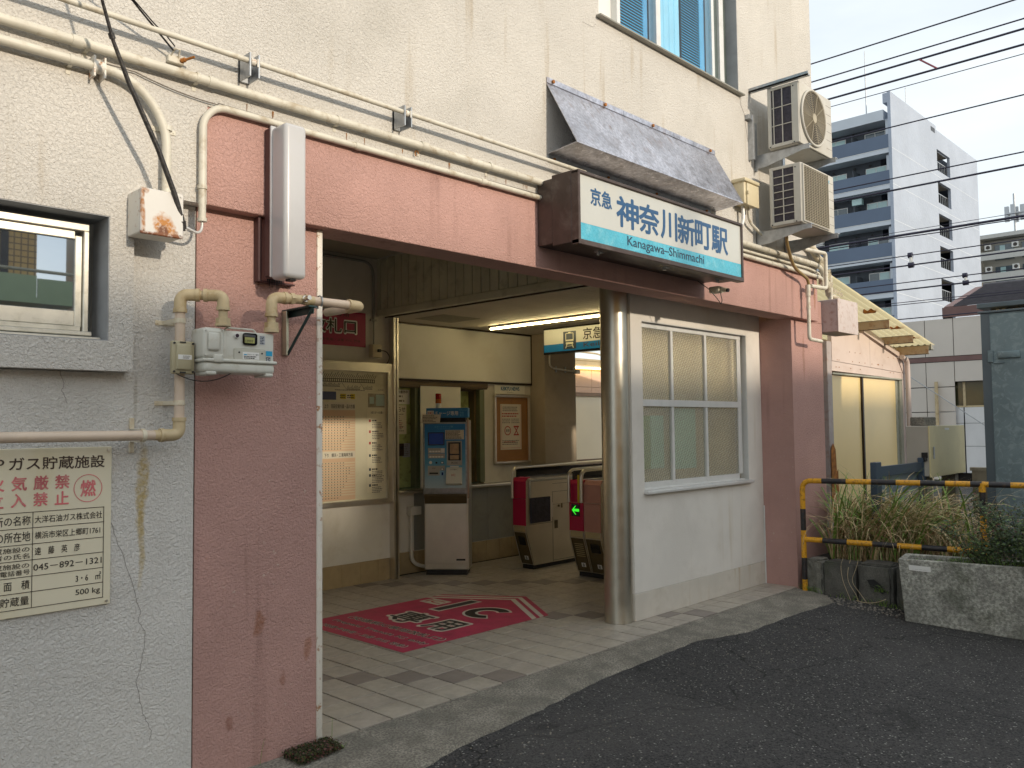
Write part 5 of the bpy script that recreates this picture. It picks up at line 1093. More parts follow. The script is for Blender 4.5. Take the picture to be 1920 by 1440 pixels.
g1, X0 = gate('left ticket gate with crimson end cap and black side flap', [(6.18, 6.372, m_gatepink, m_gatepink)], 8.35)
q = MB(); q.rbox(6.712, 7.035, 6.166, 6.181, .498, .772, .004, 1); q.build('flap', m_fin, g1)
q = MB(); q.rbox(7.035, 7.06, 6.17, 6.182, .50, .775, .003, 1); q.rbox(7.062, 7.082, 6.172, 6.182, .54, .70, .003, 1); q.build('flap_hinge', m_steel, g1)
q = MB(); q.rbox(6.69, 6.73, 6.172, 6.184, .765, .96, .01, 3); q.rbox(6.70, 8.3, 6.172, 6.184, .945, .975, .006, 2); q.build('pink_grey_trim', m_grey, g1)
q = MB()
for a in ((7.085, 7.088, .05, .82), (6.70, 7.08, .483, .487), (7.09, 8.3, .815, .818), (7.09, 8.3, .905, .908), (7.09, 7.6, .675, .677), (7.09, 8.3, .06, .064)): q.box(a[0], a[1], 6.1825, 6.184, a[2], a[3])
q.build('seams', m_black, g1)
q = MB(); q.tube([(7.19, 6.178, .655), (7.19, 6.184, .655)], .014, 14); q.rbox(7.235, 7.25, 6.176, 6.184, .63, .68, .002, 1); q.rbox(7.115, 7.17, 6.180, 6.184, .41, .50, .001, 1); q.build('lock', m_brass, g1)
g2, X0 = gate('right ticket gate with a green arrow and crimson and salmon end', [(5.19, 5.405, m_gatelight, m_gatelight), (5.41, 5.60, m_gatepink, m_gatepink)], 8.30, .03)
q = MB(); q.rbox(X0 - .016, X0 - .0125, 5.455, 5.565, .625, .75, .001, 1); q.build('arrow_field', m_blackgloss, g2)
q = MB(); c, z = 5.51, .6875
xx = X0 - .0175
q.add([(xx, c + .048, z), (xx, c + .002, z + .045), (xx, c - .010, z + .045), (xx, c + .018, z + .014), (xx, c - .048, z + .014), (xx, c - .048, z - .014), (xx, c + .018, z - .014), (xx, c - .010, z - .045), (xx, c + .002, z - .045)], [list(range(9))]); q.build('arrow', m_greenlamp, g2)
q = MB(); q.tube(fillet([(X0 - .045, 5.405, .77), (X0 - .045, 5.405, 1.095), (8.2, 5.405, 1.115)], .085, 8), .02, 10); q.build('hand_rail', m_steel, g2)
q = MB(); q.box(X0 - .068, X0 - .060, 5.418, 5.438, .77, 1.05); q.build('yellow_tape', m_yellowtape, g2)
# ================================================================== platform seen through the opening
t = thing('platform_shelter', 'pinkish panelled platform wall seen through the opening behind the gates', 'wall', (12, 9.5, 0))
mwc = mat('platform_cream', (.84, .76, .60), .6, var=.04, vs=1.2); mwp = mat('platform_pinkish', (.66, .46, .36), .6, var=.04)
q = MB(); q.box(9.5, 16, 9.5, 9.6, .94, 2.07); q.build('cream_panel', mwc, t)
q = MB(); q.box(9.5, 16, 9.50, 9.6, 0, .93); q.box(9.5, 16, 9.49, 9.6, .93, .945); q.box(9.5, 16, 9.48, 9.6, 2.07, 2.13); q.build('lower_wall', mat('brown_dado', (.25, .17, .12), .6), t)
for a in (9.5, 12.0, 14.0):
    q = MB(); q.box(a, a + (2.494 if a < 10 else 1.994), 9.49, 9.6, 2.24, 2.61); q.build('upper_panel', mwp, t); q = MB(); q.box(a, a + (2.494 if a < 10 else 1.994), 9.49, 9.6, 2.135, 2.234); q.build('upper_panel', mwp, t)
q = MB(); q.box(9.5, 16, 9.40, 9.5, 2.62, 2.70); q.box(9.5, 16, 9.38, 9.55, 2.70, 2.735); q.build('eaves_beam', mat('ochre_beam', (.46, .38, .24), .6), t)
q = MB(); q.tube([(9.6, 9.40, 2.555), (16, 9.40, 2.60)], .018, 10); q.build('tube', m_lamp2, t)
q = MB(); q.tube([(10.5, 9.3, 2.86), (11.9, 9.3, 2.83), (12.6, 9.25, 2.72)], .015, 8); q.build('conduit', m_fitting, t)
# ================================================================== platform canopy with a panelled gable, right of the station
LY = 4.3
t = thing('platform_canopy_building', 'pinkish panelled lean-to with two glowing frosted panes and corrugated roof', 'building', (11.3, LY, 0))
mpan = mat('lean_to_panel', (.66, .55, .50), .5, var=.04, vs=1.5, dirt=((.45, .32, .26), .3), dirts=5)
mpal = mat('lean_to_trim', (.60, .50, .46), .5, var=.05, dirt=((.42, .30, .24), .35), dirts=6)
def rake(x): return 2.693 - .2 * (x - 11.28)
q = MB(); q.prism([(10.20, 2.315), (11.42, 2.285), (11.42, 2.665), (11.18, 2.72), (10.20, 2.72)], lambda u, v, d: (u, d, v), LY, LY + .05); q.build('gable_panel', mpan, t)
q = MB(); q.prism([(11.425, 2.285), (12.62, 2.255), (12.42, 2.46), (11.425, 2.66)], lambda u, v, d: (u, d, v), LY, LY + .05); q.build('gable_panel', mpan, t)
q = MB(); q.prism([(11.20, 2.735), (12.47, 2.475), (12.47, 2.545), (11.20, 2.82)], lambda u, v, d: (u, d, v), LY - .02, LY + .05); q.build('bargeboard', mpal, t)
q = MB(); q.prism([(12.63, 2.25), (12.70, 2.25), (12.70, 2.50), (12.43, 2.55), (12.43, 2.47)], lambda u, v, d: (u, d, v), LY - .01, LY + .05); q.build('bargeboard', mpal, t)
q = MB(); q.prism([(10.20, 2.19), (12.62, 2.165), (12.62, 2.25), (10.20, 2.31)], lambda u, v, d: (u, d, v), LY + .004, LY + .05); q.build('header_panel', mpan, t)
q = MB(); q.rbox(10.06, 10.195, LY + .002, LY + .15, -.1, 2.55, .003, 1); q.box(9.6, 10.055, LY + .12, LY + .16, -.1, 2.7); q.build('corner_post', mat('grey_pink_post', (.42, .37, .36), .5, var=.05, dirt=((.3, .15, .08), .5), dirts=14), t)
q = MB(); q.rbox(12.60, 12.70, LY - .005, LY + .1, -.1, 2.248, .003, 1); q.build('end_post', mpal, t)
q = MB(); q.rbox(10.20, 12.60, LY - .01, LY + .05, 2.145, 2.168, .003, 1); q.rbox(12.42, 12.50, LY + .03, LY + .09, .2, 2.14, .003, 1); q.rbox(12.505, 12.598, LY + .0, LY + .06, .2, 2.14, .003, 1); q.build('window_frame', mat('weathered_alu', (.42, .43, .36), .45, .4, var=.08, dirt=((.25, .24, .18), .5), dirts=14), t)
q = MB(); q.rbox(11.155, 11.20, LY + .01, LY + .06, .2, 2.14, .003, 1); q.build('mullion', m_trim, t)
mfr = mat('frosted_warm_glass', (.86, .66, .30), .28, var=.05, vs=.8, spec=.7, dirt=((.74, .58, .28), .3), dirts=.9)
for a, b in ((10.20, 11.15), (11.205, 12.415)):
    q = MB(); q.box(a, b, LY + .035, LY + .05, .2, 2.14); q.build('pane', mfr, t)
q = MB(); q.box(10.06, 12.7, LY + .05, LY + .2, -.1, .2); q.box(10.2, 12.6, LY + .16, LY + .2, .2, 2.6); q.build('backing_wall', mpal, t)
q = MB(); q.tube(fillet([(12.45, LY - .06, 2.47), (12.66, LY - .06, 2.44), (12.665, LY - .06, 0.0)], .12), .035, 12); q.build('downpipe', mpal, t)
q = MB(); q.add([(10.07, LY - .012, 1.25), (10.13, LY - .012, 1.30), (10.20, LY - .012, 1.22), (10.22, LY - .012, .95), (10.26, LY - .012, .98), (10.27, LY - .012, .4), (10.05, LY - .012, .4)], [list(range(7))]); q.build('rust_patch', m_rust, t)
q = MB()
for k in range(22): x = rnd.uniform(10.3, 12.5); z = rnd.choice((2.33, 2.24, 2.45)); q.disc((x, LY - .003, z), (0, .002, 0), .008, 6)
tag(q.build('screw_head', m_rust, t), kind='stuff')
# purlins and corrugated roof
mpur = mat('rusty_purlin', (.42, .31, .20), .6, var=.08, dirt=((.26, .11, .035), .9), dirts=10)
for x, z1, h in ((11.04, 2.856, .115), (11.90, 2.718, .105), (12.51, 2.62, .125)):
    q = MB(); q.box(x - .006, x, 3.9, LY + 2.5, z1 - h, z1); q.box(x - .006, x + .05, 3.9, LY + 2.5, z1 - .006, z1); q.box(x - .006, x + .05, 3.9, LY + 2.5, z1 - h, z1 - h + .006)
    for yy_ in (3.98,): q.disc((x - .012, yy_ + .12, z1 - h / 2), (.01, 0, 0), .02, 10)
    q.build('purlin', mpur, t)
each('hook_clamp', m_rust, t, [lambda q: q.rbox(11.6, 11.66, 3.95, 4.1, 2.79, 2.86, .01, 1), lambda q: q.rbox(12.2, 12.26, 3.95, 4.1, 2.70, 2.76, .01, 1), lambda q: q.rbox(10.7, 10.76, 3.95, 4.1, 2.92, 2.99, .01, 1)])
mroof = bpy.data.materials.new('translucent_corrugated'); mroof.use_nodes = True; nt = mroof.node_tree
for n_ in list(nt.nodes): nt.nodes.remove(n_)
o_ = nt.nodes.new('ShaderNodeOutputMaterial'); d_ = nt.nodes.new('ShaderNodeBsdfDiffuse'); tr = nt.nodes.new('ShaderNodeBsdfTranslucent'); mx = nt.nodes.new('ShaderNodeMixShader')
d_.inputs[0].default_value = (.85, .72, .42, 1); tr.inputs[0].default_value = (1.0, .84, .50, 1); mx.inputs[0].default_value = .72
nt.links.new(d_.outputs[0], mx.inputs[1]); nt.links.new(tr.outputs[0], mx.inputs[2]); nt.links.new(mx.outputs[0], o_.inputs[0])
q = MB(); vs = []; W = .085; n = int((8.2 - 3.86) / (W / 8))
for i in range(n):
    y = 3.86 + i * W / 8; dz = .014 * math.cos(2 * math.pi * y / W)
    for x in (9.2, 12.66): vs.append((x, y, 2.905 - .165 * (x - 11.04) + dz))
q.add(vs, [(2 * i, 2 * i + 1, 2 * i + 3, 2 * i + 2) for i in range(n - 1)], 0, True); q.build('corrugated_sheet', mroof, t)
q = MB(); q.rbox(12.66, 12.74, 3.9, 8, 2.56, 2.66, .01, 1); q.build('gutter', m_graypanel, t)

# ================================================================== yellow and black railing
t = thing('railing', 'yellow and black striped pipe railing before the grass', 'railing', (7.62, 3.52, gz(3.52)))
RR = .0245
P0 = Vector((7.615, 3.53, gz(3.53))); P1 = Vector((7.91, 2.08, gz(2.08))); P2 = Vector((8.12, .7, gz(.7)))
def striped(name, pts, segl, first):
    """a bent pipe cut into painted bands"""
    pts = [Vector(p) for p in pts]; L_ = [0]
    for a, b in zip(pts, pts[1:]): L_.append(L_[-1] + (b - a).length)
    def at(s):
        for i in range(len(pts) - 1):
            if s <= L_[i + 1] + 1e-9: return pts[i].lerp(pts[i + 1], (s - L_[i]) / max(1e-9, L_[i + 1] - L_[i]))
        return pts[-1]
    s = 0; k = 0
    while s < L_[-1] - 1e-4:
        ln = segl[k] if k < len(segl) else segl[-1]; e = min(L_[-1], s + ln)
        mid = [p for p, l in zip(pts, L_) if s < l < e]
        q = MB(); q.tube([at(s)] + mid + [at(e)], RR, 14); q.build(name, (m_yellow, m_stripe)[(k + first) % 2], t); s = e; k += 1
zt = 1.008
top = fillet([P0, Vector((P0.x, P0.y, zt)), Vector((P1.x, P1.y, zt + .006))], .085, 7)
striped('post_band', [P0, Vector((P0.x, P0.y, zt - .09))], [.115, .20, .255, .20, .3], 0)
striped('rail_band', [Vector((P0.x, P0.y, zt - .09))] + top[2:], [.235, .215, .215, .205, .195, .195, .19], 0)
striped('rail_band', [Vector((P1.x, P1.y, zt + .006)), Vector((P2.x, P2.y, zt + .0))], [.05, .16, .155], 0)
striped('rail_band', [Vector((P0.x, P0.y, .462)), Vector((P1.x, P1.y, .448))], [.17, .215, .215, .205, .195, .20, .3], 0)
striped('post_band', [P1, Vector((P1.x, P1.y, zt))], [.3, .24, .32, .2], 0)
q = MB(); q.tube([Vector((P1.x, P1.y, zt - .06)), Vector((P1.x, P1.y, zt + .015))], RR * 1.12, 14); q.build('post_joint', m_yellow, t)

# ================================================================== stone blocks, raised bed, planter
mst = mat('dark_stone', (.12, .115, .10), .9, var=.25, vs=6, grain=.4, gs=90, bump=.8, bs=50, bd=.006, dirt=((.045, .055, .03), .6), dirts=4)
mst2 = mat('pale_stone', (.26, .25, .215), .9, var=.2, vs=7, grain=.4, gs=90, bump=.9, bs=40, bd=.008, dirt=((.07, .07, .05), .6), dirts=5)
def block(label, x0, x1, y0, y1, z0, z1, mm, r=.015, extra=None, rough=.006):
    t = thing('stone_block', label, 'stone block', ((x0 + x1) / 2, (y0 + y1) / 2, z0), group='stone blocks edging the raised bed')
    bm = bmesh.new(); bmesh.ops.create_cube(bm, size=1)
    for v in bm.verts: v.co = Vector(((x0 + x1) / 2 + v.co.x * (x1 - x0), (y0 + y1) / 2 + v.co.y * (y1 - y0), (z0 + z1) / 2 + v.co.z * (z1 - z0)))
    bmesh.ops.bevel(bm, geom=bm.edges[:], offset=r, segments=2, affect='EDGES'); bmesh.ops.subdivide_edges(bm, edges=bm.edges[:], cuts=3, use_grid_fill=True)
    for v in bm.verts: v.co += Vector((rnd.uniform(-1, 1), rnd.uniform(-1, 1), rnd.uniform(-1, 1))) * rough
    q = MB(); bm.verts.ensure_lookup_table(); q.add([v.co for v in bm.verts], [[v.index for v in f.verts] for f in bm.faces]); bm.free(); q.build('block', mm, t)
    if extra: extra(t)
    return t
block('small pale rough stone block next to the striped post', 7.665, 7.86, 3.385, 3.56, -.06, .275, mst2, .02, None, .009)
block('smooth dark stone block, second from the striped post', 7.655, 7.90, 3.075, 3.372, -.08, .268, mst, .015, None, .003)
def hole(t):
    q = MB(); q.add([(7.628, 2.96, .15), (7.628, 2.93, .09), (7.628, 2.87, .07), (7.628, 2.83, .04), (7.628, 2.80, .06), (7.628, 2.84, .12), (7.628, 2.90, .16)], [list(range(7))]); q.build('cavity', m_black, t)
block('mossy dark stone block with a hole, third from the striped post', 7.64, 7.92, 2.745, 3.055, -.10, .292, mst, .03, hole, .005)
block('mossy stone block half hidden behind the planter', 7.64, 7.92, 2.30, 2.72, -.12, .30, mst, .03, None, .005)
msoil = mat('soil', (.035, .026, .018), .95, var=.3, vs=12, bump=1, bs=40, bd=.02)
q = MB(); q.prism([(7.86, 3.58), (9.9, 4.1), (9.9, .6), (7.86, .6)], lambda u, v, d: (u, v, d), -.2, .24); q.box(9.9, 13.5, -2, 4.2, -.2, .15)
tag(q.build('raised_ground', msoil), 'dark soil bed behind the stone blocks', kind='structure')
t = thing('planter', 'mossy grey concrete trough planter with small white plate', 'planter', (7.35, 1.7, gz(2.0)))
mpl = mat('planter_concrete', (.42, .42, .37), .95, var=.3, vs=6, grain=.7, gs=45, bump=1.0, bs=70, bd=.012, bdet=4, dirt=((.075, .085, .055), .75), dirts=3.2)
# tapered trough: long front facing -X, slanted outline
za, zb_ = gz(2.5) - .005, .425
fb0, fb1 = Vector((7.262, 2.519)), Vector((7.62, .55)); ft0, ft1 = Vector((7.225, 2.545)), Vector((7.58, .55)); dp = Vector((.36, .065))
def P3(p, z): return (p.x, p.y, z)
th = .055; e = (ft1 - ft0).normalized(); w = dp.normalized()
o4 = [ft0, ft1, ft1 + dp, ft0 + dp]; i4 = [ft0 + e * th + w * th, ft1 - e * th + w * th, ft1 + dp - e * th - w * th, ft0 + dp + e * th - w * th]; b4 = [fb0, fb1, fb1 + dp * .88, fb0 + dp * .88]
zf = [gz(p.y) for p in b4]
q = MB(); vs = [P3(p, z) for p, z in zip(b4, zf)] + [P3(p, zb_) for p in o4] + [P3(p, zb_) for p in i4] + [P3(p, zb_ - .07) for p in i4]
fs = [(k, (k + 1) % 4, 4 + (k + 1) % 4, 4 + k) for k in range(4)] + [(4 + k, 4 + (k + 1) % 4, 8 + (k + 1) % 4, 8 + k) for k in range(4)] + [(8 + k, 8 + (k + 1) % 4, 12 + (k + 1) % 4, 12 + k) for k in range(4)] + [(3, 2, 1, 0)]
q.add(vs, fs); body = q.build('trough', mpl, t)
bv = body.modifiers.new('bevel', 'BEVEL'); bv.width = .008; bv.segments = 2
q = MB(); q.add([P3(p, zb_ - .05) for p in i4], [(0, 1, 2, 3)]); q.build('soil', msoil, t)
nrm = Vector((e.y, -e.x)); nrm = -nrm if nrm.dot(dp) > 0 else nrm
def onface(s, z): # s metres along the front from the corner
    k = (z - zf[0]) / (zb_ - zf[0]); p = fb0.lerp(ft0, k) + e * s + nrm * .004; return Vector((p.x, p.y, z))
q = MB(); q.add([onface(.075, .34), onface(.235, .335), onface(.235, .378), onface(.075, .383)], [(0, 1, 2, 3)]); q.build('plate', m_sticker, t)
text('神奈川区役所', 'print', t, m_inkg, onface(.0, .335) + Vector((nrm.x, nrm.y, 0)) * .001, Vector((e.x, e.y, 0)), Z_, (.095, .012, .215, .034), .0)

# ================================================================== plants
def foliage(name, par, mats_, gen, n):
    q = MB()
    for _ in range(n):
        v, m_ = gen(); q.add(v, [list(range(len(v)))], m_)
    return q.build(name, mats_, par)
mgA = mat('leaf_dark', (.035, .062, .018), .5, var=.35, vs=30); mgB = mat('leaf_mid', (.07, .12, .025), .5, var=.3, vs=30); mgC = mat('leaf_red', (.10, .03, .02), .5, var=.3, vs=30); mgG = mat('leaf_bright', (.17, .28, .05), .5, var=.3, vs=30)
mstw = mat('straw', (.62, .48, .27), .6, var=.3, vs=25); mstb = mat('straw_brown', (.34, .21, .10), .7, var=.3, vs=25)
def blade(root, ang, length, w, lean, droop, n=8):
    d = Vector((math.cos(ang), math.sin(ang), 0)); side = Vector((-d.y, d.x, 0)); vs = []
    tw = rnd.uniform(-.9, .9)
    side = (side * math.cos(tw) + Vector((0, 0, 1)) * math.sin(tw) * .6 + d * .2).normalized()
    p = Vector(root); a = lean
    L2 = []
    for k in range(n + 1):
        t_ = k / n; ww = w * (1 - t_) ** .6 * (.6 + .8 * min(1, t_ * 3)) * .8 + .0006
        L2.append((p - side * ww, p + side * ww)); a2 = a + droop * t_ ** 1.5
        p = p + (d * math.sin(a2) + Vector((0, 0, 1)) * math.cos(a2)) * length / n
    v = [x for pr_ in L2 for x in pr_]; return v, [(2 * i, 2 * i + 1, 2 * i + 3, 2 * i + 2) for i in range(n)]
t = thing('pampas_grass', 'tall clump of green and straw coloured grass behind the striped railing', 'grass', (8.25, 2.95, .24))
for nm, mm, cnt, ws, ln, dr in (('green_blades', mgG, 420, (.006, .014), (.45, 1.05), (.8, 2.2)), ('dry_blades', mstw, 900, (.0025, .006), (.5, 1.15), (1.3, 3.0)), ('brown_blades', mstb, 600, (.0025, .006), (.3, .9), (1.4, 3.2))):
    q = MB()
    for _ in range(cnt):
        r0 = (max(7.98, rnd.gauss(8.22, .17)), min(3.42, max(2.2, rnd.gauss(2.95, .32))), .23)
        a = rnd.choice((rnd.uniform(-2.0, .6), rnd.uniform(-1.9, 1.9), rnd.uniform(-2.4, -.8), rnd.uniform(0, 6.28)))
        v, f = blade(r0, a, rnd.uniform(*ln), rnd.uniform(*ws), rnd.uniform(.02, .45), rnd.uniform(*dr)); q.add(v, f)
    q.build(nm, mm, t)
t = thing('dead_creeper', 'pale dead runners hanging over the dark stone blocks', 'plant', (7.62, 3.2, .28))
q = MB()
for k in range(3):
    y = 3.22 - k * .07; p = [Vector((7.75, y, .30)), Vector((7.64, y - .02, .25 - .01 * k)), Vector((7.635, y + rnd.uniform(-.08, .05), .12)), Vector((7.62, y + rnd.uniform(-.1, .05), .0)), Vector((7.60, y - .12, -.045))]
    q.tube(fillet(p, .08, 5), .0024, 5)
q.tube(fillet([(7.60, 3.05, -.04), (7.59, 2.95, -.05), (7.60, 2.86, -.03), (7.63, 2.80, .0)], .05), .003, 5); q.build('runner', mat('pale_straw', (.50, .40, .25), .7), t)
t = thing('rose_bush', 'straggly dark green bush growing in the concrete planter', 'shrub', (7.5, 1.7, .37))
q = MB(); tips = []
for k in range(48):
    b = Vector((rnd.uniform(7.42, 7.66), rnd.uniform(.75, 2.05), .37)); d = Vector((rnd.uniform(-.35, .35), rnd.uniform(-.4, .55), 1)).normalized(); L_ = rnd.uniform(.22, .62)
    if b.y > 1.9: L_ *= .5
    m_ = b + d * L_ * .5 + Vector((rnd.uniform(-.05, .05), rnd.uniform(-.05, .05), 0)); e_ = b + d * L_ + Vector((rnd.uniform(-.12, .12), rnd.uniform(-.12, .12), 0))
    q.tube(fillet([b, m_, e_], .1, 4), [.005] * 5 + [.0035] * 5 if 0 else .0035, 5)
    for s_ in (.3, .45, .6, .72, .85, 1.0): tips.append(b.lerp(m_, s_ * 2) if s_ < .5 else m_.lerp(e_, s_ * 2 - 1))
q.tube(fillet([(7.42, 1.98, .37), (7.38, 2.08, .50), (7.42, 2.16, .62), (7.45, 2.28, .68)], .05), .005, 6); tips += [Vector((7.42, 2.16, .62)), Vector((7.44, 2.24, .66)), Vector((7.45, 2.28, .68)), Vector((7.45, 2.2, .7))]
q.build('branches', mat('bark_dark', (.05, .035, .025), .8), t)
def leafgen():
    c = rnd.choice(tips) + Vector((rnd.gauss(0, .035), rnd.gauss(0, .04), rnd.gauss(0, .03)))
    s_ = rnd.uniform(.007, .016); u = Vector((rnd.gauss(0, 1), rnd.gauss(0, 1), rnd.gauss(0, .6))).normalized(); v_ = u.orthogonal().normalized() * .55
    m_ = rnd.choices((0, 1, 2), (10, 4, 1.2 if c.z > .62 else .2))[0]
    return [c - u * s_, c + v_ * s_, c + u * s_, c - v_ * s_], m_
foliage('leaves', t, [mgA, mgB, mgC], leafgen, 16000)
t = thing('planter_weeds', 'low bright green weeds covering the planter soil', 'weeds', (7.4, 2.1, .37), kind='stuff')
def weedgen():
    u_ = rnd.random() ** .8; s1 = rnd.uniform(.02, 1.75); p = ft0 + e * (th + s1) + w * rnd.uniform(.06, .30)
    z = .37 + rnd.random() ** 2 * (.07 if s1 > .3 else .03)
    c = Vector((p.x, p.y, z)); s_ = rnd.uniform(.004, .011); u = Vector((rnd.gauss(0, 1), rnd.gauss(0, 1), rnd.gauss(0, 1))).normalized(); v_ = u.orthogonal().normalized() * .5
    return [c - u * s_, c + v_ * s_, c + u * s_, c - v_ * s_], rnd.choice((0, 1, 1, 2))
foliage('leaves', t, [mgA, mgB, mgG], weedgen, 6500)
q = MB()
for _ in range(60):
    s1 = rnd.uniform(.35, 1.2); p = ft0 + e * (th + s1) + w * rnd.uniform(.08, .28); v, f = blade((p.x, p.y, .37), rnd.uniform(0, 6.28), rnd.uniform(.05, .13), .003, .2, 1.0, 5); q.add(v, f)
q.build('grass_blades', mgG, t)
t = thing('pavement_weeds', 'dark moss and small weeds at the foot of the pink pillar', 'weeds', (2.2, 3.5, 0), kind='stuff')
def mossgen():
    x = 2.12 + rnd.random() * .30; y = 3.60 - rnd.random() ** 1.6 * (.13 + .06 * (2.4 - x))
    if x < 2.16 + .1 * rnd.random(): x += .05
    c = Vector((x, y, rnd.random() ** 2 * .035)); s_ = rnd.uniform(.003, .008); u = Vector((rnd.gauss(0, 1), rnd.gauss(0, 1), rnd.gauss(0, 1))).normalized(); v_ = u.orthogonal().normalized() * .6
    return [c - u * s_, c + v_ * s_, c + u * s_, c - v_ * s_], rnd.choice((0, 0, 1, 2))
foliage('moss', t, [mat('moss_dark', (.03, .035, .012), .9), mat('moss_olive', (.07, .08, .02), .9, var=.3), mgC], mossgen, 5200)
q = MB()
for x, y, n in ((2.43, 3.56, 9), (2.40, 3.59, 4), (2.44, 3.50, 7)):
    for _ in range(n): v, f = blade((x, y, -.01), rnd.uniform(0, 6.28), rnd.uniform(.02, .05), .003, .4, 1.0, 4); q.add(v, f)
for x, y in ((2.05, 3.605), (2.33, 3.60), (2.44, 3.60)): v, f = blade((x, y, -.01), rnd.uniform(-1, 1), .12, .0012, .15, .3, 5); q.add(v, f)
q.build('weed_blades', mgG, t)
t = thing('kerb_weeds', 'short grass tufts at the base of the stone blocks', 'weeds', (7.6, 3.0, -.04), kind='stuff')
q = MB()
for _ in range(150):
    y = rnd.choice((rnd.gauss(3.50, .04), rnd.gauss(2.83, .05), rnd.uniform(2.6, 3.5))); z = .05 if 2.78 < y < 2.9 and rnd.random() < .6 else gz(y); v, f = blade((7.63 if z > 0 else 7.625, y, z), rnd.uniform(1.6, 4.7), rnd.uniform(.03, .12), .0025, .3, 1.8, 5); q.add(v, f)
q.build('grass_blades', mgG, t)
q = MB()
for _ in range(420):
    x = rnd.uniform(2.7, 7.4); y = rnd.choice((3.0, 3.1, 3.2)) - abs(rnd.gauss(0, .35)); s_ = rnd.uniform(.0015, .005); q.rbox(x - s_, x + s_, y - s_, y + s_, gz(y) - .001, gz(y) + s_, s_ * .3, 1)
for _ in range(260):
    x = rnd.uniform(7.35, 7.64); y = rnd.uniform(2.6, 3.5); s_ = rnd.uniform(.002, .010); q.rbox(x - s_, x + s_, y - s_, y + s_, gz(y) - .002, gz(y) + s_, s_ * .3, 1)
tag(q.build('gravel', mat('debris', (.22, .20, .17), .9, var=.4, vs=30)), 'scattered grit along the stone blocks', 'gravel', kind='stuff')

# ================================================================== cabinets and rack behind the bed
t = thing('steel_rack', 'blue-grey steel board with two posts in the grass', 'rack', (8.9, 3.1, .2))
ms1 = mat('rack_navy', (.06, .09, .13), .45, .4, var=.1); ms2 = mat('rack_pale_blue', (.26, .34, .40), .4, .4, var=.08, dirt=((.2, .22, .25), .4), dirts=9)
for x in (8.20, 9.52): q = MB(); q.rbox(x, x + .13, 3.06, 3.12, .15, 1.165, .004, 1); q.build('post', ms1, t)
q = MB(); q.rbox(8.33, 9.52, 3.07, 3.10, 1.02, 1.12, .003, 1); q.build('crossbar', ms1, t)
q = MB(); q.rbox(8.30, 9.95, 3.13, 3.16, .52, 1.04, .005, 1); q.rbox(9.93, 9.97, 3.10, 3.2, .5, 1.06, .005, 1); q.build('board', ms2, t)
q = MB()
for x, z in ((8.40, .98), (8.46, .98), (8.62, .92), (8.68, .92), (8.72, .91), (8.95, .92), (9.05, .92), (9.20, .92), (9.26, .92), (8.62, .70), (9.0, .69), (9.05, .69), (9.22, .69)): q.disc((x, 3.128, z), (0, -.004, 0), .013, 10)
q.build('bolt_hole', m_black, t)
t = thing('utility_cabinet', 'cream metal utility cabinet with a lever handle and black padlock', 'cabinet', (10.1, 3.1, .3))
mcab = mat('cabinet_cream', (.70, .61, .33), .45, var=.04, vs=2, dirt=((.5, .42, .22), .3), dirts=5)
q = MB(); q.rbox(9.55, 10.76, 3.012, 3.24, .965, 1.50, .004, 1); q.build('case', mat('cabinet_case_shaded', (.42, .39, .33), .5, var=.05), t)  # case darker than the door: shade on its side put into the colour
q = MB(); q.rbox(9.545, 10.765, 2.996, 3.011, .955, 1.503, .003, 1); q.build('door', mcab, t)
q = MB(); q.rbox(9.63, 9.67, 2.985, 2.997, 1.15, 1.28, .005, 1); q.build('handle', m_galv, t)
q = MB(); q.rbox(9.525, 9.546, 3.02, 3.08, 1.16, 1.22, .003, 1); q.tube([(9.535, 3.05, 1.17), (9.535, 3.04, 1.13)], .02, 8); q.build('padlock', m_black, t)
q = MB(); q.box(10.05, 10.2, 2.994, 2.996, 1.455, 1.478); q.build('label_plate', m_sticker, t)
each('leg', m_conc, t, [lambda q: q.box(9.6, 9.72, 3.05, 3.2, .2, .965), lambda q: q.box(10.55, 10.67, 3.05, 3.2, .2, .965)])
q = MB(); q.rbox(9.57, 9.95, 3.05, 3.2, 1.504, 1.60, .01, 1); tag(q.build('concrete_cap', m_conc), 'small concrete block on top of the cream cabinet', 'concrete block')
t = thing('substation_cabinet', 'tall mottled galvanised steel cabinet at the right edge', 'cabinet', (9.8, 1.8, .1))
mgal = mat('mottled_galvanised', (.17, .23, .25), .5, .3, var=.12, vs=3, extra=lambda nt, pos, c: mix(nt, ramp(nt, noise(nt, pos, 11, 5, .7, 1.0), .50, .60, 0, .6), c, (.27, .34, .36)))
q = MB(); q.rbox(9.505, 10.6, 1.0, 2.455, .05, 2.645, .006, 1); q.build('case', mgal, t)
q = MB(); q.rbox(9.48, 10.62, .98, 2.475, 2.645, 2.665, .003, 1); q.build('lid', mat('galv_dark', (.11, .14, .16), .45, .4), t)
q = MB(); q.rbox(9.492, 9.504, 1.0, 2.372, .08, 2.625, .003, 1); q.build('door', mgal, t)
q = MB(); q.rbox(9.493, 9.503, 2.378, 2.452, .08, 2.64, .002, 1); q.box(9.488, 9.492, 2.370, 2.379, .08, 2.64); q.build('door_edge', MATS['galv_dark'], t)
q = MB(); q.rbox(9.470, 9.492, 2.105, 2.305, 2.175, 2.245, .008, 2); q.build('handle', mgal, t)
q = MB(); q.rbox(9.472, 9.494, 2.345, 2.395, 2.14, 2.26, .004, 1); q.box(9.478, 9.492, 2.25, 2.345, 2.13, 2.14); q.build('hinge', mgal, t)
t = thing('flat_shelter_roof', 'grey flat metal roof edge above the steel cabinet', 'roof', (13.5, 2.8, 2.4))
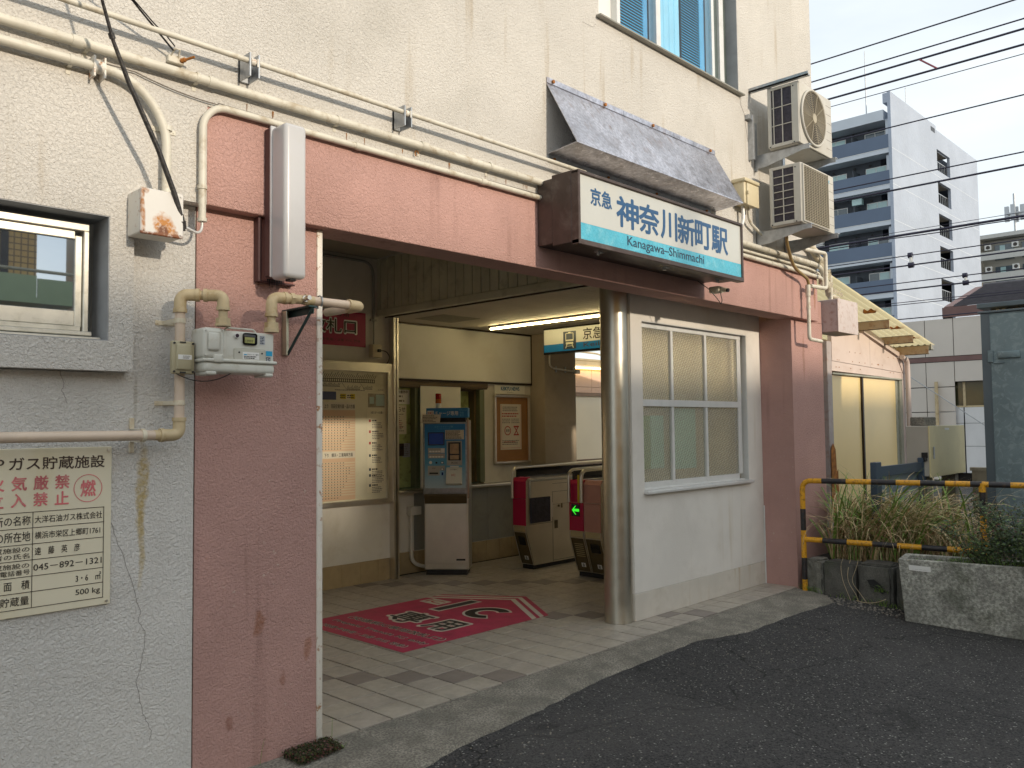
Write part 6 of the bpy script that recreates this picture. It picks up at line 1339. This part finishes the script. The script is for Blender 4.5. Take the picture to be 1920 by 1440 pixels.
q = MB(); q.rbox(13.0, 15.0, 1.0, 3.40, 3.125, 3.19, .005, 1); q.build('slab', MATS['galv_dark'], t)
q = MB(); q.box(13.3, 14.9, 1.0, 3.3, 2.95, 3.124); q.build('fascia', m_brass, t)
each('post', m_sand, t, [lambda q: q.tube([(13.25, 3.19, -.1), (13.25, 3.19, 3.12)], .03, 8), lambda q: q.tube([(13.25, 3.12, -.1), (13.25, 3.12, 3.12)], .03, 8)])
q = MB(); q.box(11.2, 11.3, 2.2, 3.05, .1, .95); q.box(11.19, 11.31, 2.2, 3.07, .95, .99); q.box(11.0, 11.6, 2.3, 2.7, .1, .62)
tag(q.build('low_wall', mat('stained_concrete', (.33, .29, .22), .9, var=.2, vs=4, streak=((.06, .05, .04), .8, 8), dirt=((.1, .09, .07), .6), dirts=5)), 'stained low concrete wall between the two cabinets', 'wall')
# ================================================================== panelled house with a tiled roof
HX = 24.0
t = thing('panelled_house', 'beige panelled house with brown bands and a dark tiled roof', 'house', (HX, 7, 0))
mbp = mat('beige_wall_panel', (.64, .585, .52), .7, var=.04, vs=.8); mbp2 = mat('white_wall_panel', (.72, .72, .72), .6, var=.04); mbr = mat('brown_band', (.18, .10, .09), .6, var=.08)
q = MB(); q.box(HX + .02, HX + 9, 7.5, 9.6, -.1, 4.27); q.box(HX + .02, HX + 9, 5.0, 7.5, 2.59, 4.27); q.box(HX + .02, HX + 2.5, 1.8, 5.0, 2.59, 4.27); q.box(HX + .18, HX + 9, 5.0, 7.5, -.1, 2.59); q.box(HX + .18, HX + 2.5, 1.8, 5.0, -.1, 2.59); q.build('wall', m_grout, t)
ycs = [9.6, 8.98, 8.275, 7.568, 6.862, 6.155, 5.45, 4.745, 4.04, 3.33, 2.63, 1.93]
def wp(a, b, z0, z1, mm=mbp):
    q = MB(); q.rbox(HX, HX + .02, b + .008, a - .008, z0 + .008, z1 - .008, .003, 1); q.build('wall_panel', mm, t)
for a, b in zip(ycs, ycs[1:]):
    wp(a, b, 3.268, 4.275)
    if a < 7.5: wp(a, b, 2.585, 3.13)
    else: wp(a, b, 2.46, 3.13); wp(a, b, 1.80, 2.455); wp(a, b, .9, 1.795); wp(a, b, 0, .895)
q = MB(); q.box(HX - .015, HX + .02, 1.9, 9.6, 3.135, 3.262); q.build('brown_band', mbr, t)
q = MB(); q.box(HX + .14, HX + .16, 4.3, 7.37, 1.94, 2.58); W_ = q.build('window', mat('dark_window', (.045, .045, .022), .15, spec=.8), t)
q = MB()
for y in (6.68, 5.9, 5.2, 4.6): q.box(HX + .12, HX + .14, y - .03, y + .03, 1.94, 2.58)
q.box(HX + .10, HX + .16, 4.3, 7.37, 1.915, 1.955); q.build('frame', m_fitting, W_)
q = MB(); q.box(HX + .005, HX + .16, 7.37, 7.50, 0, 2.585); q.build('window_return', mat('slate_return', (.15, .16, .19), .6), t)
for a, b in ((7.36, 6.70), (6.69, 6.03), (6.02, 5.3), (5.29, 4.6)):
    for z0, z1 in ((1.50, 1.91), (.9, 1.49), (.2, .89)): q = MB(); q.rbox(HX + .10, HX + .12, b + .01, a - .01, z0, z1, .002, 1); q.build('wall_panel', mbp2, t)
q = MB(); q.tube([(HX - .08, 7.30, 1.45), (HX - .08, 7.30, 2.60)], .045, 10); q.build('downpipe', m_fitting, t)
q = MB(); q.box(HX - .03, HX + .05, 1.9, 7.1, 4.30, 4.56); q.build('fascia', mbr, t)
q = MB(); q.prism([(HX - .02, 4.36), (HX - .02, 4.585), (26.95, 5.45), (26.95, 5.22)], lambda u, v, d: (u, d, v), 6.83, 7.05); q.build('verge_board', mbr, t)
mrt = mat('roof_tile', (.055, .05, .06), .4, var=.2, vs=6)
for k in range(22):                                                        # courses of tiles, each one geometry
    a = k / 22; b = (k + 1) / 22; xa, xb = HX + .0 + 2.95 * a, HX + 2.95 * b; z0_, z1_ = 4.57 + .86 * a, 4.57 + .86 * b
    q = MB(); q.prism([(xa, z0_), (xa, z0_ + .05), (xb, z1_ + .012), (xb, z1_ - .02)], lambda u, v, d: (u, d, v), 1.9, 6.82); q.build('tile_course', mrt, t)
q = MB(); q.tube([(26.97, 1.9, 5.46), (26.97, 6.85, 5.46)], .07, 8); q.build('ridge', mrt, t)
q = MB(); q.prism([(26.9, 5.42), (30, 4.5), (30, 4.3), (26.9, 5.2)], lambda u, v, d: (u, d, v), 1.9, 7.05); q.build('roof', mrt, t)
t = thing('guy_wire', 'thin grey stay wire slanting across the panelled house', 'wire', (HX - .3, 5, 2))
q = MB(); q.tube([(HX - .3, 8.2, 3.0), (HX - .3, 6.0, 1.35)], .012, 5); q.build('run', m_galv, t)
# ================================================================== blue and white apartment tower
AX, AY, S = 69.45, 23.88, 2.945
t = thing('apartment_block', 'tall white apartment block with dark blue balconies', 'apartment building', (AX, AY, 0))
def speck(nt, pos, c):
    v = nt.nodes.new('ShaderNodeTexVoronoi'); v.inputs['Scale'].default_value = 1.6; nt.links.new(pos, v.inputs['Vector'])
    return mix(nt, ramp(nt, v.outputs[0], .1, .6, .18, 0), c, (.40, .45, .52))
mtw = mat('tower_tile_shaded', (.35, .40, .485), .6, var=.06, vs=.35, extra=speck, bump=.6, bs=4.5, bd=.05)  # white tile toned down to blue-grey: the wall's shade is in the colour
mtb = mat('tower_slab_tile', (.52, .57, .63), .6, var=.04, vs=.6, bump=0); mdb = mat('tower_navy', (.095, .135, .205), .5, var=.06, vs=.3); mdk = mat('tower_recess', (.055, .065, .08), .7, var=.06)
mwn = mat('tower_window', (.42, .62, .62), .15, var=.1, vs=.5, spec=.8); mwn2 = mat('tower_window_dark', (.10, .13, .15), .12, spec=.8)
LN = 17
q = MB(); q.box(AX + 1.6, 93.4, AY + 1.5, AY + LN, 0, 27.0); q.build('core', mdk, t)
ops = [(80.75, 84.45, 26.15 - S * k - 1.95, 26.15 - S * k) for k in range(9)]
q = MB(); q.box(AX, 80.75, AY, AY + .25, 0, 27.6); q.box(84.45, 93.4, AY, AY + .25, 0, 27.9)
zs = 27.9
for x0, x1, z0, z1 in ops: q.box(80.75, 84.45, AY, AY + .25, z1, zs); zs = z0
q.box(80.75, 84.45, AY, AY + .25, 0, zs); q.box(AX, 80.7, AY, AY + .25, 27.6, 28.25); q.box(93.15, 93.4, AY + .25, AY + LN, 0, 27.9); q.box(AX, 80.7, AY + .25, AY + .6, 27.4, 28.2)
q.build('side_wall', mtw, t)
for x0, x1, z0, z1 in ops:
    q = MB(); q.box(x0, x1, AY + .26, AY + 1.49, z0 - .1, z0); q.box(x0 - .1, x0, AY + .25, AY + 1.49, z0, z1); q.box(x0, x1, AY + 1.40, AY + 1.49, z0, z1); q.box(x0, x1, AY + .26, AY + 1.4, z1 - .04, z1)
    wnd = q.build('stair_opening', mat('stair_recess', (.20, .19, .17), .8), t)
    q = MB(); q.box(x0, x1, AY + .30, AY + .34, z0 + 1.05, z0 + 1.12)
    for k in range(8): xx = x0 + (x1 - x0) * k / 7; q.box(xx - .03, xx + .03, AY + .30, AY + .33, z0, z0 + 1.05)
    q.build('railing', m_galv, wnd)
q = MB(); q.box(79.3, 80.4, AY - .01, AY - .002, 27.5, 27.9); q.build('roof_vent', mdk, t)
for k in range(9):
    zt_ = 24.81 - S * k
    q = MB(); q.rbox(AX, AX + .12, AY + .26, AY + LN, zt_ - 1.12, zt_, .01, 1); q.build('balcony_panel', mdb, t)
    q = MB(); q.box(AX + .02, AX + 1.6, AY + .26, AY + LN, zt_ - 1.50, zt_ - 1.16); q.build('balcony_slab', mtb, t)
    q = MB(); q.box(AX + .0, AX + .05, AY + .26, AY + LN, zt_ - 1.155, zt_ - 1.125); q.build('rail_line', m_sticker, t)
    zf_ = zt_ - 1.16
    for j, y0 in enumerate((AY + 1.0, AY + 4.3, AY + 7.8, AY + 11.3, AY + 14.8)):
        q = MB(); q.box(AX + 1.55, AX + 1.6, y0, y0 + 1.7, zf_ + .1, zf_ + 2.05); f_ = q.build('window', m_sticker, t)
        q = MB(); q.box(AX + 1.53, AX + 1.55, y0 + .06, y0 + .82, zf_ + .15, zf_ + 1.99); q.build('pane', mwn if (j + k) % 3 else mwn2, f_); q = MB(); q.box(AX + 1.53, AX + 1.55, y0 + .88, y0 + 1.64, zf_ + .15, zf_ + 1.99); q.build('pane', mwn if (j * 2 + k) % 4 else mwn2, f_)
    for y0 in (AY + 3.2, AY + 10.2): q = MB(); q.box(AX + .14, AX + 1.5, y0, y0 + .06, zf_ + .02, zf_ + 1.75); q.build('partition', mdk, t)
    q = MB(); q.box(AX + .3, AX + 1.5, AY + .27, AY + .55, zf_ + .02, zf_ + 2.5); q.build('white_pier', mtb, t)
    for y0 in (AY + 2.3, AY + 3.6, AY + 5.4, AY + 6.6): q = MB(); q.disc((AX + 1.52, y0, zf_ + 2.25), (-.06, 0, 0), .11, 10); q.build('vent_hood', m_black, t)
    q = MB(); q.box(AX + .02, 93.3, AY - .006, AY, zt_ - 1.18, zt_ - 1.13)
    q.build('wall_joint', mdk if 0 else MATS['tower_slab_tile'], t)
q = MB(); q.box(AX, AX + 1.6, AY + .6, AY + LN, 26.05, 26.9); q.build('roof_slab', mtb, t)
q = MB()
for x, y, z in ((70.0, 26.0, 32.4), (76.5, 25.0, 30.9)): q.tube([(x, y, 26.9), (x, y, z - 1.5)], .05, 6); q.tube([(x, y, z - 1.5), (x, y, z)], .03, 6)
q.build('lightning_rod', m_galv, t)
for k, j in ((2, 0), (3, 1), (5, 0), (6, 1), (1, 1)):
    zf_ = 24.81 - S * k - 1.16; y0 = AY + 3.0 + 3.4 * j
    q = MB(); q.box(AX + .7, AX + 1.1, y0 - .2, y0 + .6, zf_ + 1.9, zf_ + 2.45 if 0 else zf_ + 2.4); q.build('balcony_clutter', m_sticker if k % 2 else mwn, t)
# far right apartments
t = thing('far_apartment_block', 'distant beige apartment block with white balconies and rooftop mast', 'apartment building', (120, 28, 0))
BX = 120.0; mfb = mat('far_beige', (.36, .345, .30), .7, var=.05, vs=.2); mfw = mat('far_white', (.52, .52, .49), .7, var=.04); 
q = MB(); q.box(BX + 1.6, BX + 14, 12, 31.0, 0, 24.9); q.build('wall', mfb, t)
q = MB(); q.box(BX, BX + 14, 12, 31.1, 25.0, 25.5); q.build('roof', mfw, t)
q = MB(); q.box(BX + .1, BX + 1.6, 30.8, 31.1, 0, 25.0); q.build('end_wall', mfb, t)
for k in range(8):
    zt_ = 23.3 - 1.88 * 1.5 * k
    if zt_ < 2: break
    q = MB(); q.box(BX, BX + .15, 12, 31.0, zt_ - 1.1, zt_ - .05); q.build('balcony_panel', mfw, t)
    for j in range(6):
        y0 = 29.4 - j * 3.1
        q = MB(); q.box(BX + 1.5, BX + 1.6, y0 - 2.2, y0, zt_ - 1.0, zt_ + .95); f_ = q.build('window', mwn2, t)
        q = MB(); q.box(BX + 1.46, BX + 1.5, y0 - 1.2, y0 - .6, zt_ - .9, zt_ + .85); q.build('pane', mwn, f_)
        q = MB(); q.box(BX + .6, BX + 1.0, y0 + .2, y0 + .95, zt_ + .3, zt_ + .95); q.disc((BX + .59, y0 + .55, zt_ + .62), (-.02, 0, 0), .24, 12, 1); q.build('aircon_unit', [m_sticker, m_fan], t)
q = MB(); q.tube([(124, 27.5, 25.4), (124, 27.5, 31.2)], .16, 6)
for a in range(4): q.box(124 + .9 * math.cos(a * 1.57) - .2, 124 + .9 * math.cos(a * 1.57) + .2, 27.5 + .9 * math.sin(a * 1.57) - .25, 27.5 + .9 * math.sin(a * 1.57) + .25, 27.6, 29.6)
q.box(123.2, 124.8, 26.8, 28.2, 28.4, 28.6); q.tube([(124, 27.5, 26.0), (124, 31, 25.4)], .05, 5); q.build('mast', m_galv, t)
# ================================================================== overhead wires beside the tracks
WX = 18.0
def zw(z): return 1.55 + (z - 1.55) * 1.5
wires = [(6.895, .011, .0, 'highest of the overhead wires, crossing the sky'), (6.62, .011, .0, 'second overhead wire from the top of the sky'), (6.49, .016, .05, 'upper thick overhead cable, holding the red spacer'), (6.29, .016, .0, 'lower thick overhead cable, holding the red spacer'),
         (6.17, .006, .0, 'very thin overhead wire just below the thick pair'), (5.65, .010, .0, 'overhead wire crossing the top balcony of the tower'), (4.925, .010, .0, 'upper of two dark wires across the tower middle'), (4.76, .015, .0, 'lower and thicker of two dark wires across the tower middle'),
         (4.115, .019, .05, 'bundled messenger cable with loops across the tower'), (3.820, .008, .0, 'catenary wire above the upper white insulator'), (3.685, .012, .0, 'contact wire below the upper white insulator'), (3.455, .008, .0, 'catenary wire above the lower white insulator'),
         (3.358, .012, .0, 'contact wire below the lower white insulator'), (3.185, .006, .0, 'faint thin wire low across the tower windows'), (3.155, .006, .0, 'fainter lower wire low across the tower windows'), (2.955, .009, .0, 'lowest overhead wire just above the panelled house wall')]
mwire = mat('wire_dark', (.022, .020, .045), .5, var=.1)
for z, r_, sg, lb in wires:
    t = thing('overhead_wire', lb, 'wire', (WX, 0, zw(z)), group='overhead wires beside the tracks')
    q = MB(); q.tube([(WX, y, zw(z) + sg * .02 * math.cos(y * .2)) for y in range(-14, 60, 2)], r_ * 1.35, 6)
    if z == 4.115:
        q.tube([(WX, -14 + k * .6, zw(z) - .05 + .016 * math.sin(k * 1.9)) for k in range(120)], .011, 5); q.tube([(WX, -14, zw(z) + .09), (WX, 60, zw(z) + .03)], .006, 5)
    q.build('run', mwire, t)
def ins(px, y, za_, zb2, label, mm, r_):
    t = thing('wire_spacer', label, 'insulator', (WX, y, zw(zb2)))
    q = MB(); q.tube([(WX, y, zw(zb2)), (WX, y, zw(za_))], r_, 8); q.build('rod', mm, t)
    q = MB(); q.tube([(WX, y - .03, zw(za_)), (WX, y + .05, zw(za_))], r_ * 1.7, 8); q.tube([(WX, y - .05, zw(zb2)), (WX, y + .05, zw(zb2))], r_ * 1.7, 8); q.build('clamp', mwire, t)
ins(0, 3.925 * 1.5, 3.82, 3.685, 'white insulator hanging between the upper pair of catenary wires', m_sticker, .035); ins(0, 3.255 * 1.5, 3.455, 3.358, 'white insulator hanging between the lower pair of catenary wires', m_sticker, .03)
t = thing('wire_spacer', 'red slanted spacer bar between the two thick sky cables', 'spacer', (WX, 5.5, zw(6.3)))
q = MB(); q.tube([(WX, 3.73 * 1.5, zw(6.49)), (WX, 3.50 * 1.5, zw(6.29))], .018, 8); q.build('rod', mat('spacer_red', (.28, .06, .08), .5), t)
# ================================================================== houses across the street (outside the frame; mirrored in the glass and steel, shading the forecourt; the pale ones added to block sun)
t = thing('tiled_apartment', 'orange tiled apartment house with a green balcony across the street, mirrored in the small window', 'apartment building', (0, -9, 0))
def grid(nt, pos, c):
    b = nt.nodes.new('ShaderNodeTexBrick'); b.offset = 0; b.inputs['Scale'].default_value = 1; b.inputs['Mortar Size'].default_value = .012; b.inputs['Brick Width'].default_value = .11; b.inputs['Row Height'].default_value = .11
    mp = nt.nodes.new('ShaderNodeMapping'); mp.inputs['Rotation'].default_value = (R(90), 0, 0); nt.links.new(pos, mp.inputs[0]); nt.links.new(mp.outputs[0], b.inputs['Vector'])
    b.inputs['Color1'].default_value = (.85, .47, .13, 1); b.inputs['Color2'].default_value = (.80, .42, .11, 1); b.inputs['Mortar'].default_value = (.30, .16, .05, 1); return b.outputs[0]
q = MB(); q.box(-14, 4.87, -16, -9, 0, 5.7); q.build('wall', mat('orange_tile', (.6, .3, .1), .5, extra=grid), t)
q = MB(); q.box(4.30, 4.42, -9.02, -8.98, 3.9, 5.7); q.build('dark_strip', m_trim, t)
q = MB(); q.box(0, 5.2, -8.9, -8.0, 3.68, 3.78); q.box(0, 4.58, -8.05, -8.0, 3.78, 4.14); q.box(4.6, 5.2, -8.05, -8.0, 3.78, 4.10); q.build('balcony', mat('balcony_green', (.50, .54, .26), .5, var=.04), t)
q = MB(); q.tube([(0, -8.02, 4.26), (5.2, -8.02, 4.22)], .03, 6); q.tube([(5.62, -8.6, 0), (5.62, -8.6, 6.5)], .06, 8); q.build('handrail', m_fitting, t)
t = thing('sun_blocker_house', 'long pale unseen house added across the street to block sun', 'house', (16, -9, 0))  # unseen, added to keep sun off the lower facade and concourse
q = MB(); q.box(5.75, 32, -10.2, -9, 0, 5.55); q.build('wall', mat('sun_blocker_house_wall', (.72, .68, .60), .8, var=.05, vs=.5), t)
q = MB(); q.prism([(-8.8, 5.5), (-8.8, 5.58), (-9.6, 5.75), (-10.4, 5.58), (-10.4, 5.5)], lambda u, v, d: (d, u, v), 5.7, 32.3); q.build('roof', mrt, t)
for k in range(6):
    for z in (.9, 3.2):
        q = MB(); q.box(8 + 3.2 * k, 9.7 + 3.2 * k, -9.0, -8.95, z, z + 1.3); q.build('window', mwn2, t); continue
        q = MB(); q.box(10 + 3.2 * k, 11.7 + 3.2 * k, -9.0, -8.95, z, z + 1.3); q.build('window', mwn2, t)
t = thing('far_sun_blocker', 'plain pale unseen block added further back to block sun', 'apartment building', (5.5, -40, 0))  # unseen, added to block sun coming through the gap between the nearer houses
q = MB(); q.box(2.5, 9.0, -50, -40, 0, 14.2); q.build('wall', mat('far_sun_blocker_wall', (.5, .46, .40), .8, var=.05, vs=.3), t)
